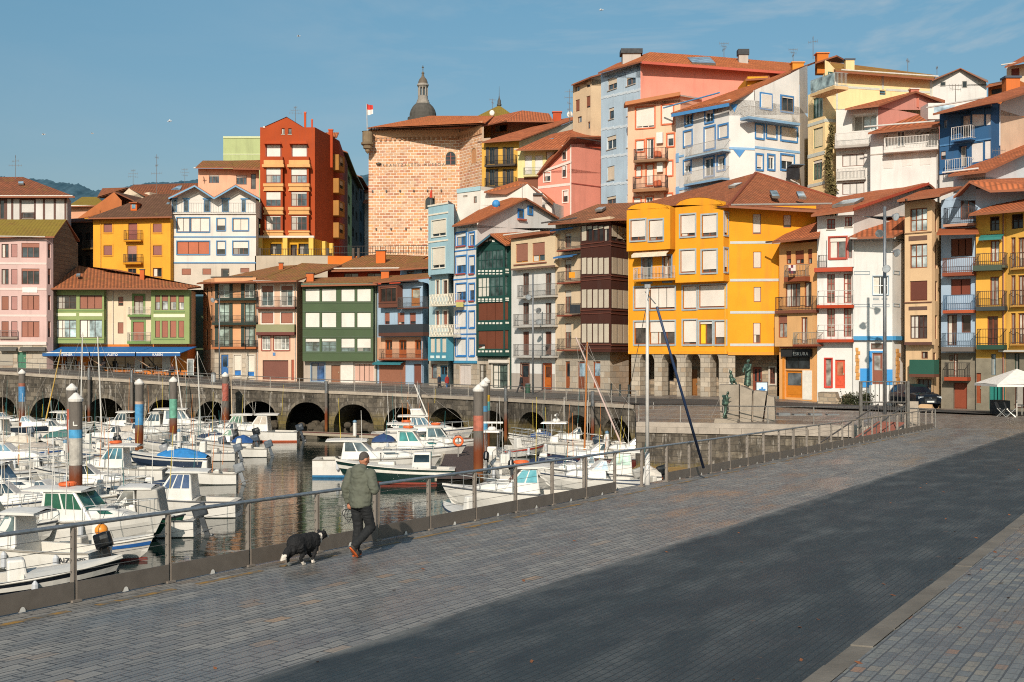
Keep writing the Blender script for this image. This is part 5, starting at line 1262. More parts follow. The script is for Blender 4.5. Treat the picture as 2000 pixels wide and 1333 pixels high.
f.trim(1228,686,1422,692,'D89018',.1,'ledge');g.trim(1422,688,1524,694,'D0881C',.1,'ledge')
h.pipe(f,1417,560,690,'D8A030');h.pipe(f,1229,490,690,'D8A030')
# open ground floor: pillars, arches and a deep back wall
ps=MB()
def pillar(F_,x0,x1,dep=1.0):
    a,c=F_.S(x0),F_.S(x1);zb=F_.h.z_base;P4=[F_.pt(a,zb),F_.pt(c,zb),F_.pt(c,zb,-dep),F_.pt(a,zb,-dep)];H=zsp-zb;w=c-a
    for i in range(4):
        p,r=P4[i],P4[(i+1) % 4];L=(r-p).length;up=Vector((0,0,H));ps.poly([p,r,r+up,p+up],0,[(i*3,zb),(i*3+L,zb),(i*3+L,zsp),(i*3,zsp)])
PB=((1233,1250),(1278,1293),(1322,1339),(1368,1387),(1419,1437))
for x0,x1 in PB[:-1]:pillar(f,x0,x1)
a=f.S(1405);pillar(f,1404,1421.5);pillar(g,1422,1436)
ps.build('pillar',blocks('pillar'),h.root)
ar=MB()
for (a0,a1),(c0,c1) in zip(PB,PB[1:]):
    qa,qc=f.S(a1),f.S(min(c0,1404));m,r=(qa+qc)/2,(qc-qa)/2;ze=zsp;
    for i in range(10):
        x0_,x1_=-1+i*.2,-1+(i+1)*.2;y0_,y1_=(1-abs(x0_)**2.6)**.5,(1-abs(x1_)**2.6)**.5;A_,B_=ze-.55+.5*y0_,ze-.55+.5*y1_
        ar.poly([f.pt(m+r*x0_,A_,.02),f.pt(m+r*x1_,B_,.02),f.pt(m+r*x1_,ze,.02),f.pt(m+r*x0_,ze,.02)],0,[(x0_*r,A_),(x1_*r,B_),(x1_*r,ze),(x0_*r,ze)]);ar.poly([f.pt(m+r*x0_,A_,.02),f.pt(m+r*x0_,A_,-1),f.pt(m+r*x1_,B_,-1),f.pt(m+r*x1_,B_,.02)],0,[(0,0),(0,1),(.2,1),(.2,0)])
ar.build('arch',blocks('pillar'),h.root)
bk=Face(h,f.a-f.n*3.2,g.a-g.n*3.2-f.u*1.0,h.z_base,zsp);bg2=Face(h,bk.b,g.a+g.u*(g.S(1522))-g.n*1.6,h.z_base,zsp)
for x0,x1,y0,y1,p_ in ((1255,1270,712,776,'3A2E28'),(1345,1362,722,776,'8A5A2E'),(1396,1410,715,776,'9A6030')):bk.win(x0,y0,x1,y1,kind='door',pan=p_,n=1,gl=None)
bk.win(1296,710,1316,745,n=2,gl='22262A',fr='3A3634');bg2.win(1470,717,1488,768,kind='door',pan='7A3A26',n=2);bg2.win(1504,718,1514,750,n=2,rows=3,gl='2A2624',fr='6A3426',tr='B9AFA2')
for F_ in (bk,bg2):F_.band(600,800,h.mi(blocks('rubble')));F_.wall(h.wallmb)
en=Face(h,g.b-g.n*1.6,g.b,h.z_base,zsp)
h.wallmb.poly([f.pt(0,zsp,0),f.pt(f.L,zsp,0),f.pt(f.L,zsp,-6),f.pt(0,zsp,-6)]);h.wallmb.poly([g.pt(0,zsp),g.pt(g.L,zsp),g.pt(g.L,zsp,-6),g.pt(0,zsp,-6)])
AP=P(1476,338,108);
h.roof_pts([[P(1424,402,94),P(1604,412,93),P(1640,390,106),AP],[P(1424,402,94),AP,P(1258,397,112),P(1262,404,101),P(1330,401,98.5)],[AP,P(1640,390,106),P(1600,398,118),P(1300,402,122),P(1258,397,112)]],mat=tiles('B5623A','8A4628',.1))
rg=MB();rg.tube(AP,P(1424,401,94),.13);rg.tube(AP,P(1640,389.5,106),.13);rg.build('ridge',plain('7E3E26',.85),h.root)
for a in ((1514,385,98.6),(1566,387,98.2)):p=a;h.skylight((p[0]-6,p[1],p[2]),(p[0]+9,p[1]+1,p[2]-.1),(p[0]+3,p[1]-10,p[2]+1.9),(p[0]-11,p[1]-11,p[2]+2))
h.skylight((1422,366,103),(1436,365,102.8),(1450,359,104.2),(1436,360,104.4));h.gutter(g,0,g.L+1,h.z1,1.3,'8E8A84');h.done()
mb=MB();mb.poly([Vector((p.x,p.y,0)) for p in h.loop])
# ---- orange narrow house with bar
h=House('orange_bar_house','narrow orange house with small balconies over a black fronted bar',[(1522,93.8),(1596,91.2)],782,478,'D9A066',D=10);f=h.f(0)
b=h.bay(f,1513,1587,612,677,.6,plaster('D8A872'))[1]
for x0,x1,y0 in ((1535.5,1545,491),(1553,1570,490),(1577.5,1586,487)):f.win(x0,y0,x1,516,n=2 if x0 == 1553 else 1,sh=.65,shc='8A4A30',fr='7A3A22')
f.balc(1531,518,1573,541,550,.6,rc='7A7068',sc='8A4A30');f.balc(1513,580,1587,606,612,.9,rc='2E2B29',sc='7A4A38')
f.win(1534,554,1563,600,n=3,gl='6A6058',fr='6E3A26',cur='D0C8BC');f.win(1571,551,1585,600,n=1,gl='3A302A',fr='7A3A22')
b.win(1520,616,1537.5,660,n=2,sh=.38,shc='8E5A48',fr='8A4A2C',gl='8E8A82');b.win(1564.5,620,1577,672,n=2,gl='6A6058',fr='7A3A22');f.balc(1548,650,1588,673,677,1.3,rc='8A8478',sc='8A4A34')
f.trim(1596-70,676,1596,680,'8A4430',.2)
h.roof_px([[(1508,472,93),(1600,462,89.6),(1607,430,94),(1570,436,98)]],mat=ROOF1);h.gutter(f,-.5,f.L,h.z1+.15,1.0,'4A3A32')
f.win(1533,697,1582,721,n=2,gl='2A2E30',fr='20201F',hole=True);f.trim(1529,682,1587,697,'1E1E1E',.25,'sign_board');f.trim(1529,697,1532.5,780,'C87A1E',.06,'pilaster')
f.win(1534,724,1566.5,777,kind='door',pan='C0741C',fr='C0741C',n=1,gl='4A4E50');o=f.trim(1568,724,1586,781,'D8D2C6',.05,'white_tiles')
Zc=f.Z(694.5,f.S(1566));text_obj('ESKURA',.36,f.pt(f.S(1567.5),Zc,.26),(*f.u,0),(*f.n,0),plain('E6E2D8',.5),h.root,spacing=1.1);h.done()
fl=thing('banner','white banner with dark red print on an upper balcony of the orange house','banner',P(1547,530,91.5));mb=MB();mb.grid([[P(1540+14*i/3,518+17*j/3,91.55) for i in range(4)] for j in range(4)])
for i,q in enumerate(mb.f):mb.f[i]=(q[0],(0,1,0,1,0,0,2,1,2)[i],None)
mb.build('cloth',[plain('C8BEB8',.85),plain('6A2A38',.85),plain('3A3034',.85)],fl)
# ---- white house with red balconies
RB='A83E1E'
h=House('white_red_balcony_house','white house with red balcony slabs, red doors and a long sloping roof',[(1596,91),(1667,90),(1822,100)],786,423,'DAD7D2',D=11,back=[(1822,104),(1620,106)]);f,g=h.f(0),h.f(1)
g.gable([(1667.2,423),(1668,412),(1813,363),(1821.5,372),(1821.5,423)])
f.win(1615.5,428,1631,448,n=2,rows=2,gl='4A3A34',fr='8A3424',sill=True);f.win(1650.5,424,1664,443,n=2,rows=2,gl='4A3A34',fr='8A3424',sill=True)
b=h.bay(f,1615,1667.5,460,522,.6)[1];b.win(1620,464,1653,505,n=2,gl='5A5A58',fr='A23A26',sh=.2,shc=WH,tr='A23A26',tw=.1,cur='CFC8BE');b.win(1656.5,466,1664.5,505,n=1,gl='5A5A58',fr='A23A26')
f.balc(1597,499,1616,525,531,.7,rc='6A6662',sc=RB);f.trim(1593,524,1667,532,RB,.75,'slab')
for y0,y1,ys in ((536,592,597),(603,658,664)):
    f.win(1615.5,y0,1630.5,y1,n=2,rows=3,gl='6A625A',fr='8A3A28');f.win(1648,y0-1,1663,y1,n=2,rows=3,gl='6A625A',fr='8A3A28');f.balc(1595,ys-29,1667,ys-1,ys+5,.7,rc='B9B5AE',sc=RB,nb=.5)
f.win(1611.5,701,1624.5,756,n=1,gl='8A8680',fr='B52E1C',tr='B52E1C',tw=.08);f.win(1631,703,1650.5,759,kind='door',pan='C24420',fr='C24420',n=1,gl='8A5A44')
h.roof_px([[(1584,420,89.8),(1668,409,88.5),(1815,358.5,98),(1796,357,106),(1640,385,103)],[(1815,358.5,98),(1826,368,99.5),(1826,366,108),(1796,357,106)]],mat=ROOF1)
mb=MB();p,q=P(1667,412,88.4),P(1815,361.5,97.9);mb.box(p,q-p,Vector((0,.12,0)),Vector((0,0,.22)));mb.build('fascia',plain('A84830'),h.root)
h.skylight((1625,404,92),(1668,399,91.5),(1688,388,93.2),(1648,394,93.8));h.done()
# ---- white panel house
h=House('white_panel_house','plain white house with thin grey panel outlines and a blue painted base',[(1666,89.6),(1743,89.2),(1769,91)],789,468,'D6D4D0',back=[(1775,100),(1672,102)]);f,g=h.f(0),h.f(1)
g.gable([(1743.2,468),(1744,462),(1768.5,451),(1768.7,468)])
def outline(F_,x0,y0,x1,y1):
    for a in ((x0,y0,x1,y0+1),(x0,y1-1,x1,y1),(x0,y0+1,x0+.8,y1-1),(x1-.8,y0+1,x1,y1-1)):F_.trim(*a,'7E8E98',.03,'outline')
f.win(1705,540,1735,576,n=2,rows=2,gl='2E363A',fr='C9CED0',tr='7E96A8',tw=.05)
for y0,y1 in ((467,472),(530,537),(594,600)):
    for x0,x1 in ((1668,1699),(1704,1737)):
        if not (y0 == 530 and x0 == 1704):outline(f,x0,y0,x1,y1)
    outline(g,1745,y0-.5,1757,y1)
outline(f,1705,582,1716,586);outline(f,1722,582,1733,586)
f.trim(1666,657,1743,665,'3A86B4',.25,'ledge');g.trim(1743,657,1760,665,'3A86B4',.25,'ledge')
f.win(1704,690,1724,751,kind='door',pan='7A4028',n=1,gl='8A8A88');f.win(1701,671,1725,683,n=1,gl='6A6662')
BP='2E86C4'
f.trim(1697,686,1703,752,BP,.05,'blue_paint');f.trim(1703,686,1724.5,689,BP,.05,'blue_paint');f.trim(1680,720,1696.8,757,BP,.05,'blue_paint');f.trim(1732,722,1743,752,BP,.05,'blue_paint')
ys_=MB()
for i in range(9):a=g.pt(g.L*(.22+.03*math.sin(i*2)),g.Z(745-i*8,1),.04);ys_.box(a-Vector((0,0,.3)),Vector((*g.u,0))*(.55+.1*math.sin(i*3)),Vector((0,0,.28)),Vector((*g.n,0))*.06)
for i in range(9):a=f.pt(f.S(1671)+.03*math.sin(i*2),f.Z(735-i*7,1),.0);ys_.box(a-Vector((0,0,.26)),Vector((*f.u,0))*(.25+.05*math.sin(i*3)),Vector((0,0,.24)),Vector((*f.n,0))*.06)
ys_.build('quoin',plain('C08A4C',.9,var=.3),h.root)
h.roof_px([[(1656,464,88.4),(1745,460.5,87.6),(1772,448,90),(1772,420,97),(1744,421.5,97)],[(1656,464,88.4),(1744,421.5,97),(1690,446,103)]],mat=ROOF1);h.gutter(f,-.4,f.L,h.z1-.05,1.3,'B9B4AC');h.done()
# ---- cream gallery house
h=House('cream_gallery_house','cream house with stacked brown framed window galleries behind the parked car',[(1769,89),(1820,87.6),(1838,89.2)],796,396,'D8B68E',back=[(1842,98),(1778,100)]);f,g=h.f(0),h.f(1)
b=h.bay(f,1767,1820,392,674,.5,name='gallery');q=b[1]
for y0,y1,s,n in ((407,452,0,3),(477,524,0,3),(549,588,.94,2),(616,662,0,4)):
    q.win(1777,y0,1811,y1,n=n,rows=2,gl='9EA6A4' if s == 0 and y0 < 540 else '3A3230',fr='7A4426' if y0 < 600 else '4E2E24',sh=s,shc='6E4034',cur='C8C2B8' if y0 == 616 else None);g.win_sz(.35,1.2,q.Z(y1,1),q.Z(y0,1),n=1,rows=2,gl='5A5048',fr='6E3E26',sh=s,shc='6E4034')
q.trim(1775,461,1811,470,'6A4E40',.03,'panel');q.trim(1775,599,1811,606,'5E463C',.03,'panel');q.trim(1767,454,1820,456,'8A6A4E',.08);q.trim(1767,590,1820,592,'6A4436',.08);q.trim_sz(0,q.L,q.z0,q.z0+.2,'5A3A30',.1)
f.win(1799,687,1812,701,n=1,gl='3A2420',fr='6A3A28');g.win_sz(.3,.9,f.Z(708,1),f.Z(689,1),n=1,sh=1,shc='6A3A2A');f.balc(1776,703,1824,731,737,.8,rc='2E5A4C',sc='6A4436',style='solid');f.win(1790,741,1829,790,n=3,rows=2,gl='5A5A58',fr='5A3E34',rv=.3)
h.roof_px([[(1752,391,87.2),(1836,380,85.6),(1880,364,92),(1850,366,98),(1800,372,98)]],mat=ROOF1);mb=MB()
for i in range(9):mb.cb(P(1764+i*8,393-i*.9,87.5),(.12,1.6,.14))
mb.build('rafter',plain('3A2A20'),h.root);h.done()
# ---- blue house
SB='A2B6CA'
h=House('blue_gable_house','sky blue house with gabled top floor and iron balconies at the right',[(1838,88),(1906,86.5)],800,392,SB,D=12);f=h.f(0)
h.roof_px([[(1862,384,84.6),(1893,353.5,85.2),(1945,349,98),(1900,362,99)],[(1893,353.5,85.2),(1934,372,84.6),(2080,366,84),(2080,345,94),(1945,349,98)]],mat=ROOF1);f.gable([(1838.2,392),(1864,381),(1893.5,357),(1905.8,365),(1905.8,392)])
k=Face(h,f.b,f.b+Vector((6,-.4)),h.z1-2.2,h.z1+.6);k.wall(h.wallmb)
f.win(1876,388,1905,429,n=2,gl='4A3A34',fr='6E3E2A',sh=.0);f.balc(1842,405,1902,437,442,1.0,rc='3A4048',sc='B58A72')
mb=MB();mb.poly([P(1829,457,85.6),P(1912,455,84.4),P(1908,444,86.4),P(1834,447,87.6)]);mb.poly([P(1829,460,85.6),P(1912,458,84.4),P(1912,455,84.4),P(1829,457,85.6)]);mb.build('tile_canopy',[tiles('BE5A28','93411C',.2)],h.root)
f.win(1857,466,1899,501,n=3,sh=1,shc='6E3C26',fr='5E3422');f.balc(1840,504,1902,532,539,.9,rc='6A4434',sc='8A4A34');f.win(1857,545,1896,577,n=2,sh=1,shc='7A3E2E',fr='5E3422');f.balc(1841,577,1901,606,612,.9,rc='4E6A84',sc='A85234')
f.win(1850,615,1869,675,n=2,gl='4A3C36',fr='5E3A2E');f.win(1878,616,1896,650,n=1,gl='4A3C36',fr='6A3E2E');f.balc(1838,651,1901,678,687,.9,rc='5A6A78',sc='6A625C')
f.band(690,830,h.mi(concrete('8A8272')));f.win(1854,694,1861,706,n=1,gl='3A2A22',fr='7A4A34');f.win(1863,692,1871,737,n=1,gl='5A4030',fr='7A3E28');f.balc(1844,709,1889,737,744,.8,rc='3E3A36',sc='A0482C',style='bars');f.win(1862,748,1889,799,n=1,sh=1,shc='8A4630',fr='7A3E2A',rv=.3);h.done()
# ---- yellow right house
h=House('yellow_right_house','deep yellow house with brown doors, green planter and iron balconies',[(1906,86.2),(1964,85)],800,420,'E0A848',D=12);f=h.f(0)
f.win(1933.5,423,1952,451,n=2,rows=2,gl='2A2220',fr='3A2A24');f.win(1934.5,470,1952,512,n=2,gl='A8A49A',fr='7A3E24');f.awning(1917,458,1962,469,'2E7A74',.7,arms=True)
f.balc(1906,495,1963,519,524,.8,rc='4A423C',sc='5A5A48');f.trim(1908,519.5,1963,530,'3E4A3C',.9,'planter')
f.win(1934,541,1951,597,n=2,gl='8A847A',fr='7A3E24');f.balc(1906,569,1962,599,607,.8,rc='3E3834',sc='3E4444');f.win(1928.5,618,1949,674,n=2,gl='4A2E22',fr='7A3A22');f.balc(1907,643,1960,674,683,.9,rc='2E2A28',sc='2E4A3C',nb=.2)
f.band(700,840,h.mi(concrete('8E8674')));f.band(684,700,h.mi(plaster('E0A848')));f.win(1902+.5,729,1916,788,kind='door',pan='8A4220',n=1,gl='5A3020');f.win(1936,692,1945,733,n=1,gl='7A8A90',fr='5A6A70');f.win(1932,750,1963,800,n=4,sh=1,shc='2A7A70',fr='2A6A62')
h.roof_px([[(1893,418,84.6),(2100,400,80),(2100,345,92),(2005,370,94)]],mat=ROOF1);h.gutter(f,-.4,4,h.z1+.05,.9,'4A3A30');h.pipe(f,1960,418,800,'8A5A4A');h.done()
h=House('amber_end_house','amber house cut by the right edge of the photo',[(1965,85),(2090,81)],802,408,'E0AC50',D=12);f=h.f(0)
for y0,y1 in ((464,522),(538,596),(612,672)):
    for x0,x1 in ((1974,1983.5),(1988,2003),(2030,2045)):f.win(x0,y0,x1,y1,n=2,gl='A39E92',fr='7A4428',rows=2)
    f.balc(1972,y1-30,2060,y1,y1+3,.35,rc='5A4A40',sc='B98A48')
f.win(1975,418,1998,447,n=2,rows=2,gl='2A2220',fr='3A2A24');f.band(690,840,h.mi(concrete('8E8674')));f.trim(1960,684,2090,688,'BDB8B0',.6,'canopy');f.win(1981,690,1991,730,n=1,gl='24302A',fr='2A4038');f.win(1981,752,2015,798,n=2,gl='2A1E1A',fr='4A2E24');h.done()
# ================================================================ houses climbing the hill at upper right
h=House('beige_tower_house','narrow beige house with small brown windows at the left of the upper row',[(1119,140),(1155,137),(1174,137.5)],430,166,'D4B998',back=[(1176,150),(1122,150)]);f,g=h.f(0),h.f(1)
f.gable([(1119.2,166),(1119.4,163.5),(1154.8,150),(1154.8,166)]);g.gable([(1155,168),(1155,150),(1173.8,145),(1173.8,168)])
for x0,x1,y0,y1,s in ((1123.5,1132,169,179,0),(1145.5,1153,160,171,0),(1124,1132,195,218,.9),(1145,1153,188,211,.9),(1128,1136,228,240,0),(1148,1152.5,238,252,.2)):f.win(x0,y0,x1,y1,n=1,sh=s,shc='8A5440',gl='4A6070',fr='6A4A3A')
h.roof_px([[(1116,165.5,139),(1155,149,136),(1177,143,136.4),(1180,143,150),(1122,163,150)]],mat=tiles('B08060','8A5E42'));h.done()
SKB='B8CAD8'
h=House('pale_blue_apartment','tall pale blue apartment house with a long salmon coloured side wall',[(1174,128),(1251,121.5),(1545,125.5)],430,152,SKB,back=[(1545,136),(1200,140)],cat='building');f,g=h.f(0),h.f(1)
g.bands.append((0,60,h.mi(plaster('E0917E'))));g.z1=P(1251,123,121.5).z
f.gable([(1174.2,152),(1174.2,144),(1250.8,122),(1250.8,152)]);
f.gable([(1174.2,152),(1250.8,152),(1250.8,151.9)])
sal=h.mi(plaster('E0917E'))
for x0,x1,y0,y1,s in ((1187,1205,152,175,.5),(1223,1241.5,141,166,.5),(1189,1199,211,233,.2),(1185,1203.5,266,291,.3),(1186,1200,325,352,1),(1185,1203,384,399,.3),(1224,1232,262,288,.9),(1225,1232,322,350,.1),(1224,1234,380,396,.4),(1224,1233,202,226,.6)):
    f.win(x0,y0,x1,y1,n=2 if x1-x0 > 14 else 1,sh=s,shc='D8C4AC',gl='3A444A',fr='8A6A58' if y0 < 260 or y0 > 300 else 'D8D6D0',sill=True)
for a,b in ((194,178),(255,245),(309,301),(363,357)):
    mb=h.trims.setdefault(('trim','C9D2D8'),MB());
    for i in range(6):
        q0,q1=f.L*i/6,f.L*(i+1)/6;y=a+(b-a)*(i+.5)/6
        if not any(o[0] < q1 and o[1] > q0 and o[2] < f.Z(y-2,q0) and o[3] > f.Z(y+2,q0) for o in f.holes):f.slab(mb,q0,q1,f.Z(y+2.4,q0),f.Z(y-2.4,q0),0,.03)
h.roof_px([[(1168,142,127.1),(1253,119,120.3),(1270,102,125.5),(1205,124,134.5)],[(1252,119.5,120.3),(1540,140,124.5),(1556,124,131.5),(1400,111,128.5),(1270,102,125.5)]],mat=ROOF3)
mb=MB()
for a,b in (((1253,121),(1540,142)),):p,q=P(*a,120.2),P(*b,124.4);mb.box(p-Vector((0,0,.2)),q-p,Vector((0,-.12,0)),Vector((0,0,.25)))
mb.build('cornice',plaster('C0604E'),h.root)
h.chimney(1215,108,1250,122,125.5,'B9B0A8','23252A',9);h.chimney(1442,109,1460,124,127.5,'B9B0A8','23252A',11);h.skylight((1352,124,122.3),(1398,126,122.9),(1386,113.5,127.7),(1338,111,126.9));h.done()
PK='E8B698';OR='C4623A'
h=House('peach_balcony_house','peach apartment house with orange window trims and balconies full of pots',[(1226,120),(1329,117.8),(1372,122.5)],440,204,PK,back=[(1378,130),(1244,130)]);f,g=h.f(0),h.f(1)
f.z1=P(1226,204,120).z
f.gable([(1226.2,204),(1226.2,201),(1328.8,190),(1328.8,204)]);g.gable([(1329,206),(1329,188),(1371,196),(1371,206)])
kw=dict(tr=OR,tw=.13,fr='D8D0C8',gl='3A3A3A')
f.win(1242.5,210,1278,250,n=3,sh=.92,shc=WH,**kw);f.win(1293,205,1314.5,242,n=1,sh=1,shc=WH,**kw)
f.win(1242.5,275,1257.5,296,n=1,sh=.7,shc=WH,**kw);f.win(1263.5,272,1276.5,311,n=2,**kw);f.win(1303.5,262,1316,286,n=1,sh=.35,shc=WH,**kw)
f.win(1242.5,325,1252,346,n=1,sh=1,shc=WH,**kw);f.win(1263,322,1275.5,362,n=1,sh=.95,shc=WH,**kw);f.win(1302.5,315,1313,343,n=1,sh=1,shc=WH,**kw)
f.win(1238,387,1251,400,n=1,sh=.9,shc=WH,**kw);f.win(1262,385,1275,405,n=2,**kw);f.win(1300,379,1312.5,398,n=1,sh=1,shc=WH,**kw)
f.balc(1237,290,1300,311,316,1.0,rc='3A3634',sc='8A6A50');f.balc(1235,344,1300,368,374,1.0,rc='2A2A2C',sc='9A6E4E')
for x,y in ((1286,306),(1291,307),(1285,364),(1291,363)):mb=MB();mb.lathe(f.pt(f.S(x),f.Z(y+3,3),.6),[(.18,0),(.26,.1),(.24,.5),(.1,.6)],8);mb.build('pot',plain('B85A34'),h.root)
f.trim(1284,260,1296,281,'D4D0CA',.35,'boiler');f.trim(1285,318,1296,337,'D4D0CA',.35,'boiler')
mb=MB();p,q=P(1221,206,119.2),P(1329,186.5,117);mb.box(p,q-p,Vector((0,1.5,0)),Vector((0,0,.35)));mb.build('cornice',plaster('B87850'),h.root);mb=MB();p,q=P(1329,188,117.4),P(1371,195,122);mb.box(p,q-p,Vector((0,1,0)),Vector((0,0,.15)));mb.build('coping',plain('C8BEB4'),h.root);h.done()
BT='3E7AB0'
h=House('white_blue_trim_house','large white corner house with bright blue window frames and balconies',[(1320,117.5),(1424,111),(1474,111.5),(1562,114.5),(1578,119.5)],420,222,'DDDAD6',back=[(1578,132),(1345,134)],cat='building');f,c,g,e=h.faces
zf=h.z1
f.gable([(1320.2,222),(1320.2,219),(1423.8,199),(1423.8,222)]);c.gable([(1424,226),(1424,199),(1473,176.5),(1473,226)]);g.gable([(1474,225),(1474,176.5),(1540,146),(1560,136),(1561.5,136),(1561.5,225)]);e.gable([(1562,222),(1562,135),(1577,128),(1577.5,222)])
kw=dict(tr=BT,tw=.16,fr='D8D8D6',gl='2E363C')
for x0,x1,y0,y1,s in ((1339,1352,223,244,.1),(1378,1393,216,238.5,.1),(1336,1351,257,285,.95),(1376.5,1396,249,291,.98),(1404,1421,245,269,.95),(1336,1349,314,338,.4),(1376,1394,308,344,.1),(1402,1415,306,332,.2)):f.win(x0,y0,x1,y1,n=1 if s > .5 else 2,sh=s,shc=WH,**kw)
f.balc(1337,279,1412,300,303,.9,rc='A39E98',sc='9AB4C8');f.balc(1335,331,1410,354,358,.9,rc='B9B2A8',sc='7FA2C0',nb=.08)
f.trim(1320,304,1336,308,'7FA8CC',.05);f.trim(1412,296,1424,300,'7FA8CC',.05);f.trim(1320,360,1424,365,'7FA8CC',.05);c.trim(1424,288.5,1474,293,'7FA8CC',.05);g.trim(1474,291,1562,295.5,'7FA8CC',.05);f.trim(1320,300,1326,318,'7FA8CC',.04);f.trim(1320,365,1327,385,'7FA8CC',.04)
mb=MB();
for y in (293,):mb.poly([c.pt(c.L*.15,c.Z(293,1),.05),c.pt(c.L*.4,c.Z(308,1),.05),c.pt(c.L*.62,c.Z(293,1),.05)]);mb.poly([c.pt(c.L*.05,c.Z(206,1),.05),c.pt(c.L*.2,c.Z(220,1),.05),c.pt(c.L*.33,c.Z(204,1),.05)])
mb.build('corbel_paint',plain('4A86BC',.7),h.root)
for x0,x1,y0,y1,s in ((1486,1506,185,212,.95),(1526,1548,190,218,.1),(1476.5,1491,245,270,.96),(1498,1516,245,270,.98),(1526,1556,250,275,.97),(1478,1489.5,303,331,.9),(1500.5,1512,304,331,.15),(1526,1550,304,332,.35)):g.win(x0,y0,x1,y1,n=1 if s > .5 else 2,sh=s,shc=WH,**{**kw,'fr':'6A5A50' if s == .1 else 'D8D8D6'})
g.balc(1462,214,1563,234,239,1.1,rc='A8A29A',sc='7FA2C0',nb=.1)
h.roof_px([[(1310,221,116.6),(1427,198.5,110.1),(1545,139,113.8),(1600,118,124),(1500,158,131),(1380,198,131)]],mat=ROOF3);h.gutter(f,-.5,f.L,h.z1+.5,1.1,'5E92BC');mb=MB();p,q=P(1311,222,116.5),P(1424,200.5,110);mb.box(p-Vector((0,0,.35)),q-p,Vector((0,-.08,0)),Vector((0,0,.3)));mb.build('fascia',plain('4A86BC'),h.root)
h.roof_px([[(1592,122,120),(1634,108,119),(1650,116,121),(1660,120,130),(1610,112,130)]],mat=ROOF1,name='upper_roof')
b=MB();a,q=P(1460,170,115.5),P(1500,150,115.5);b.box(a,Vector((q.x-a.x,0,0)),Vector((0,5,0)),Vector((0,0,q.z-a.z)));d_=b.build('dormer',plaster('DA9A2A'),h.root);h.roof_px([[(1456,155,115),(1504,152,115),(1502,148,119),(1462,150,119)]],mat=ROOF1,name='dormer_roof')
h.chimney(1594,107,1616,122,121,'C8742E','C8742E',1);h.chimney(1546,125,1568,140,121,'D08A34','D08A34',1);h.done()
bl_=thing('blanket','black blanket airing over the lowest balcony of the blue framed white house','laundry',P(1548,350,112.6));mb=MB();mb.grid([[P(1536+26*i/5,329+22*j/4+(1.5*math.sin(i*2) if j == 4 else 0),112.4+.06*math.sin(i*1.9+j)) for i in range(6)] for j in range(5)]);mb.build('cloth',plain('1E1E22',.95),bl_);mb=MB();mb.box(P(1536,329,114.2),Vector((1.2,0,0)),Vector((0,-2.1,0)),Vector((0,0,.08)));mb.build('drying_rack',plain('4A5A6A'),bl_)
EY='F0D4A0';EG='B9BDB4'
h=House('pale_yellow_house','pale yellow house with green framed windows and a mossy roof on the hill',[(1578,112),(1611,109.5),(1633,110),(1821,112.6)],430,186,EY,back=[(1826,124),(1600,124)]);f,c,g=h.faces
g.z1=P(1633,140,110).z;g.gable([(1633,141),(1633,137),(1820.5,152),(1820.5,160),(1700,160)]) if False else None
c.gable([(1611,188),(1611,118),(1618,121),(1632.5,137),(1632.5,188)]);f.gable([(1582,186),(1590,160),(1610.5,119),(1610.5,186)],d=-.6)
f.win(1588,190,1607,230,n=3,gl='7A9490',fr='3E6A62');f.win(1588.5,250,1607,289,n=3,sh=.97,shc='D8CCAA',fr='3E6A62');f.win(1588,313,1606,351,n=3,sh=.08,shc='D8D0C4',gl='5A5A50',fr='3E5A52')
f.trim(1578,238,1611,244,EG,.04);f.trim(1578,299,1611,306,EG,.04);f.trim(1578,358,1611,364,EG,.04);c.trim(1611,233,1633,239,EG,.04)
f.balc(1582,150,1630,176,182,1.4,rc='A8ACA8',sc='D8B888',style='glass');c.win(1617,141,1626,165,n=1,gl='6A8088',fr='3E6A62')
g.win(1718,177,1730,186,n=1,gl='4A6A7A',fr='5A7A84');g.trim(1633,173,1817,177.5,EG,.03);g.trim(1722,150,1726,175,EG,.03);g.trim(1633,141,1636,300,EG,.03);g.trim(1816,153,1820,200,EG,.03)
h.roof_px([[(1632,138,108.8),(1824,153.5,111.6),(1828,147,120),(1620,121,117)],[(1632,138,108.8),(1620,121,117),(1609,117,116)]],mat=tiles('A8622A','7E4A20',.62,'A8841E'));h.gutter(g,0,g.L,P(1633,140,110).z-.05,.9,'D0CCC4');h.chimney(1650,119,1667,138,112,'E8CC98','3E4A5A',3);h.pipe(c,1631,140,175,'D0C8BC');h.done()
wg=P(1700,177,113)
h=House('pink_gable_white_house','white terrace house with dusty pink gable wall in the upper row',[(1633,108),(1715,106.5),(1841,112)],430,215,'D8D4CE',back=[(1841,120),(1650,118)]);f,g=h.f(0),h.f(1)
g.bands.append((0,60,h.mi(plaster('CF9082'))));g.gable([(1715,215),(1715,207),(1788,180.5),(1840,201),(1840.5,215)],h.mi(plaster('CF9082')))
f.gable([(1640,215),(1652,212),(1714.8,206),(1714.8,215)])
f.win(1664,222,1712,255,n=3,gl='9AA6A8',fr='D0CCC6',rv=1.2);f.balc(1630,259,1700,283,288,.9,rc='C9C5BE',sc='A8A29A',nb=.1)
f.trim(1640,297,1690,299.5,'B0AAA2',.12,'ledge');f.trim(1640,352,1692,354.5,'B0AAA2',.12,'ledge');f.win(1645,301,1688,325,n=3,sh=1,shc='D0CCC6');f.balc(1634,329,1690,349,352,.4,rc='B9B5AE',sc='C9C5BE',nb=.12);f.win(1645,357,1688,380,n=3,sh=1,shc='D0CCC6')
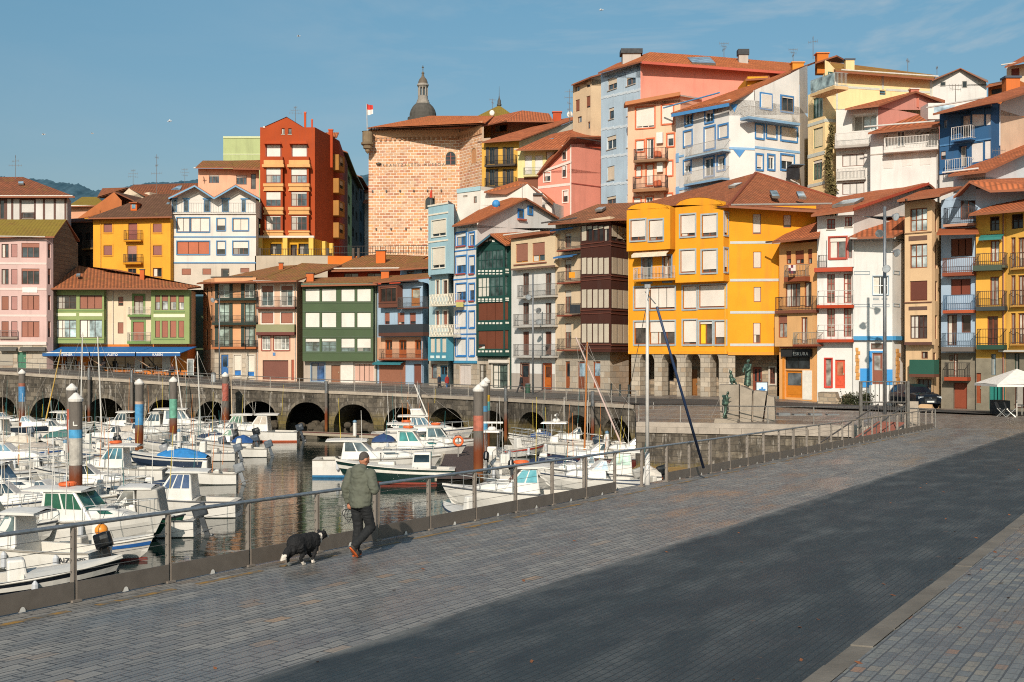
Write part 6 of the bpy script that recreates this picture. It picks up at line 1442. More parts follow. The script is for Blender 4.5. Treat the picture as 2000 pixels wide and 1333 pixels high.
h.roof_px([[(1650,212.5,106),(1716,205,105.4),(1789,178,109),(1760,186,118),(1690,205,118)],[(1789,178,109),(1846,200,111.4),(1846,196,120),(1760,186,118)]],mat=ROOF1);h.chimney(1777,176,1793,185,110,'B8705E','C8BEB6',1);h.done()
h=House('white_balcony_house','white house with orange roof and one long white balcony in the upper row',[(1700,104.5),(1834,102)],430,262,'DAD7D3',back=[(1834,112),(1715,113)]);f=h.f(0)
f.gable([(1700,262),(1700,259),(1833.5,246),(1833.5,262)])
f.win(1752,256.5-0,1768,287,n=2,gl='5A5E60',fr='D8D4CE') ;f.win(1788,262.5,1800,268,n=2,gl='5A5E60',fr='8A7A70')
f.win(1726,264,1734,287,n=1,gl='8A8278',fr='C0B4A8')
f.balc(1726,266,1832,290,295,.9,rc='D8D4CE',sc='D8D4CE',nb=.12)
f.trim(1700,297,1834,299,'B0A89E',.06,'ledge')
for x0,x1,y0,y1 in ((1724,1745,306,331),(1761,1782,301,326),(1796,1818,297,324)):f.win(x0,y0,x1,y1,n=1,sh=1,shc='D6D2CC',fr='CFCBC6',rv=.1);f.trim(x0,y0-2.2,x1,y0-1.2,'A8A098',.1,'lintel')
h.roof_px([[(1695,259.5,103.2),(1836,243.5,100.6),(1836,236,106),(1816,216,110),(1770,232,112)]],mat=ROOF1);h.gutter(f,-.3,f.L+.2,h.z1+.45,1.1,'C8C4BE');h.pipe(f,1831,250,380,'A8A4A0')
mb=MB();a=P(1815,222,106);mb.cb(a+Vector((1.2,1,.2)),(2.6,2,1.4));o=mb.build('dormer',plaster('DAD7D3'),h.root);mb=MB();mb.cb(a+Vector((1.3,-.02,.35)),(1.8,.05,.7));mb.build('pane',glass('8A9AA4'),o);h.done()
h=House('white_back_gable','plain white gable house with two tiny black windows on the skyline',[(1818,134),(1927,133)],430,168,'D8D4D0',D=10);f=h.f(0)
f.gable([(1818.3,168),(1820,157),(1876,134.5),(1926,160),(1926.5,168)]);f.win(1836,160-.0+8.5,1847,169.5) if False else None
f.holes=[]
for x0,x1,y0,y1 in ((1836,1847,160,169),(1879,1889,158.5,172)):
    mb=MB();q0,q1,z0,z1=f.rect(x0,y0,x1,y1);f.slab(mb,q0,q1,z0,z1,0,.05);o=mb.build('window',plain('8A8680'),h.root);mb=MB();f.slab(mb,q0+.07,q1-.07,z0+.07,z1-.07,.02,.06);mb.build('pane',glass('15181A'),o)
h.roof_px([[(1816,159,133),(1876,133,133),(1876,133,143),(1818,156,143)],[(1876,133,133),(1930,160.5,132),(1930,157,143),(1876,133,143)]],mat=plain('8A7A70',.8),thick=.1);h.done()
DB='35608A'
h=House('blue_white_house','deep blue house with white shutters, curved balconies and a cream side wall',[(1835,101),(1936,97.5),(1954,99),(2080,108)],430,224,'DCD8D2',back=[(2080,114),(1860,113)]);f,c,g=h.faces
g.bands.append((0,60,h.mi(plaster('DBBFA4'))));c.bands.append((0,60,h.mi(plaster(DB))))
f.gable([(1835.2,224),(1835.2,221),(1935.8,200),(1935.8,224)],h.mi(plaster(DB)));c.gable([(1936,226),(1936,199),(1953.5,203),(1953.5,226)],h.mi(plaster(DB)));g.gable([(1954,226),(1954,203),(1985,185),(2079,150),(2079,230)])
f.bands.append((f.Z(340,1),f.Z(221,1),h.mi(plaster(DB))))
W2=dict(n=1,sh=1,shc='DAD6D2',fr=DB)
f.win(1897,212+3,1922,248,**W2);f.win(1924,213,1935,246,n=1,sh=1,shc='DAD6D2',fr=DB);f.win(1896,279,1920,318,**W2);f.win(1922,275,1935,312,**W2)
f.win(1876,225,1895,268,n=2,sh=.1,shc='CFC4BC',gl='B9A898',fr='CFC2B8',rv=.5);f.win(1872,285,1888,325,n=2,gl='3A3432',fr='D8C4B4',rv=.5);f.win(1843,235,1850,251,n=1,gl='6A6A6C',fr='8A9AAA');f.win(1837,296,1847,312,n=1,sh=.5,shc='C8BEB6')
f.trim(1836,277,1936,280,'4A7AA6',.06);f.trim(1836,331,1890,338,'3A6A98',.1)
f.balc(1857,247,1896,272,275,.8,rc='D0CCC6',sc='3A6A98',nb=.2);f.balc(1845,310,1892,332,336,.8,rc='D0CCC6',sc='3A6A98',nb=.2)
h.roof_px([[(1822,222,99),(1937,198,95.6),(1956,196,96),(2090,152,104),(2090,140,112),(1990,176,113),(1900,200,113)]],mat=ROOF1);h.gutter(f,-.5,f.L,h.z1+.5,1.1,'C8C4BE');h.pipe(c,1951,205,285,'C8C8CC');h.done()
h=House('brick_attic_house','orange brick attic with chimney peeking above the blue and white house',[(1930,120),(1990,118)],260,166,'C8703A',D=7);f=h.f(0);f.trim(1937,174,1960,183,'2E2A28',.04,'shutter');h.roof_px([[(1926,169,119),(1964,160,118),(1966,157,124),(1932,164,125)]],mat=tiles('8A5638','5E3A28'));h.chimney(1961,155,1988,180,113,'C8703A','3A4656',4);h.done()
h=House('cream_top_house','cream house with brown shutter at the top right corner of the photo',[(1966,126),(2060,123)],260,130,'DCC8AE',D=9);f=h.f(0);f.win(1975,134,1991,152,n=1,sh=1,shc='7A3E34',fr='6A3830');h.roof_px([[(1962,130.5,124.6),(2070,96,121),(2070,80,128),(2010,104,131)]],mat=ROOF1);h.gutter(f,-.2,f.L,h.z1,1.0);h.done()
h=House('lower_white_house','white house with a long red roof slope below the blue and white house',[(1862,96),(1925,94),(2080,101)],430,352,'D2D6DA',back=[(2080,107),(1880,106)]);f,g=h.f(0),h.f(1)
g.gable([(1925,353),(1925,334),(2000,299),(2079,262),(2079,360)]);g.win(1976,350,1996,356,n=1,gl='3A4650',fr='9AB0C0');f.gable([(1862,352),(1862,347),(1924.5,335),(1924.5,352)])
h.roof_px([[(1852,342,94.6),(1926,333.5,92.6),(2090,258,99),(2090,248,106),(1990,286,106)]],mat=ROOF1);h.gutter(f,-.3,f.L,h.z1+.5,1.1,'D8D4CE');h.chimney(1957,282,1967,292,101,'C8602E','B8542A',1);h.done()
# ---- climbing plant, shrubs
@cached
def leafmat(h1='3E4A22',h2='6A6A2E'):
    t=NT('leaves_'+h1);p=t.pos();a=t.noise(p,2.2,3);b=t.noise(p,17,2)
    return t.fin(t.mix(t.ramp(b,.4,.7,0,.6),t.mix(t.ramp(a,.35,.65),C(h1,.4),C(h2,.4)),C('16190C')),.8)
def leaves(mb,fn,n,s):
    for _ in range(n):
        c=fn();a=Vector((random.gauss(0,1),random.gauss(0,1),random.gauss(0,1))).normalized();b=a.orthogonal().normalized();k=s*random.uniform(.6,1.4)
        mb.poly([c-a*k,c+b*k*.5,c+a*k,c-b*k*.5])
pl_=thing('climbing_plant','tall dry climbing plant on the pale yellow house corner','plant',P(1621,390,108.5));mb=MB()
def vine():
    t_=random.random();w=10*(1-.55*abs(t_-.15));return P(1621+random.gauss(0,w*.42)+4*math.sin(t_*9),243+145*(1-t_)**.9,108.6-random.random()*1.1)
leaves(mb,vine,1500,.16);mb.build('foliage',leafmat('9A8A4C','BCA868'),pl_);mb=MB();mb.path([P(1621,392,108.4),P(1619,330,108.6),P(1623,260,108.7)],.06);mb.build('stem',plain('4A3A28'),pl_)
for x,y,Y,r,lab in ((1660,782,88.5,.8,'dark green shrub by the stone plinth left of the blue door'),(1688,778,88.4,.7,'dry bush between the blue door and the gangway gate'),(1620,787,90,.45,'small weed clump at the foot of the red door wall')):
    c=P(x,y,Y);s_=thing('shrub',lab,'shrub',c-Vector((0,0,r*.6)));mb=MB();leaves(mb,lambda:c+Vector((random.gauss(0,r*.42),random.gauss(0,r*.25),random.gauss(0,r*.33))),700,.08);mb.build('foliage',leafmat(),s_);mb=MB()
    for i in range(5):mb.tube(c-Vector((0,0,r*.9)),c+Vector((random.gauss(0,r*.4),random.gauss(0,r*.2),r*.4)),.02)
    mb.build('stems',plain('3A3022'),s_)
st_=thing('stone_plinth','rough rubble plinth below the red door of the white house','wall',P(1620,786,90));e=Face(None,(PX(1597,89.4),89.4),(PX(1665,88.4),88.4),3.4,4.75);mb=MB()
n_=16
for i in range(n_):
    a,b=e.L*i/n_,e.L*(i+1)/n_;za,zb=4.75-.5*abs(math.sin(i*.5))*(i > 8),4.75-.5*abs(math.sin((i+1)*.5))*(i+1 > 8);mb.poly([e.pt(a,3.4),e.pt(b,3.4),e.pt(b,zb),e.pt(a,za)],0,[(a,3.4),(b,3.4),(b,zb),(a,za)]);mb.poly([e.pt(a,za),e.pt(b,zb),e.pt(b,zb,-1.4),e.pt(a,za,-1.4)],0,[(a,0),(b,0),(b,1),(a,1)])
mb.build('stones',blocks('rubble'),st_)
# ---- aerials, gulls, dishes
def aerial(x,y0,y1,Y,lab,arms=3,c='6A625C'):
    a,b=P(x,y1,Y),P(x,y0,Y);t_=thing('roof_aerial',lab,'aerial',a,'television aerials on the roofs');mb=MB();mb.tube(a-Vector((0,0,.4)),b,.035,.025,5);mb.build('mast',plain(c),t_);mb=MB();H=b.z-a.z
    for i in range(arms):
        z=b.z-H*.08-H*.2*i;w=.5+.15*((i*7) % 3);d=Vector((math.cos(i*.7+x),math.sin(i*.7+x)*.5,0));mb.tube(Vector((b.x,Y,z))-d*w,Vector((b.x,Y,z))+d*w,.02,.02,4)
        for j in range(5):p=Vector((b.x,Y,z))+d*w*(-1+j*.5);mb.tube(p-Vector((0,0,.16)),p+Vector((0,0,.16)),.013,.013,4)
    mb.build('arms',plain(c),t_)
for a in ((30,303,346,154,'aerial on the half-timbered house roof at far left'),(306,302,379,155,'tall aerial on the dark roof of the yellow house'),(260,331,362,182,'thin aerial on the skyline left of the tall one'),(361,329,358,186,'small aerial beside the peach house'),(577,208,236,160,'aerial above the red gable'),(1414,83,112,131,'aerial with a broad grid on the salmon wall building'),(1549,95,124,138,'aerial between the salmon wall and the white ridge'),(1588,72,108,123,'double aerial beside the orange chimney',2),(1773,114,185,113,'tall aerial in front of the pale yellow side wall',1),(1830,131,152,134,'small aerial beside the white skyline gable',1),(1866,165,200,108,'aerial before the white skyline gable',2),(1951,290,350,96,'aerial on the red roof slope at far right',3),(1112,175,232,140,'aerial left of the beige house',4),(962,193,222,165,'aerial beside the mossy pyramid roof',2),(1020,357,400,125,'aerial on the white gable behind the green gallery',1)):aerial(*a)
def gull(x,y,Y,lab,s=1.0,bank=0.2):
    c=P(x,y,Y);t_=thing('gull',lab,'bird',c,None);mb=MB();mb.ball(c,(.3*s,.09*s,.08*s),8,6);mb.ball(c+Vector((.3*s,0,.02)),.07*s,6,5)
    for sg in (-1,1):mb.grid([[c+Vector((.08*s,0,.04)),c+Vector((.05*s,sg*.3*s,.16*s+sg*bank*.1)),c+Vector((-.1*s,sg*.62*s,.08*s+sg*bank*.2))],[c+Vector((-.12*s,0,.04)),c+Vector((-.12*s,sg*.3*s,.15*s+sg*bank*.1)),c+Vector((-.16*s,sg*.62*s,.08*s+sg*bank*.2))]])
    mb.build('body',plain('C9C6C2',.8),t_);t_.rotation_euler=(0,0,0)
gull(331,237,150,'gull gliding left of the red building',.8,1.2);gull(583,71,150,'gull high above the red building',.7);gull(1174,20,140,'gull near the top edge of the sky',.8,.9);gull(85,263,150,'distant gull above the half-timbered house',.7);gull(180,261,160,'distant gull above the far hills',.6)
def dish(x,y,Y,lab):
    c=P(x,y,Y);t_=thing('satellite_dish',lab,'dish',c);mb=MB();mb.ball(c,(.34,.09,.38),12,6);mb.build('reflector',plain('D4D0CA'),t_);mb=MB();mb.tube(c+Vector((0,.1,0)),c+Vector((0,.5,-1.0)),.04);mb.build('bracket',plain('6A6664'),t_)
dish(1113,224,141,'white satellite dish left of the beige house');dish(961,221,164,'white satellite dish on the attic by the tower')
# ================================================================ railings, piles, pontoons
ST=plain('948A80',.42,.4);UP=Vector((0,0,1))
qr=thing('quay_railing','long steel railing with dark kick plates along the near quay edge','railing',Q(0,0));mb=MB()
TE=tY(69.6)
gap=(tY(32.9),tY(34.6))
for i in range(40):
    a,b=T0+(TE-T0)*i/40,T0+(TE-T0)*(i+1)/40;mb.tube(Q(a,0,1.05),Q(b,0,1.05),.032,.032,10,cap=False)
mb.build('handrail',steel('A8ACAE',.22),qr,smooth=True)
wr=MB();posts=[]
t_=tY(16.84);k=-8
while True:
    t=t_+k*1.76
    if t > TE+.1:break
    posts.append(t);k += 1
nx=Vector((N.x,N.y,0));ux=Vector((U.x,U.y,0))
for i,t in enumerate(posts):
    mb=MB();w=.05 if i % 5 != 2 else .11
    for o in ((-.022,.022) if w < .1 else (-.07,.05)):mb.box(Q(t,-.035,.02)+ux*(o-.006),nx*.07,ux*(.012 if w < .1 else .03),UP*1.0)
    mb.box(Q(t,-.02,.3)+ux*-.02,nx*.04,ux*.04,UP*.72);mb.cb(Q(t,0,.02),(.16,.16,.03),QA);mb.build('post',ST,qr)
    if i+1 < len(posts):
        u=posts[i+1];a,b=Q(t+.03,0),Q(u-.03,0)
        if gap[0]-1 < t < gap[1]-.5:pass
        else:
            mb=MB();mb.box(a+nx*.03+UP*.02,b-a,nx*.012,UP*.26);mb.build('kick_plate',plain('736A61',.45,.25),qr)
            mb=MB();c=Q((t+u)/2,0)+nx*.06;
            mb.poly([c+ux*(.05*math.cos(j*math.pi/8))+UP*(.012+.07*math.sin(j*math.pi/8)) for j in range(9)]);mb.poly([c+ux*(.05*math.cos(j*math.pi/8))+UP*(.012+.07*math.sin(j*math.pi/8))-nx*.02 for j in range(9)][::-1]);mb.build('reflector',plain('D8D4CC',.5),qr)
        for hh in (.42,.58,.74,.9):wr.tube(Q(t,0,hh),Q(u,0,hh),.0045,.0045,4,cap=False)
wr.build('cable',steel('8A857E',.4),qr)
def fence_line(name,lab,pts,hgt,step,inset,grp=None):
    r=thing(name,lab,'railing',pts[0],grp);m=steel('9A958E',.4);L=[0]
    for a,b in zip(pts,pts[1:]):L.append(L[-1]+(b-a).length)
    n=int(L[-1]/step);g=MB();w=MB();pr=None
    for i in range(n+1):
        p=along(pts,i/n)+inset;mb=MB();mb.cb(p+UP*hgt/2,(.06,.06,hgt));mb.build('post',m,r)
        if pr is not None:
            g.tube(pr+UP*hgt,p+UP*hgt,.035,.035,6)
            for k in (.25,.5,.75):w.tube(pr+UP*hgt*k,p+UP*hgt*k,.012,.012,4)
        pr=p
    g.build('handrail',m,r);w.build('cable',m,r)
fence_line('promenade_railing','thin steel railing along the top of the arched sea wall',[p for p in I3[1:]],1.05,2.7,Vector((.1,.25,0)))
fence_line('plaza_railing','low steel railing in front of the statue plaza',[CN+Vector((.2,.25,0)),QE+Vector((-3.2,1.9,0))],1.05,2.6,Vector((0,.3,0)))
fence_line('end_railing','short railing piece at the far end of the quay railing',[Q(TE,0),Q(TE,0)+Vector((-1.6,1.0,0))],1.05,.9,Vector())
def rusty(bands):
    t=NT('pile_paint');p=t.pos();z=t.sep(p)[2];n=t.noise(t.mapv(p,(2,2,.5)),2,6,.7);zz=t.math('ADD',z,t.math('MULTIPLY',n,1.0))
    col=t.mix(t.ramp(n,.3,.7),C('5A544E'),C('6E6760'))
    col=t.mix(t.ramp(zz,3.2,2.3),col,C('6B3418'));col=t.mix(t.ramp(zz,1.7,.9),col,C('7A4A22'));col=t.mix(t.ramp(zz,1.0,.5),col,C('2A2614'))
    return t.fin(col,.8,0,.3)
RUST=rusty(0)
PILES=[(148,57.6,5.75,[('4A9AC8',3.62,4.02),('B8B2A8',2.35,3.62)],'rusty mooring pile with light blue and white bands, front one of the left pair'),(140.5,75,5.75,[('B05A44',2.9,4.2)],'mooring pile half hidden behind the blue and white banded one'),(272,89,5.75,[('4A90C0',2.4,3.9),('C8A890',3.9,4.1)],'mooring pile with a broad bright blue band'),(338.5,96.5,5.75,[('6AA890',2.5,4.0)],'mooring pile with a sea green band'),(440,113,5.85,[('A85A4A',3.2,4.8)],'mooring pile with a dull red band beside the wall'),(43,114,6.1,[('4A88B8',3.1,4.5),('A0604A',4.5,4.8)],'mooring pile with blue band at far left'),(934.5,72.8,5.75,[('B86A54',3.0,3.9)],'thick mooring pile with a salmon band in front of its group of three'),(944,84,5.75,[('58A0C8',2.3,2.9),('4A88B0',3.6,4.0)],'mooring pile with two blue bands, middle one of the group of three'),(949.5,94,5.75,[('C8A030',3.9,4.4),('58A0A0',3.2,3.9)],'mooring pile with a yellow band, rear one of the group of three')]
for x,Y,zt,bands,lab in PILES:
    c=Vector((PX(x,Y),Y,0));r=.3;t=thing('mooring_pile',lab,'mooring pile',c,'mooring piles');mb=MB();mb.tube(c+UP*-1.5,c+UP*(zt-.35),r,r,20);mb.build('pile',RUST,t,smooth=False)
    for col,a,b in bands:mb=MB();mb.tube(c+UP*a,c+UP*b,r+.006,r+.006,20,cap=False);mb.build('painted_band',plain(col,.7,var=.3,k=.85),t)
    mb=MB();mb.lathe(c,[(r+.03,zt-.42),(r+.05,zt-.3),(r*.3,zt-.03),(.02,zt)],18);mb.build('cap',plain('D4CFC8',.6),t)
mb=MB();c=Vector((PX(148,57.6),57.6,0));mb.box(c+Vector((-.02,-.312,4.2)),Vector((.05,0,0)),Vector((0,.02,0)),Vector((0,0,.2)));mb.box(c+Vector((-.02,-.312,4.2)),Vector((.2,0.02,0)),Vector((0,.02,0)),Vector((0,0,.05)));mb.build('painted_mark',plain('D8D4CC'),[o for o in COL.objects if o.name == 'mooring_pile'][0])
for x in (180,262,446,641,822,996,1166):
    s,v=wall_s(x);p,n_=wall_at(s);c=Vector((p.x,p.y,0))+n_*.45;t=thing('guide_post','tall rusted steel guide post standing against the arched sea wall','post',c,'pontoon guide posts along the sea wall');mb=MB();mb.tube(c-UP*1.5,c+UP*(p.z+.9),.14,.14,10);mb.build('tube',RUST,t);mb=MB();mb.tube(c+UP*(p.z-.2),c+UP*(p.z+.95),.15,.15,10);mb.build('collar',steel('8A8C8E'),t)
def pontoon(lab,a,b,w,z=.5,col='6E3F34'):
    a,b=Vector((*a,0)),Vector((*b,0));d=(b-a).normalized();n=Vector((-d.y,d.x,0));t=thing('pontoon',lab,'pontoon',a,'floating pontoons');L=(b-a).length
    mb=MB();k=max(4,int(L/.45))
    for i in range(k):mb.box(a+d*(L*i/k+.02)-n*(w/2-.12)+UP*(z-.06),d*(L/k-.03),n*(w-.24),UP*.06)
    mb.build('deck',plain(col,.85,var=.3),t);mb=MB()
    for s in (-1,1):mb.box(a+n*(s*w/2)-n*.06*(s > 0)*2+UP*(z-.2),b-a,n*.12,UP*.22)
    mb.build('edge_beam',plain('9A8E7C',.8),t);mb=MB()
    for i in range(max(2,int(L/3))):mb.box(a+d*(L*(i+.3)/max(2,int(L/3)))-n*w*.45+UP*-.3,d*1.3,n*w*.9,UP*(z+.08))
    mb.build('float',plain('5A5448',.9),t)
pontoon('reddish floating walkway along the far wall arches',(PX(540,112),112),(PX(940,101),101),1.8)
pontoon('dark walkway running toward the pile with the salmon band',(-4.0,101),(-3.2,70),2.4,.5,'4A3C38')
pontoon('walkway by the boats at the right end of the sea wall',(PX(1080,98),98),(PX(1236,88),88),1.8)
pontoon('red pontoon behind the gap in the quay railing',(PX(1180,75),75),(PX(1290,70),70),2.2,.5,'8A4A3A')
pontoon('walkway between the two rows of moored boats at left',(PX(-60,80),80),(PX(225,86),86),1.7,.5,'5A4338')
for x,Y in ((693,105.5),(128,81.5),(1186,91),(253,84),(350,93)):
    c=Vector((PX(x,Y),Y,.5));t=thing('service_pedestal','white service pedestal standing on a floating pontoon','pedestal',c,'pontoon service pedestals');mb=MB();mb.lathe(c,[(.16,0),(.16,1.05),(.1,1.15)],10);mb.build('body',plain('CFCBC4',.5),t);mb=MB();mb.lathe(c+UP*1.15,[(.17,0),(.17,.12),(.05,.2)],10);mb.build('cap',plain('6A8AA0',.5),t)
# ================================================================ boats
def boat(lab,x,y,L,hd,kind='cabin',hull='DAD6CE',stripe=None,boot=None,win='26343C',cover=None,motor=None,fb=(1.0,.62),B=None,n=3,mast=None,rods=3,buoy=False,curtain=None,house=(.34,.66),hh=1.3,roofc='DAD7D0',deck='D3CFC6',pulpit=True,canopy=None,name=None,fend=2,Y=None):
    Y=Y or (ZC*F/(y-HY));B=B or L*.36;b0=Vector((PX(x,Y),Y,0));M=Matrix.Translation(b0)@Matrix.Rotation(math.radians(hd),4,'Z')@Matrix.Translation((-L/2,0,0))
    t=thing('boat',lab,'boat',b0,'boats moored in the harbour');N_=14
    def put(mb,nm,m,par=None,**k):mb.xform(M);return mb.build(nm,m,par or t,**k)
    def hb(s):return B/2*(min(1,.84+.5*s))*(1-(max(0,s-.42)/.58)**2.3)
    def sh(s):return fb[1]+(fb[0]-fb[1])*s**1.7
    def xx(s,z):return L*s*(1+.0)-L*.1*(s**5)*(1-max(0,min(1,z/fb[0])))
    def sec(s,e=0.0):
        b,z=hb(s)+e,sh(s);c=.04+.5*z*s**3;k=-.3+(c+.3)*max(0,s-.7)/.3*.8
        pts=[(b,z),(b*(.99-.08*s),z*.6+c*.4),(b*(.93-.45*s*s),c),(0,k)]
        pts += [(-p,q) for p,q in pts[-2::-1]];return [Vector((xx(s,q),p,q)) for p,q in pts]
    mb=MB();mb.grid([sec(i/N_) for i in range(N_+1)][::-1]);mb.poly(sec(0)[::-1]);put(mb,'hull',gelcoat(hull),smooth=False)
    def strake(f0,f1,e=.014):
        mb=MB()
        for sg in (1,-1):
            rows=[]
            for i in range(N_+1):
                s=i/N_;q=sec(s,e);a,c=q[0],q[2];m_=q[1]
                def at(f):z=f*sh(s);w=(z-c.z)/(a.z-c.z) if a.z > c.z else 0;v=c.lerp(a,max(-.3,min(1,w)));v=Vector((v.x,(v.y+.03*min(1,4*w*(1-w)) if w > 0 else v.y),z));return Vector((v.x,v.y*sg,v.z))
                rows.append([at(f0),at(f1)])
            mb.grid(rows)
        return mb
    if stripe:put(strake(.66,.82,.02),'stripe',plain(stripe,.4))
    if boot:put(strake(.02,.15,.03),'boot_stripe',plain(boot,.5))
    mb=MB()
    for sg in (1,-1):mb.path([Vector((xx(i/N_,sh(i/N_)),sg*(hb(i/N_)+.01),sh(i/N_)-.02)) for i in range(N_+1)],.035,5)
    put(mb,'rub_rail',plain(random.choice(('2A2D32','3A3E44','8A8378','24344A')) if not stripe else 'C9C4BA',.6))
    s0=house[0] if kind not in ('open','cover') else .5;mb=MB();fd=[i/16 for i in range(17) if i/16 >= s0-.04]
    mb.grid([[Vector((xx(s,sh(s)),hb(s)*k*.985,sh(s)+.1*(1-k*k))) for k in (1,.5,0,-.5,-1)] for s in fd][::-1])
    cs=[0,.12,.25,s0];w=.16;zs=.22
    for sg in (1,-1):
        o=[Vector((L*s,sg*hb(s)*.985,sh(s)+.005)) for s in cs];i_=[Vector((L*max(s,.03),sg*(hb(s)-w),sh(s)+.005)) for s in cs];l=[Vector((v.x,v.y,zs)) for v in i_];mb.grid([o,i_,l])
    mb.poly([Vector((L*.03,hb(0)-w,zs)),Vector((L*s0,hb(s0)-w,zs)),Vector((L*s0,-hb(s0)+w,zs)),Vector((L*.03,-hb(0)+w,zs))])
    a,b_=hb(0)-w,sh(0);mb.box((L*.0,-a,zs),(L*.05,0,0),(0,2*a,0),(0,0,b_-zs));a=hb(s0)-w;mb.poly([Vector((L*s0,a,zs)),Vector((L*s0,-a,zs)),Vector((L*s0,-a,sh(s0)+.09)),Vector((L*s0,a,sh(s0)+.09))])
    put(mb,'deck',gelcoat(deck))
    def hexa(nm,xa,xb,za,zb,wa,wb,ra,rf,m,par=None,wf=1.0):
        """box with raked ends: bottom xa..xb, top xa+ra..xb-rf"""
        bt=[Vector((xa,wa,za)),Vector((xb,wa*wf,za)),Vector((xb,-wa*wf,za)),Vector((xa,-wa,za))];tp=[Vector((xa+ra,wb,zb)),Vector((xb-rf,wb*wf,zb)),Vector((xb-rf,-wb*wf,zb)),Vector((xa+ra,-wb,zb))]
        mb=MB();mb.poly(tp);
        for i in range(4):j=(i+1) % 4;mb.poly([bt[j],bt[i],tp[i],tp[j]])
        o=put(mb,nm,m,par,fix=True);bv=o.modifiers.new('b','BEVEL');bv.width=.07;bv.segments=2;return o,[[bt[i],bt[(i+1) % 4],tp[(i+1) % 4],tp[i]] for i in range(4)]
    def panes(o,q,n,h0=.36,h1=.9,s0_=.06,s1_=.94,m=None,gapf=.05,skew=0.0):
        nr=(q[1]-q[0]).cross(q[3]-q[0]).normalized()
        c=(q[0]+q[1]+q[2]+q[3])/4;
        for i in range(n):
            a,b=s0_+(s1_-s0_)*i/n+gapf/2,s0_+(s1_-s0_)*(i+1)/n-gapf/2
            pts=[]
            for u,v in ((a,h0),(b,h0),(b,h1),(a,h1)):pts.append(q[0].lerp(q[1],u).lerp(q[3].lerp(q[2],u),v))
            for sg in (1,-1):
                pass
            mb=MB();out=nr*(.012 if nr.dot(c-Vector((L*.5,0,c.z))) > 0 else -.012);mb.poly([p+out for p in pts]);mb.poly([p+out*.3 for p in pts][::-1]);put(mb,'window',m or glass(win,.07),o)
    G=gelcoat('DCD9D2')
    if kind in ('cabin','fly'):
        xa,xb=L*house[0],L*house[1];za=sh(house[0])+.02;w0=hb(house[0])*.8;wf=min(1,hb(house[1])*.84/w0);zt=za+hh
        o,q=hexa('cabin',xa,xb,za,zt,w0,w0*.82,L*.02,L*.15,G,None,wf)
        wm_=plain(curtain,.35) if curtain else None
        for k in (0,2):panes(o,q[k],n,.42,.9,.05,.93,wm_)
        panes(o,q[1],2,.4,.92,.04,.96)
        mb=MB();rx0,rx1=xa-L*.12,xb-L*.1;w=w0*.95
        mb.grid([[Vector((rx0+(rx1-rx0)*i/8,w*k*(1-.16*(i/8)**3),zt+.03+.1*(1-k*k)-.05*abs(i/4-1)**3)) for k in (1,.8,0,-.8,-1)] for i in range(9)][::-1]);top=[list(mb.v)]
        mb.grid([[Vector((rx0+(rx1-rx0)*i/8,w*k*(1-.16*(i/8)**3),zt-.06)) for k in (1,.8,0,-.8,-1)] for i in range(9)])
        for sg in (1,-1):mb.grid([[Vector((rx0+(rx1-rx0)*i/8,sg*w*(1-.16*(i/8)**3),z)) for z in (zt-.06,zt+.035-.05*abs(i/4-1)**3)] for i in range(9)])
        mb.grid([[Vector((e,w*k*(1-.16*(i/8)**3),z)) for k in (1,.8,0,-.8,-1)] for e,i in ((rx1,8),) for z in (zt-.06,zt+.02)]);mb.grid([[Vector((rx0,w*k,z)) for k in (1,0,-1)] for z in (zt-.06,zt+.02)])
        put(mb,'roof',gelcoat(roofc),o);top=zt+.1
        # trunk cabin forward
        xe=L*.86;_=hexa('coachroof',xb-L*.1,xe,sh(house[1])+.05,max(sh(.8)+.3,za+hh*.42),w0*wf*1.0,w0*wf*.74,0,L*.19,G,None,.5);cr=_[1];[panes(_[0],cr[k],1,.45,.75,.25,.6) for k in (0,2)];hexa('hatch',xb+L*.02,xb+L*.09,za+hh*.42,za+hh*.42+.09,.24,.22,.02,.02,plain('4A5054',.4))
        if kind == 'fly':hexa('flybridge',xa+.2,xb-L*.14,zt+.1,zt+.62,w0*.7,w0*.75,-.1,.35,G);mb=MB();mb.path([Vector((xa+.2,w0*.6,zt+.6)),Vector((xa-.1,w0*.6,zt+1.3)),Vector((xa-.1,-w0*.6,zt+1.3)),Vector((xa+.2,-w0*.6,zt+.6))],.04);put(mb,'arch',steel('C8C8C8',.25));top=zt+1.2
        if buoy:mb=MB();mb.torus((xa+L*.12,0,zt+.19),.3,.075);put(mb,'lifebuoy',plain('D0602C',.6))
        if canopy:hexa('canvas_screen',xa-L*.2,xa,za,zt-.05,w0*.95,w0*.9,.2,0,plain(canopy,.8))
    else:top=sh(.4)+.6
    if kind == 'cuddy':
        xa,xb=L*house[0],L*.86;za=sh(house[0]);w0=hb(house[0])*.82
        hexa('coachroof',xa,xb,za+.02,za+.5,w0,w0*.8,0,L*.2,G,None,.5);o,q=hexa('windscreen',xa-.2,xa+L*.16,za+.45,za+1.0,w0*.85,w0*.72,.15,L*.12,plain('CFCBC4',.4),None,.8)
        for k in (0,2):panes(o,q[k],2,.12,.9)
        panes(o,q[1],2,.1,.92);top=za+1.0
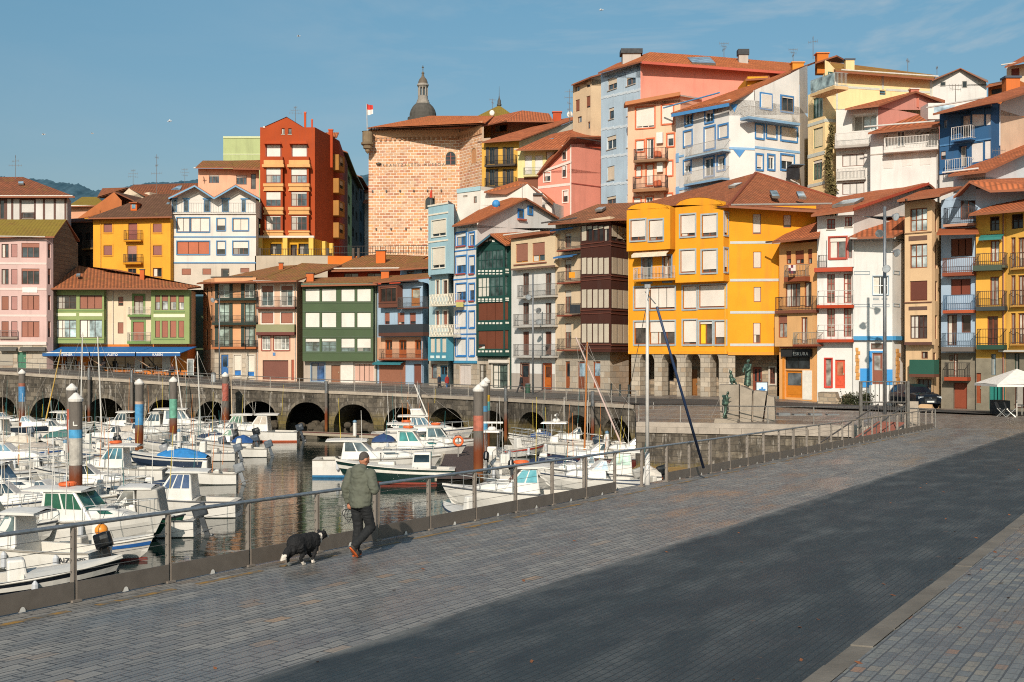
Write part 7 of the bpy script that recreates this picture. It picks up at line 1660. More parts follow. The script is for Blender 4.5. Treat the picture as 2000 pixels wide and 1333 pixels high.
    if kind in ('open','ttop'):
        za=zs;o,q=hexa('console',L*.42,L*.54,za,za+1.15,B*.2,B*.17,0,.2,G);panes(o,q[1],1,.55,.95);hexa('seat',L*.25,L*.34,za,za+.65,B*.24,B*.22,0,.05,gelcoat('C9C4BA'))
        if kind == 'ttop':
            mb=MB()
            for sx_ in (.4,.56):
                for sg in (1,-1):mb.tube((L*sx_,sg*B*.22,za),(L*sx_-.1,sg*B*.24,za+2.15),.035)
            put(mb,'frame',steel('C8C8C6',.25));hexa('hardtop',L*.32,L*.62,za+2.12,za+2.24,B*.34,B*.32,.05,.1,G);mb=MB();mb.lathe(Vector((L*.45,0,za+2.25)),[(.28,0),(.3,.1),(.2,.22)],12);mb.cb((L*.45,0,za+2.75),(.12,1.5,.12));mb.tube((L*.45,0,za+2.2),(L*.45,0,za+2.75),.03);put(mb,'radar',plain('D8D5CE',.5));top=za+2.3
    if cover:
        mb=MB();a0,a1=(.02,.62) if kind in ('open','cover') else (.0,house[0]-.02)
        mb.grid([[Vector((L*(a0+(a1-a0)*i/8),hb(a0+(a1-a0)*i/8)*1.01*k,sh(a0+(a1-a0)*i/8)-.06+(.12+.5*math.sin(math.pi*(i+.6)/9.2))*(1-abs(k)**2)+.03*math.sin(i*2.1+k*3))) for k in (1,.7,.35,0,-.35,-.7,-1)] for i in range(9)][::-1]);put(mb,'cover',plain(cover,.85,var=.2))
    if kind == 'wood':
        o,q=hexa('wheelhouse',L*.2,L*.36,sh(.2),sh(.2)+.95,B*.26,B*.24,0,.1,G);panes(o,q[0],1,.4,.85);panes(o,q[2],1,.4,.85);panes(o,q[1],2,.45,.9)
        hexa('engine_box',L*.5,L*.64,sh(.5)-.05,sh(.5)+.28,B*.2,B*.18,0,0,plain('CFCABF',.6));mb=MB();mb.path([Vector((L*.62,0,sh(.6))),Vector((L*.62,0,sh(.6)+.7)),Vector((L*.62,.4,sh(.6)+.7))],.03);mb.tube((L*.95,0,sh(.95)),(L*.99,0,sh(.98)+.25),.05);put(mb,'davit',plain('3A3834'))
    if motor:
        mm=plain(motor,.3,k=.42);R=Matrix.Translation((-.1,0,sh(0)+.12))@Matrix.Rotation(math.radians(18),4,'Y')
        mb=MB();s_=.85+L*.05;mb.grid([[Vector((x*s_,y*w*s_,z*s_)) for x,y in ((-.34,0),(-.3,.13),(-.05,.17),(.2,.13),(.24,0),(.2,-.13),(-.05,-.17),(-.3,-.13))] for z,w in ((-.06,.8),(.0,1),(.22,1.02),(.34,.9),(.42,.6))],close=True);mb.poly([v for v in mb.v[-8:]]);mb.xform(R);o=put(mb,'outboard_motor',mm,fix=True);bv=o.modifiers.new('b','BEVEL');bv.width=.05;bv.segments=2
        mb=MB();mb.cb((-.05,0,-.42*s_),(.2,.13,.9*s_));mb.cb((-.1,0,-.62*s_),(.42,.24,.03));mb.ball((-.08,0,-.85*s_),(.24,.07,.07),8,6);mb.cb((-.05,0,-.95*s_),(.14,.02,.2));mb.xform(R);put(mb,'leg',plain(motor,.4,k=.4),o)
    if pulpit:
        mb=MB();P_=[.55,.66,.77,.88,.965];
        for sg in (1,-1):
            up_=[Vector((xx(s,1)-.05,sg*hb(s)*.9,sh(s)+.58)) for s in P_];mb.path(up_,.018,5)
            for s,u in zip(P_,up_):mb.tube(u,(u.x,u.y*1.02,sh(s)),.015,.015,5)
        mb.tube(up_[-1],(up_[-1].x,-up_[-1].y,up_[-1].z),.018);put(mb,'pulpit',steel('C9C8C4',.25))
    for i in range(rods):
        a=Vector((L*(.2+.18*i),B*.2*(-1)**i,top-.15));mb=MB();mb.tube(a,a+Vector((-.15+.1*i,.05*(-1)**i,1.2+.7*((i*3+int(x)) % 4))),.018,.01,5);put(mb,'antenna',plain(random.choice(('CFCBC4','D8D5CE','C87830','2E6A6A','B8B0A4','C8B040')),.5))
    if mast:
        H,lean,mc=mast;mb=MB();a=Vector((L*.55,0,sh(.5)));b=a+Vector((lean,0,H));mb.tube(a,b,.07,.045,8);put(mb,'mast',plain(mc,.5));mb=MB()
        for e in (Vector((xx(1,1),0,sh(1))),Vector((0,B*.3,sh(0))),Vector((L*.5,B*.45,sh(.5))),Vector((L*.5,-B*.45,sh(.5)))):mb.tube(b,e,.012,.012,4)
        put(mb,'stay',plain('8A857E',.5))
    for i in range(fend):
        s=.2+.35*i;c=Vector((L*s,(hb(s)+.1)*(1 if math.sin(math.radians(hd)+.01) >= 0 and math.cos(math.radians(hd)) < 0 else -1),sh(s)-.35));mb=MB();mb.lathe(c,[(.03,-.3),(.1,-.22),(.1,.2),(.03,.3)],8);put(mb,'fender',plain('B9BCC0',.5))
    if name:
        s0_,z_,sg,sz=name[1:];p=M@Vector((L*s0_,sg*(hb(s0_)+.03),z_));n_=(M.to_3x3()@Vector((0,sg,0)));u=(M.to_3x3()@Vector((-sg,0,0)));text_obj(name[0],sz,p,u,n_,plain('3A3C40'),t)
    return t,M
W1,W2_='2C4A52','44606A'
boat('white pilothouse cruiser with green curtained side windows, nearest on the left',178,1058,6.6,-14,win='2E5A4E',curtain='24543F',n=2,hh=1.25,house=(.22,.6),buoy=True,fb=(1.25,.8),rods=3,B=2.3)
boat('white boat lettered NAIZEDER with a black outboard, at the left edge',55,1112,5.4,172,motor='15191E',n=2,house=(.5,.74),hh=1.2,fb=(1.0,.75),rods=2,name=('NAIZEDER',.12,.42,1,.26),win='5A6A6A',B=2.1)
boat('black hulled boat with white deck half hidden by the kick plate',45,1178,5.8,24,kind='open',hull='14181E',stripe='C8C4BC',fb=(1.2,.7),rods=1,pulpit=False,B=2.0)
boat('small white double ender with a blue stripe below the pilothouse cruiser',200,1094,3.9,-6,kind='open',stripe='2A5E9E',boot='6A2A22',fb=(.9,.55),rods=1,pulpit=False,B=1.5)
boat('white fishing boat with grey canvas wheelhouse and tilted grey outboard',262,1046,5.2,183,n=1,canopy='A8A49C',cover=None,motor='5A6168',win='8A8880',house=(.45,.7),fb=(.95,.7),hh=1.25,roofc='DCD8D2',B=2.0)
boat('white cabin boat with blue curtained windows and stern platform',345,1008,5.8,181,n=3,curtain='2E4A70',house=(.34,.66),fb=(1.05,.75),hh=1.3,rods=2,B=2.1)
boat('dark green boat squeezed behind the pilothouse cruiser',268,1050,3.9,4,kind='open',hull='1E4A3A',fb=(.95,.6),rods=0,pulpit=False,fend=0,B=1.6)
boat('navy covered runabout behind the canvas wheelhouse boat',285,985,4.4,184,kind='open',cover='22334E',fb=(.9,.6),rods=1)
boat('white cruiser with pale teal windows beside the big blue banded pile',222,938,6.2,182,win='3E6A78',n=3,house=(.36,.66),fb=(1.05,.7),buoy=True,B=2.2)
boat('grey white cruiser with bow pointing right at the left edge',12,992,6.2,-4,fb=(1.15,.8),n=2,house=(.3,.6),win='5A6A78',B=2.2)
boat('white speedboat with raked windscreen at the left edge',35,918,6.0,-3,kind='cuddy',win='5A7A8C',fb=(.95,.7),B=2.1)
boat('speedboat under a grey tarpaulin left of the paired piles',92,897,5.0,2,kind='cover',cover='A39A90',stripe='2A4A7A',rods=2)
boat('large white cruiser with navy hull sides beneath the far arches at left',70,852,6.4,-2,kind='cuddy',hull='26303C',fb=(1.1,.8),win='6A8494',rods=3,B=2.2)
boat('wheelhouse boat cut by the left edge below the far arches',-8,862,6.0,175,n=2,motor='6A7A8C')
boat('small boat with teal sail cover by the left arches',150,868,5.4,4,kind='open',cover='3E6A64',mast=(8.6,.2,'D2CEC6'),rods=0)
boat('yellow masted boat under the second arch from the left',92,838,5.0,178,kind='open',mast=(7.2,-1.6,'C8A040'),rods=1,Y=116)
boat('white masted sailing boat left of the broad blue banded pile',206,872,5.6,181,kind='cuddy',mast=(8.2,.35,'D6D2CA'),cover='B9B4AC',rods=0)
boat('covered dinghy with beige tarpaulin between the white mast and the blue band',242,858,4.2,186,kind='cover',cover='B5AA9C',rods=0,pulpit=False)
boat('cabin boat with dark windscreen left of the sea green banded pile',282,864,5.2,8,kind='cuddy',win='2A3A4C',rods=2)
boat('white harbour launch with wheelhouse and orange lifebuoy under the third arch',352,850,7.2,4,n=4,buoy=False,house=(.3,.7),hh=1.5,fb=(1.2,.85),win='5A6A72',rods=3,B=2.5,mast=(6.4,-.8,'CFCBC4'))
boat('grey trimmed open boat moored before the sea green banded pile',335,884,5.2,180,kind='open',deck='A8A298',rods=2)
boat('navy hulled open boat with bright blue tarpaulin',330,912,5.4,182,kind='open',hull='2E3A4E',cover='2A78B4',stripe='C8C4BC',rods=2,pulpit=False)
boat('white open boat with tilted grey outboard in front of the navy covered one',392,900,5.0,183,kind='open',motor='8A94A0',hull='D0CCC4',rods=1,fb=(.8,.6))
boat('boat with royal blue cover and pale green windscreen',432,880,5.0,184,kind='cuddy',cover='1F4A80',win='7A9A84',rods=1,motor='6A7684')
boat('small launch with big grey outboard below the cabin cruiser',462,893,4.4,188,kind='open',motor='7E8A96',rods=0,pulpit=False)
boat('white cabin cruiser with beige blinds, rightmost of the left group',506,862,6.8,181,curtain='A89C8C',n=2,boot='B0522E',motor='4A5460',house=(.36,.64),fb=(1.1,.85),hh=1.4,B=2.4,rods=3)
boat('old cruiser with green tinted windows behind the beige blind cruiser',460,853,6.0,180,win='5A7A64',rods=2,mast=(4.6,.1,'B9A080'))
boat('open boat moored at the left walkway with an orange float on board',150,948,5.0,176,kind='open',rods=3)
boat('white boat with cuddy hidden behind the front pile of the left pair',118,1008,5.6,-8,kind='cuddy',rods=1,win='3A4A56')
boat('small white tender moored at the far left',22,946,4.6,2,kind='open',rods=3,fb=(.8,.6))
boat('varnished dark green launch with red waterline in front of the white cruisers',772,944,7.0,181,kind='wood',hull='16302C',boot='8A3E30',stripe='D2CEC4',fb=(1.35,.85),B=2.2,rods=1,pulpit=False)
boat('white sports cruiser with tinted side windows behind the dark green launch',738,930,7.8,2,n=2,boot='2E6E96',win='4A5458',house=(.22,.52),hh=1.1,fb=(1.25,1.1),B=2.6,rods=3)
boat('white cruiser with teal side windows, second of the right group',822,900,6.4,1,win='2E6A68',n=2,house=(.24,.56),fb=(1.1,.85),buoy=True)
boat('white day boat with navy bow cover, third of the right group',806,882,6.2,2,win='4A7074',n=2,fb=(1.0,.8),cover='26406A',house=(.3,.62),buoy=True)
boat('flybridge cruiser with outriggers, farthest of the right group',838,866,7.6,1,kind='fly',win='4A6474',fb=(1.3,.95),house=(.28,.6),B=2.7,rods=3,mast=(3.9,-1.6,'D8D5CE'))
boat('stern view boat with navy sun canopy beside the salmon banded pile',962,912,5.0,82,kind='ttop',motor='15191E',rods=2,pulpit=False)
boat('centre console boat with radar on its T top',1078,888,6.6,172,kind='ttop',motor='3E5064',fb=(1.2,.8),B=2.3,rods=3)
boat('runabout with orange and yellow sacks behind the navy cover',1015,892,4.6,30,kind='open',rods=1,stripe='A83A2A')
boat('navy covered boat behind the big teal curtained cruiser',1055,928,5.6,178,kind='open',cover='1F2E4A',rods=2)
boat('big white cruiser with teal curtains lettered ELA II on its stern, nearest on the right',1012,1003,7.2,182,curtain='4A98A4',n=2,house=(.36,.62),hh=1.2,fb=(1.35,.95),buoy=True,rods=2,B=2.5,name=('ELA II',.1,.5,1,.34))
boat('white tender with open bow in front of the big teal curtained cruiser',915,1030,4.2,125,kind='open',rods=0,pulpit=False,fb=(.85,.6))
boat('white runabout with clear windscreen right of the big teal curtained cruiser',1150,958,5.4,186,kind='cuddy',win='8A9AA4',rods=2,motor='D8D5CE')
boat('maroon hulled sailing boat with varnished wooden mast',1150,914,6.0,182,kind='cuddy',hull='5E2A26',mast=(7.6,-.2,'A8662E'),rods=0)
boat('white cabin boat with pale green screens near the corner of the plaza wall',1208,950,4.8,178,win='9AB0A4',n=2,motor='22262A',rods=2,cover='C8C0B4')
boat('white speedboat moored at the right end of the sea wall',1226,900,5.4,180,kind='cuddy',rods=2,mast=(8.0,3.4,'C8B0A8'))
boat('small white skiff behind the gap in the quay railing',1254,962,3.2,200,kind='open',rods=0,pulpit=False,fb=(.6,.45))
boat('white sailing dinghy below the plaza wall',1425,922,4.6,184,kind='cuddy',mast=(5.6,-.3,'D6D2CA'),rods=1)
boat('tiny white tender below the plaza wall',1338,916,2.4,190,kind='open',rods=0,pulpit=False,fb=(.6,.45),B=1.1)
for a in (('open white boat with a steering console, left of the green launch mast',250,902,4.8,182,'open',dict(motor='C9CCD0')),('low white speedboat under the second far arch',118,858,5.0,4,'cuddy',{}),('white open boat with beige cover beside the left edge walkway',24,880,4.8,175,'open',dict(cover='C4BAAA')),('grey inflatable tender by the left walkway',128,922,3.4,15,'open',dict(hull='8A8E92',pulpit=False,rods=1)),('white cabin boat with tinted panes behind the sea green banded pile',300,848,5.6,178,'cabin',dict(win='3A4A54')),('small cruiser with a slim white mast under the fourth arch',398,862,5.4,176,'cuddy',dict(mast=(7.0,.3,'D2CEC6'))),('open fishing boat with raised grey outboard left of the royal blue cover',372,884,4.6,186,'open',dict(motor='7A8692')),('white boat with navy stripe at the end of the left walkway',190,902,4.8,183,'open',dict(stripe='24405E')),('cuddy cruiser with smoked windscreen right of the blue and white banded pile',196,968,5.2,4,'cuddy',dict(win='2A343C')),('small open boat with white outboard behind the blue curtained cabin boat',395,946,4.0,186,'open',dict(motor='B9BEC2',pulpit=False)),('open boat with grey hull at the left edge by the pilothouse cruiser',-6,1040,5.4,8,'open',dict(hull='B9BCBE')),('white boat with raised bow rail behind the white day boat',788,858,5.6,3,'cuddy',dict(rods=4)),('long white cruiser with stacked life rings right of the flybridge cruiser',858,884,6.6,2,'cabin',dict(buoy=True,n=2,win='54686E')),('open boat with black outboard by the dark pontoon',985,930,4.6,100,'open',dict(motor='191C20',rods=1)),('white cuddy boat behind the centre console boat',1112,876,5.4,175,'cuddy',{}),('white open boat with red trim between the mast and the plaza corner',1180,884,4.8,182,'open',dict(stripe='A03A2A')),('white boat with windscreen at the foot of the varnished mast',1128,944,5.0,184,'cuddy',dict(win='7A8A92',motor='2A2E34')),('small white boat with blue cover before the end arches',1048,872,4.6,178,'open',dict(cover='2E4A7A'))):
    boat(*a[:5],kind=a[5],**a[6])
for a in (('white boat with grey sprayhood under the first far arch',20,838,5.0,4,'cuddy',dict(win='4A5A66')),('open white boat below the teal sail cover',168,882,4.6,182,'open',dict(motor='2A2E34')),('white angling boat with orange rod tips beside the white masted boat',236,846,5.2,178,'cabin',dict(win='3A4A50')),('low open boat with dark blue cover right of the harbour launch',400,874,4.6,184,'open',dict(cover='24344E',motor='2A3036')),('white cuddy boat just left of the pilothouse cruiser',40,1012,5.0,6,'cuddy',dict(win='2E3E48')),('open boat with dark outboard between the canvas wheelhouse and the teal windowed cruiser',186,992,4.4,184,'open',dict(motor='22262A')),('white cabin boat near the left edge below the grey white cruiser',-20,1068,5.2,5,'cabin',dict(win='4A5A5A',n=2)),('white open boat with fishing chair beside the raked windscreen speedboat',80,938,4.6,0,'open',{}),('white day boat with a smoked windscreen under the pile with the dull red band',438,864,5.2,180,'cuddy',dict(win='2A343C',motor='2A3036')),('white launch with dark panes between the first and second far arches',130,846,5.2,2,'cabin',dict(win='2A3840'))):
    boat(*a[:5],kind=a[5],**a[6])
for x,y,Y,r,col,lab in ((198,1036,45,.24,'D8862A','orange float on the small double ender'),(158,1112,44,.12,'D0402A','red float hanging by the black outboard'),(228,934,56,.0,'E0602A','')):
    if not r:continue
    t=thing('float_buoy',lab,'buoy',P(x,y,Y));mb=MB();mb.ball(P(x,y,Y),r,14,10);mb.build('ball',plain(col,.4),t,smooth=True);mb=MB();mb.tube(P(x,y,Y)+UP*r*.95,P(x,y,Y)+UP*r*1.3,r*.22);mb.build('eye',plain('3A5A80'),t)
# ================================================================ people and dog
def human(lab,loc,ang,J,c,vox=.012,group=None,single=None,cat='person',name='person',extra=None):
    """J: joints as (right, forward, up) in metres from the ground point; c: colours"""
    loc=Vector(loc);Fv=Vector((math.sin(ang),math.cos(ang),0));Rv=Vector((Fv.y,-Fv.x,0))
    M3=Matrix((Rv,Fv,UP)).transposed()
    def w(p):return loc+M3@Vector(p)
    t=thing(name,lab,cat,loc,group);g=lambda k:Vector(J[k]);S=J.get('s',1.0)
    hd,nk,chv,pv=g('head'),g('neck'),g('chest'),g('pelvis');lk=Vector(J.get('look',(0,1,-.1))).normalized()
    sd=lk.cross(UP).normalized();up_=sd.cross(lk);HM=M3@Matrix((sd,lk,up_)).transposed()
    b=MB();B_=lambda p,r,m=None:b.ball(w(p),r,14,10,m or M3)
    B_(hd,(.074,.096,.112),HM);b.ball(w(hd)+HM@Vector((0,.035,-.06)),(.055,.06,.055),12,8,HM);b.ball(w(hd)+HM@Vector((0,.1,-.02)),(.015,.024,.024),8,6,HM)
    for s in (-1,1):b.ball(w(hd)+HM@Vector((s*.076,-.005,-.015)),(.012,.024,.034),8,6,HM)
    b.tube(w(nk-Vector((0,0,.05))),w(hd-Vector((0,0,.04))),.058,.054,12);B_(chv,(.15,.1,.2));B_(pv,(.14,.1,.13));B_((chv+pv)/2,(.13,.09,.2))
    for s in 'LR':
        for a,e,r0,r1 in (('sh','el',.045,.038),('el','wr',.038,.028),('hip','kn',.075,.05),('kn','an',.05,.036)):
            p,q=g(a+s),g(e+s);b.tube(w(p),w(q),r0,r1,12);b.ball(w(p),r0,10,8);b.ball(w(q),r1,10,8)
        an,to=g('an'+s),g('toe'+s);b.tube(w(an),w(to),.036,.03,10)
        wr,d=g('wr'+s),(g('wr'+s)-g('el'+s)).normalized();hv=Vector(J.get('hand'+s,d)).normalized();sx=hv.cross(Vector((0,1,0)) if abs(hv.y) < .8 else UP).normalized();pn=sx.cross(hv);pc=wr+hv*.055
        B_(pc,(.02,.04,.05),M3@Matrix((pn,sx,hv)).transposed())
        for i,ln in enumerate((.07,.08,.075,.058)):
            k0=wr+hv*.085+sx*(.03-.02*i);k1=k0+(hv*.75+pn*.5)*ln*.5;k2=k1+(hv*-.1+pn*.95)*ln*.45;b.tube(w(k0),w(k1),.0095,.009,6);b.tube(w(k1),w(k2),.009,.008,6)
        k0=wr+hv*.04+sx*.035;b.tube(w(k0),w(k0+(hv*.6+sx*.35+pn*.45)*.05),.011,.009,6)
    def pelt(kind):
        m=MB()
        if kind == 'jacket':
            A=lambda p,r:m.ball(w(p),r,16,12,M3);cp_=J.get('coat',1.0)
            A(chv+Vector((0,-.005,.03)),(.2*cp_,.135*cp_,.2));A(chv*.6+pv*.4,(.205*cp_,.145*cp_,.22));A(chv*.25+pv*.75,(.208*cp_,.15*cp_,.2));hem=pv+Vector((0,0,J.get('hem',-.06)));m.tube(w(hem),w(hem+Vector((0,0,.14))),.165*cp_,.17*cp_,18);A(hem+Vector((.055,0,.06)),(.14*cp_,.145*cp_,.075));A(hem+Vector((-.055,0,.06)),(.14*cp_,.145*cp_,.075))
            for s in 'LR':
                sh,el,wr=g('sh'+s),g('el'+s),g('wr'+s);m.tube(w(nk*.5+chv*.5),w(sh),.095,.085,14);m.ball(w(sh),.088*cp_,14,10);m.tube(w(sh),w(el),.085*cp_,.072*cp_,14);m.ball(w(el),.073*cp_,12,9);m.tube(w(el),w(wr+(el-wr)*.06),.072*cp_,.052,14)
                for k in (.3,.55,.8):m.ball(w(sh.lerp(el,k)+Vector((0,-.012,0))),.082*cp_,10,8);m.ball(w(el.lerp(wr,k)),.07-.014*k,10,8)
            m.tube(w(nk-Vector((0,0,.09))),w(nk+Vector((0,.005,.015))),.105,.08,14)
            if J.get('hood'):
                hc=nk+Vector((0,-.075,-.02));m.ball(w(hc),(.15,.095,.085),14,10,M3);m.ball(w(nk+Vector((0,-.03,.03))),(.12,.11,.06),14,10,M3);m.ball(w(hc+Vector((0,-.035,-.08))),(.11,.07,.08),12,8,M3)
        if kind == 'trousers':
            m.ball(w(pv+Vector((0,-.01,-.02))),(.165,.125,.13),14,10,M3)
            for s in 'LR':
                for a,e,r0,r1 in (('hip','kn',.106,.083),('kn','an',.083,.068)):m.tube(w(g(a+s)),w(g(e+s)),r0,r1,14);m.ball(w(g(a+s)),r0,12,9);m.ball(w(g(e+s)),r1,12,9)
                for k in (.75,.9):m.ball(w(g('kn'+s).lerp(g('an'+s),k)),.067,10,8)
        return m
    if single:
        a=pelt('jacket');p=pelt('trousers');i=len(b.v)
        for o in (a,p):i=len(b.v);b.v += o.v;b.f += [([k+i for k in q[0]],0,None) for q in o.f]
        if extra:extra(b,w)
        solid(b,'figure',single,t,vox);return t
    solid(b,'body',plain(c.get('skin','B07A5E'),.6,var=.08,k=.9),t,vox*.75,3)
    jk=solid(pelt('jacket'),'jacket',plain(c['jacket'],.85,var=.18,scale=9),t,vox*1.2,9);tr_=solid(pelt('trousers'),'trousers',plain(c['trousers'],.85,var=.2,scale=9),t,vox,4)
    if vox < .02:rumple(jk,.007,8);rumple(tr_,.006,9)
    for s in 'LR':
        an,to=g('an'+s),g('toe'+s);d=(to-an).normalized();hl=g('heel'+s) if 'heel'+s in J else Vector((an.x,an.y-.05,max(.035,to.z)));ax=(to-hl);ln=ax.length;ax.normalize();sx=ax.cross((an-hl).normalized()).normalized();sx=sx if sx.length > .1 else Vector((1,0,0));nz_=sx.cross(ax);nz_=nz_ if nz_.dot(an-hl) > 0 else -nz_;MM=M3@Matrix((sx,ax,nz_)).transposed()
        m=MB();m.ball(w(hl+ax*ln*.27+nz_*.045),(.046,ln*.36,.06),12,8,MM);m.ball(w(hl+ax*ln*.72+nz_*.03),(.05,ln*.36,.042),12,8,MM);m.tube(w(hl+ax*ln*.25+nz_*.05),w(an+(an-to)*.0),.052,.05,12);o=solid(m,'shoe',plain(c.get('shoe','2E2C2A'),.7),t,max(.009,vox*.8),2)
        if 'sole' in c:
            m=MB();ring=[(math.cos(a)*.045*(1 if math.sin(a) > 0 else .88),math.sin(a)*(ln*.56)) for a in [k*math.pi/10 for k in range(20)]]
            lo=[w(hl+ax*(ln*.5+q)+sx*p-nz_*.016) for p,q in ring];hi=[w(hl+ax*(ln*.5+q)+sx*p+nz_*.006) for p,q in ring];m.poly(lo);m.poly(hi[::-1]);m.grid([lo+[lo[0]],hi+[hi[0]]]);m.build('sole',plain(c['sole'],.7,var=.25,scale=30),o)
    m=MB();hk=Vector((0,-.02,.034));m.ball(w(hd)+HM@hk,(.078,.092,.088),14,10,HM);m.ball(w(hd)+HM@Vector((0,-.048,.0)),(.068,.054,.07),12,8,HM);solid(m,'hair',plain(c.get('hair','3A3430'),.9,var=.35,scale=60),t,max(.008,vox*.7),2)
    return t
MAN=dict(head=(.015,.085,1.665),neck=(0,.015,1.5),chest=(0,0,1.28),pelvis=(0,0,.93),look=(.35,.9,-.42),shL=(-.19,0,1.425),elL=(-.275,-.06,1.15),wrL=(-.255,.0,.905),handL=(.05,.1,-1),shR=(.2,.01,1.425),elR=(.315,-.03,1.16),wrR=(.2,.2,1.2),handR=(-.6,.7,.25),
    hipL=(-.09,0,.9),knL=(-.085,.05,.49),anL=(-.1,-.02,.1),toeL=(-.11,.15,.035),heelL=(-.1,-.075,.03),hipR=(.09,0,.9),knR=(.12,.13,.5),anR=(.03,-.2,.235),toeR=(.02,-.12,.03),heelR=(.0,-.285,.2),hood=True,hem=-.08,coat=1.06)
UA=math.atan2(U.x,U.y)
mp_=Q(tY(20.9,.98),.98);man=human('man in a grey green hooded jacket and black trousers walking beside the quay railing',mp_,UA,MAN,dict(skin='B5795C',jacket='575A4E',trousers='16181A',hair='4A443F',shoe='3A342E',sole='C85A1E'),.011)
# leash held in the left hand
Fv=Vector((math.sin(UA),math.cos(UA),0));Rv=Vector((Fv.y,-Fv.x,0));LW=lambda p:mp_+Rv*p[0]+Fv*p[1]+UP*p[2]
t=thing('dog_leash','black dog leash looped in the walking man\'s left hand','leash',LW((-.25,.02,.82)));mb=MB()
for k in range(3):mb.path([LW((-.25-.05*math.sin(a)*(1+.4*k)-.02*k,.02+.03*math.cos(a+k),.8-.11*(1-math.cos(a))*(1-.15*k))) for a in [j*math.pi/7 for j in range(15)]],.006,5)
mb.build('strap',plain('141416',.6),t)
def dog(lab,loc,ang,S=1.0):
    loc=Vector(loc);Fv=Vector((math.sin(ang),math.cos(ang),0));Rv=Vector((Fv.y,-Fv.x,0));M3=Matrix((Rv,Fv,UP)).transposed();w=lambda p:loc+M3@(Vector(p)*S);t=thing('dog',lab,'dog',loc);b=MB()
    for p,r in (((0,.2,.37),(.155,.19,.175)),((0,.02,.38),(.155,.23,.165)),((0,-.2,.385),(.155,.19,.175)),((0,.3,.33),(.085,.1,.13)),((0,.36,.4),(.09,.11,.11)),((.0,.46,.44),(.08,.09,.085)),((.0,.53,.455),(.072,.085,.07))):b.ball(w(p),tuple(x*S for x in r),14,10,M3)
    b.tube(w((0,.57,.445)),w((.0,.68,.4)),.042*S,.028*S,10);b.ball(w((0,.68,.4)),.03*S,8,6)
    for s in (-1,1):b.tube(w((s*.05,.5,.5)),w((s*.07,.48,.565)),.032*S,.01*S,8)
    def limb(pts,rs):
        for (p,q),(r0,r1) in zip(zip(pts,pts[1:]),zip(rs,rs[1:])):b.tube(w(p),w(q),r0*S,r1*S,10);b.ball(w(q),r1*S,8,6)
    limb([(-.08,.22,.34),(-.085,.2,.2),(-.085,.3,.1),(-.085,.32,.03)],[.065,.042,.028,.03]);limb([(.08,.22,.34),(.085,.2,.19),(.085,.15,.1),(.085,.14,.03)],[.065,.042,.028,.03])
    limb([(-.085,-.24,.36),(-.09,-.17,.24),(-.09,-.32,.15),(-.09,-.3,.03)],[.095,.06,.03,.03]);limb([(.085,-.24,.36),(.09,-.12,.23),(.09,-.2,.14),(.09,-.12,.03)],[.095,.06,.03,.03])
    for s,f in ((-.085,.345),(.085,.165),(-.09,-.275),(.09,-.095)):b.ball(w((s,f,.025)),(.032*S,.05*S,.026*S),8,6,M3)
    limb([(0,-.34,.38),(-.01,-.43,.28),(-.02,-.5,.19),(-.03,-.56,.15)],[.055,.06,.055,.03])
    b.ball(w((0,-.33,.3)),(.1*S,.07*S,.1*S),10,8,M3);b.ball(w((0,.1,.26)),(.08*S,.16*S,.05*S),10,8,M3)
    def fn(c):
        v=c;r,f,z=v.dot(Rv)/S,v.dot(Fv)/S,v.z/S
        if z < .085+.02*math.sin(f*40):return 1
        if f <-.5 and z < .24:return 1
        if .37 < f < .43 and z < .5:return 1
        if f > .36 and z < .3:return 1
        if f > .62:return 1
        return 0
    o=solid(b,'body',[plain('0E0E10',.85,var=.5,scale=40),plain('C9C0B4',.85,var=.2,scale=30)],t,.011,2,fn)
    from mathutils import noise
    for v in o.data.vertices:
        k=noise.noise(v.co*38)*.011+noise.noise(v.co*17+Vector((3,1,7)))*.012
        v.co += v.normal*k*(1 if v.co.z > .14 else .25)-UP*max(0,k)*.5
    return t
dog('black and white shaggy dog walking just left of the man',Q(tY(20.15,.62),.62),UA,.93)
def walk(ph=1.0,**k):
    d=dict(head=(0,.03,1.62),neck=(0,0,1.47),chest=(0,0,1.25),pelvis=(0,0,.92),shL=(-.18,0,1.4),elL=(-.24,-.08*ph,1.13),wrL=(-.22,.02-.1*ph,.9),shR=(.18,0,1.4),elR=(.24,.08*ph,1.13),wrR=(.22,.14*ph,.92),hipL=(-.085,0,.9),knL=(-.085,.16*ph,.5),anL=(-.085,.26*ph,.09),toeL=(-.085,.26*ph+.15,.05),hipR=(.085,0,.9),knR=(.085,.02-.06*ph,.5),anR=(.085,-.28*ph,.13),toeR=(.085,-.28*ph+.15,.05));d.update(k);return d
def sit(**k):
    d=dict(head=(0,.0,1.22),neck=(0,0,1.08),chest=(0,0,.86),pelvis=(0,0,.55),shL=(-.18,0,1.02),elL=(-.22,.06,.78),wrL=(-.12,.28,.74),shR=(.18,0,1.02),elR=(.22,.06,.78),wrR=(.12,.28,.74),hipL=(-.09,.05,.52),knL=(-.1,.42,.5),anL=(-.1,.42,.1),toeL=(-.1,.57,.04),hipR=(.09,.05,.52),knR=(.1,.42,.5),anR=(.1,.4,.1),toeR=(.1,.55,.04));d.update(k);return d
def G(px,py,Y):return P(px,py,Y)
def street_z(px,f):
    for (a,b),(c,d) in zip(zip(I3,I3[1:]),zip(O3,O3[1:])):pass
    return 0
human('walker in a navy coat with a yellow hood on the promenade',G(858,766,123),2.2,walk(1,hood=True,coat=1.1),dict(jacket='1E2A38',trousers='1C1C20',hair='B89A2A'),.03)
human('walker in a red jacket and blue jeans on the promenade',G(873,766,123),2.2,walk(-.3,hood=True,coat=1.1),dict(jacket='8A2420',trousers='34567E',hair='4A3A30'),.03)
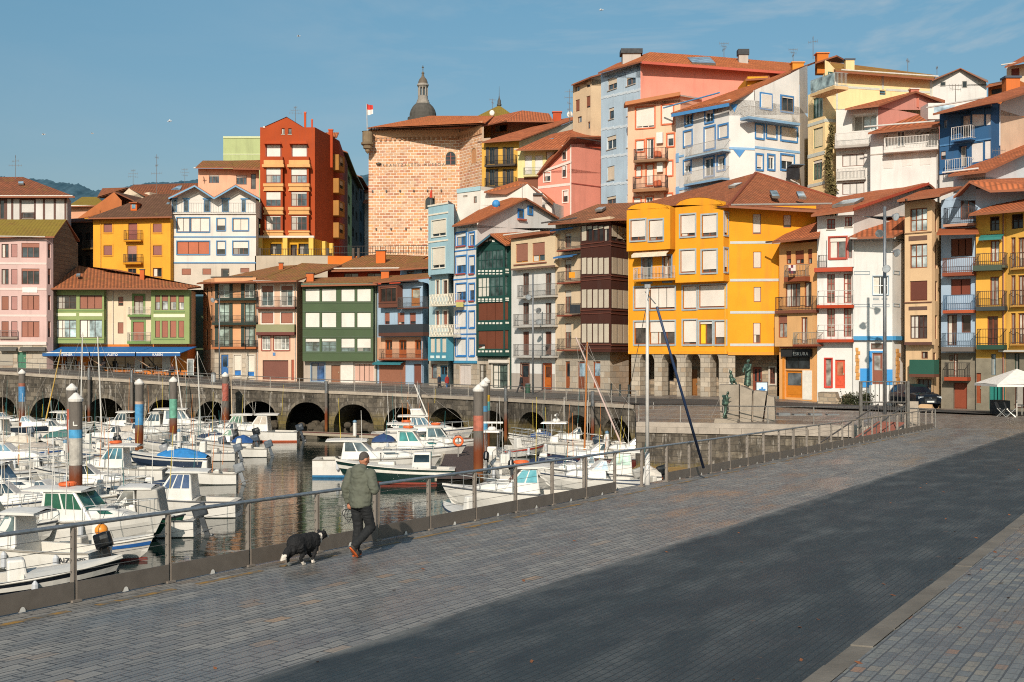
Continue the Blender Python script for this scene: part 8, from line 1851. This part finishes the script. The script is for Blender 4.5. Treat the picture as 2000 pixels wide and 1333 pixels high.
human('walker in black striding along the promenade by a green bin',G(1018,769,111),-1.3,walk(1.5,coat=1.1),dict(jacket='1A1C20',trousers='2A2C30',hair='1A1816'),.03)
# ================================================================ street furniture, monument, car, terrace
def lamp_mast(lab,x,yt,yb,Y,r,floods,c='8E9296'):
    a,b=P(x,yb,Y),P(x,yt,Y);t=thing('floodlight_mast',lab,'lamp post',a);mb=MB();mb.tube(a-UP*.3,b,r,r*.75,12);mb.build('mast',steel(c,.5),t,smooth=True)
    for dx,y,dy in floods:
        p=P(x,y,Y);q=p+Vector((dx,-.35+dy,0));mb=MB();mb.tube(p,q,.03);mb.build('arm',steel(c),t);mb=MB();d=Vector((dx,-1,-.35)).normalized();mb.tube(q-d*.1,q+d*.2,.12,.27,14);o=mb.build('floodlight',steel('B9BCBE',.3),t);mb=MB();mb.tube(q+d*.2,q+d*.21,.24,.24,14);mb.build('lens',glass('8E9498',.1),o)
lamp_mast('tall grey floodlight mast before the white panel house',1728,404,800,80,.13,[(.5,424,0),(-.4,456,.1),(.55,494,0),(-.1,525,-.2)])
lamp_mast('grey mast with round floodlights before the narrow white house',1041,536,768,108,.09,[(-.35,580,0),(.4,606,0),(.4,628,.2)]);lamp_mast('slim lamp mast at the corner of the apricot house',428.5,577,742,128,.08,[(-.5,586,0)])
t=thing('white_mast','tall white mast standing behind the gap in the quay railing','mast',Q(tY(34.25),-.12));b=Q(tY(34.25),-.12);x_=b.x;top=P(1269,563,b.y);mb=MB();mb.tube(b-UP*.3,Vector((x_,b.y,b.z+.9)),.08,.07,14);mb.tube(Vector((x_,b.y,b.z+.9)),Vector((x_,b.y,top.z)),.055,.04,14);mb.build('tube',plain('C4C0BA',.45),t,smooth=True);mb=MB();mb.cb((x_,b.y,top.z+.05),(.16,.12,.1));mb.tube((x_-.06,b.y,top.z-.1),(x_+.22,b.y-.1,top.z-.45),.015);mb.build('head_fitting',steel('8A8C8E'),t)
t=thing('blue_boom','dark blue boom slanting down from the white mast','boom',P(1375,914,33));mb=MB();mb.tube(P(1283,600,33.6),P(1374,914,36),.034,.042,12);mb.build('spar',plain('1E3252',.6),t,smooth=True)
t=thing('mast_rigging','thin ropes hanging from the white mast','rope',P(1290,900,36));mb=MB();mb.path([P(1269,566,33.7),P(1230,760,40),P(1180,900,48)],.012,4);mb.path([P(1271,566,33.7),P(1262,800,40)],.012,4);mb.build('rope',plain('B5AA9C',.9),t)
# monument
MC=concrete('A89C8C');t=thing('concrete_monument','three slanted concrete slabs of the harbour monument on the plaza','monument',P(1450,828,76))
def slab(pts,Y0,dep,nm='slab'):
    mb=MB();f=[P(x,y,Y0) for x,y in pts];bk=[v+Vector((.5,dep,0)) for v in f];mb.poly(f);mb.poly(bk[::-1])
    for i in range(len(f)):j=(i+1) % len(f);mb.poly([f[j],f[i],bk[i],bk[j]])
    mb.build(nm,MC,t,fix=True)
slab([(1408,832),(1443,832),(1443,752),(1404,752)],76,2.2);slab([(1445,831),(1467,831),(1469,764),(1445,754)],75.6,2.0);slab([(1471,830),(1488,830),(1497,766),(1472,764)],75.6,2.0);slab([(1492,829),(1514,829),(1512,776),(1499,774)],75.6,2.0);slab([(1393,834),(1440,834),(1440,820),(1396,818)],75.2,1.2,'step')
slab([(1466,831),(1472,831),(1472,770),(1468,768)],76.4,1,'core')
BZ=NT('bronze');n_=BZ.noise(BZ.pos(),6,5);BZ=BZ.fin(BZ.mix(BZ.ramp(n_,.35,.65),C('2A322C'),C('5E7A6A')),.45,.6)
def skirt(b,w):b.tube(w((0,0,1.0)),w((.02,.03,.12)),.17,.24,14);b.ball(w((0,-.04,1.66)),.11,10,8)
human('bronze woman standing on top of the monument reaching down',P(1461,757,76.6),3.9,walk(.4,look=(0,1,-.6),wrL=(-.1,.35,1.0),elL=(-.22,.15,1.15),wrR=(.1,.38,.95),elR=(.22,.18,1.15)),{},.03,None,BZ,'statue','bronze_woman',skirt)
human('bronze fisherman leaning against the front of the monument',P(1416,819,75.3),1.2,walk(.5,head=(0,.2,1.6),neck=(0,.12,1.47),chest=(0,.05,1.24),wrL=(-.1,.4,1.3),elL=(-.25,.2,1.2),coat=1.15,look=(0,1,-.3)),{},.03,None,BZ,'statue','bronze_fisherman')
t=thing('bronze_child','small bronze figure crouching on the left edge of the monument','statue',P(1430,752,76.4));mb=MB();c=P(1430,752,76.4)
for p,r in (((0,0,.25),(.16,.2,.2)),((-.06,0,.5),(.13,.14,.2)),((-.1,-.02,.78),(.1,.1,.12))):mb.ball(c+Vector(p),r,12,8)
mb.tube(c+Vector((-.1,0,.58)),c+Vector((.2,-.1,.3)),.05);mb.tube(c+Vector((.12,0,.25)),c+Vector((.3,0,.02)),.06);mb.tube(c+Vector((-.1,0,.2)),c+Vector((.0,-.2,.02)),.06);mb.tube(c+Vector((-.14,0,.85)),c+Vector((-.22,0,1.02)),.04,.02);solid(mb,'figure',BZ,t,.03)
t=thing('picture_board','framed board with a blue splash picture behind the monument','sign',P(1488,772,88));a,b=P(1476,772,88),P(1500,746,88);mb=MB();mb.box(a,(b.x-a.x,0,0),(0,.08,0),(0,0,b.z-a.z));mb.tube(a-UP*.6+Vector((.1,.04,0)),a+Vector((.1,.04,0)),.04);mb.tube(a-UP*.6+Vector((.75,.04,0)),a+Vector((.75,.04,0)),.04);mb.build('frame',plain('22242A'),t);mb=MB();mb.box(a+Vector((.06,-.02,.06)),(b.x-a.x-.12,0,0),(0,.02,0),(0,0,b.z-a.z-.12));mb.build('panel',plain('C4D2DA',.5),t);mb=MB();c=(a+b)/2+Vector((0,-.035,-.12))
for dx,dz,r in ((0,0,.16),(.16,.03,.1),(-.14,.04,.09),(.02,.16,.08)):mb.ball(c+Vector((dx,0,dz)),(r,.01,r*.7),10,6)
mb.build('picture',plain('2A7AB8',.5),t)
# gate cage and gangway
t=thing('gangway_gate','tall steel bar gate cage at the head of the gangway','gate',P(1728,845,68.5));GY=68.6;m=steel('7E7A74',.4)
for x in (1681,1773):mb=MB();a=P(x,850,GY);mb.cb(a+UP*1.4,(.16,.16,3.2));mb.build('post',m,t)
for x0,x1 in ((1684,1726),(1730,1769)):
    mb=MB()
    for y in (746,786):p,q=P(x0,y,GY),P(x1,y,GY);mb.tube(p,q,.035)
    for i in range(6):x=x0+(x1-x0)*i/5;mb.tube(P(x,746,GY),P(x,786,GY),.022)
    mb.build('bar_panel',m,t)
    mb=MB();
    for i in range(9):x=x0+(x1-x0)*i/8;mb.tube(P(x,788,GY),P(x,832,GY),.012)
    mb.build('mesh_panel',m,t)
t=thing('gangway','sloping gangway with reddish treads leading down to the pontoon','gangway',P(1740,830,68));A,B=P(1742,826,68),P(1600,925,62);d=(B-A);w_=Vector((d.y,-d.x,0)).normalized()*.8;mb=MB()
for i in range(26):a=A.lerp(B,i/26);mb.box(a-w_,w_*2,d/26*.8,UP*.05)
mb.build('tread',plain('8E5444',.8),t)
for s in (-1,1):
    mb=MB();mb.tube(A+w_*s+UP*1.0,B+w_*s+UP*1.0,.04);mb.tube(A+w_*s,B+w_*s,.05)
    for i in range(8):a=A.lerp(B,i/7)+w_*s;mb.tube(a,a+UP*1.0,.025)
    mb.build('handrail',m,t)
t=thing('stone_bollard','pale concrete pillar beside the gangway gate','bollard',P(1803,836,71));a=P(1783,836,72);mb=MB();mb.cb(a+UP*.75,(.5,.45,1.6));mb.build('pillar',concrete('B5A898'),t)
# car
def car(lab,c,hd):
    c=Vector(c);M=Matrix.Translation(c)@Matrix.Rotation(hd,4,'Z');t=thing('parked_car',lab,'car',c)
    def put(mb,nm,m,par=None,**k):mb.xform(M);return mb.build(nm,m,par or t,**k)
    X=[(-2.2,.74,.45,1.05,1.1,0),(-2.12,.88,.3,1.08,1.25,0),(-1.8,.93,.26,1.1,1.56,.62),(-.9,.94,.26,1.08,1.64,.66),(.0,.94,.26,1.06,1.64,.66),(.55,.94,.26,1.04,1.46,.64),(1.05,.93,.26,1.04,1.1,.74),(1.5,.92,.27,1.0,1.07,.74),(1.95,.9,.28,.95,1.02,.7),(2.16,.84,.3,.84,.92,.66),(2.24,.78,.36,.74,.78,.6)]
    rows=[[Vector((x,s*y,z)) for s,y,z in ([(1,w*.9,zb),(1,w,zb+.22),(1,w,zb+.5),(1,w*.96,zl),(1,wt or w*.8,zt),(1,(wt or w*.8)*.5,zt+.03)]+[(-1,(wt or w*.8)*.5,zt+.03),(-1,wt or w*.8,zt),(-1,w*.96,zl),(-1,w,zb+.5),(-1,w,zb+.22),(-1,w*.9,zb)])] for x,w,zb,zl,zt,wt in X]
    mb=MB();mb.grid(rows);mb.poly(rows[0][::-1]);mb.poly(rows[-1]);paint=NT('car_paint');paint=paint.fin((.008,.013,.022),.18,.3,.6);o=put(mb,'body',paint,smooth=False,fix=True)
    for s in (-1,1):
        for x0,x1,k0,k1 in ((-1.62,-.85,.0,1),(-.8,-.02,0,1),(.04,.8,0,.3)):mb=MB();q=[Vector((x0,s*.915,1.06)),Vector((x1,s*.915,1.03)),Vector((min(x1,.5),s*.69,1.5)),Vector((max(x0,-1.5),s*.69,1.5))];mb.poly(q if s < 0 else q[::-1]);put(mb,'side_window',glass('20282C',.05))
        mb=MB();mb.ball((.62,s*1.02,1.05),(.08,.12,.08),8,6);put(mb,'wing_mirror',paint)
        mb=MB();mb.box((2.08,s*.66-.17,.74),(.14,0,-.02),(0,.34,0),(0,0,.13));put(mb,'headlight',plain('C8D0D4',.15))
        mb=MB();mb.box((2.2,s*.6-.08,.4),(.05,0,0),(0,.16,0),(0,0,.14));put(mb,'air_intake',plain('101214',.5))
    mb=MB();mb.poly([Vector((.98,-.66,1.05)),Vector((.98,.66,1.05)),Vector((.5,.58,1.42)),Vector((.5,-.58,1.42))]);mb.v=[v+Vector((.03,0,.02)) for v in mb.v];put(mb,'windscreen',glass('2E3634',.05))
    mb=MB();mb.box((2.2,-.46,.42),(.06,0,0),(0,.92,0),(0,0,.44));o=put(mb,'grille',plain('16181A',.4));mb=MB()
    for k in range(5):mb.tube((2.27,-.4,.45+.06*k),(2.27,.4,.45+.06*k),.008)
    mb.torus((2.275,0,.76),.06,.009,Matrix.Rotation(math.pi/2,3,'Y'));put(mb,'chrome',steel('C8CACC',.15),o)
    mb=MB();mb.box((2.27,-.26,.46),(.02,0,0),(0,.52,0),(0,0,.11));put(mb,'number_plate',plain('D8D8D2',.4))
    for x in (-1.35,1.42):
        for s in (-1,1):
            R=Matrix.Rotation(math.pi/2,3,'X');mb=MB();mb.torus((x,s*.84,.34),.25,.1,R,20,8);o=put(mb,'wheel',plain('121212',.8),smooth=True);mb=MB();mb.tube((x,s*.84,.34),(x,s*.93,.34),.2,.19,16)
            put(mb,'rim',steel('9A9CA0',.3),o)
    return t
car('black parked car facing the quay by the cream gallery house',P(1786,797,85.6),math.atan2(-.985,.16))
# cafe terrace
def cafe_chair(c):
    t=thing('cafe_chair','dark cafe chair on the terrace under the blue awnings','chair',c,'chairs on the cafe terrace');m=plain('2A3036',.6);mb=MB();mb.cb(c+UP*.45,(.45,.45,.05));mb.build('seat',m,t);mb=MB();mb.cb(c+Vector((0,.2,.7)),(.45,.05,.42));mb.build('backrest',m,t)
    for dx in (-.18,.18):
        for dy in (-.18,.18):mb=MB();mb.tube(c+Vector((dx,dy,0)),c+Vector((dx,dy,.45)),.022);mb.build('leg',steel('B9B4AC'),t)
    return t
def cafe_table(c):
    t=thing('cafe_table','small square table on the terrace under the blue awnings','table',c,'tables on the cafe terrace');mb=MB();mb.cb(c+UP*.74,(.75,.7,.04));mb.build('table_top',plain('3A3E42',.5),t);mb=MB();mb.tube(c,c+UP*.72,.04);mb.lathe(c,[(.25,0),(.22,.04)],10);mb.build('leg',steel('A8A49C'),t);return t
fe=Face(None,(PX(102,133),133),(PX(366,133),133),0,1);c0=t0=None
def tz(X):return O3[2].lerp(O3[3],(X-O3[2].x)/(O3[3].x-O3[2].x)).z if X < O3[3].x else O3[3].lerp(O3[4],(X-O3[3].x)/(O3[4].x-O3[3].x)).z
for i,x in enumerate((112,138,163,238,262,295,318,340)):
    X=PX(x,131.3);g=Vector((X,131.4,tz(X)+.02))
    if i == 0:t0=cafe_table(g)
    else:copy_tree(t0,g)
    for dx in (-.75,.75):
        v=g+Vector((dx,.05*i,0))
        if c0 is None:c0=cafe_chair(v)
        else:copy_tree(c0,v,math.pi/2*(1 if dx > 0 else -1))
for x,col,l in ((203,'2A2426','seated guest in dark clothes under the middle blue awning'),(337,'3A2A2E','seated guest in dark red under the right blue awning'),(82,'3A4450','seated guest in grey blue left of the cafe')):X=PX(x,131.5);human(l,(X,131.5,tz(X)),3.6,sit(),dict(jacket=col,trousers='1E2024',hair='2A2220'),.035)
t=thing('glass_screen','glass wind screen at the right end of the cafe terrace','screen',P(368,731,130));a,b=P(366,733,130.4),P(378,702,130.4);mb=MB()
for x in (a.x,b.x):mb.cb((x,130.4,(a.z+b.z)/2),(.07,.07,b.z-a.z))
mb.cb(((a.x+b.x)/2,130.4,b.z),(b.x-a.x,.07,.07));mb.build('frame',plain('C8C4BE'),t);mb=MB();mb.cb(((a.x+b.x)/2,130.4,(a.z+b.z)/2),(b.x-a.x-.1,.02,b.z-a.z-.1));mb.build('pane',glass('6A7274',.1),t)
# parasol terrace at right
uc=P(1986,816,78.5);t=thing('parasol','white square parasol at the right edge of the photo','parasol',uc,'parasols at the right');mb=MB();mb.tube(uc,uc+UP*3.1,.035);mb.build('pole',plain('C9C4BC',.5),t);mb=MB();e=[uc+Vector((sx*2.0,sy*1.9,2.15)) for sx,sy in ((-1,-1),(1,-1),(1,1),(-1,1))];ap=uc+UP*3.12
for i in range(4):a,b=e[i],e[(i+1) % 4];md=(a+b)/2;mb.poly([a,md-UP*-.04,ap]);mb.poly([md-UP*-.04,b,ap]);mb.poly([a,b,b-UP*.14,a-UP*.14])
mb.build('canopy',plain('DCD6CE',.85),t)
def lounge(c,rz,l):
    t=thing('folding_chair',l,'chair',c);t.rotation_euler=(0,0,rz);w=Vector(c);m=plain('23262A',.8);a=steel('C9C6C0',.35);mb=MB();mb.box(w+Vector((-.25,-.25,.42)),(.5,0,0),(0,.5,.05),(0,0,.04));mb.build('seat',m,t);mb=MB();mb.box(w+Vector((-.25,.25,.45)),(.5,0,0),(0,.18,.5),(0,-.03,.02));mb.build('backrest',m,t)
    for s in (-.25,.25):
        for y0,y1 in ((-.3,.25),(.3,-.25)):mb=MB();mb.tube(w+Vector((s,y0,0)),w+Vector((s,y1,.55)),.022);mb.build('leg',a,t)
lounge(P(1958,815,78),.9,'left one of the two dark folding chairs beneath the parasol');lounge(P(1975,816,77.6),1.1,'right one of the two dark folding chairs beneath the parasol')
t=thing('planter_box','dark grey planter box beside the folding chairs','planter',P(1953,808,80));mb=MB();mb.cb(P(1953,808,80.5)+UP*.42,(.7,1.6,.9));mb.build('box',plain('2E3236',.7),t)
cafe_table(P(1996,814,79))['label']='small table at the right edge beneath the parasol'
# bins, bollards
def bin_(x,y,Y,c,l):
    p=P(x,y,Y);t=thing('litter_bin',l,'bin',p);mb=MB();mb.lathe(p,[(.2,0),(.22,.1),(.24,.85)],12);mb.build('drum',plain(c,.5),t);mb=MB();mb.lathe(p+UP*.85,[(.25,0),(.25,.06),(.1,.12)],12);mb.build('lid',plain('5A5E60',.5),t)
bin_(1031,770,110,'2A4A3A','green litter bin beside the walker in black');bin_(417,747,121,'A8ACAE','pale grey litter bin below the apricot house')
for x,Y in ((1194,102.5),(1211,101),(1228,99.5)):
    p=P(x,0,Y);p.z=4.02;t=thing('bollard','dark iron bollard with chain before the brown gallery house','bollard',p,'bollards before the brown gallery house');mb=MB();mb.lathe(p,[(.12,0),(.08,.1),(.07,.9),(.1,.95),(.02,1.05)],10);mb.build('post',plain('2A3230',.5),t)
for i,(x,y) in enumerate(((1530,821),(1560,823),(1592,822),(1625,823),(1655,825))):
    p=P(x,y,79.5);t=thing('stone_block','low grey stone seat block in the row on the plaza','seat block',p,'stone seat blocks on the plaza');mb=MB();mb.cb(p+UP*.22,(.75,.75,.5));mb.build('block',concrete('7E8284'),t)
t=thing('lifebuoy_post','orange lifebuoy hung on a post of the dark pontoon','lifebuoy',P(895,868,84));mb=MB();c=P(895,862,84);mb.torus(c,.3,.08,Matrix.Rotation(math.pi/2,3,'X'));mb.build('ring',plain('D0602A',.5),t);mb=MB();mb.tube(c+Vector((0,.1,-1.6)),c+Vector((0,.1,.6)),.05);mb.build('post',plain('8A8680'),t)
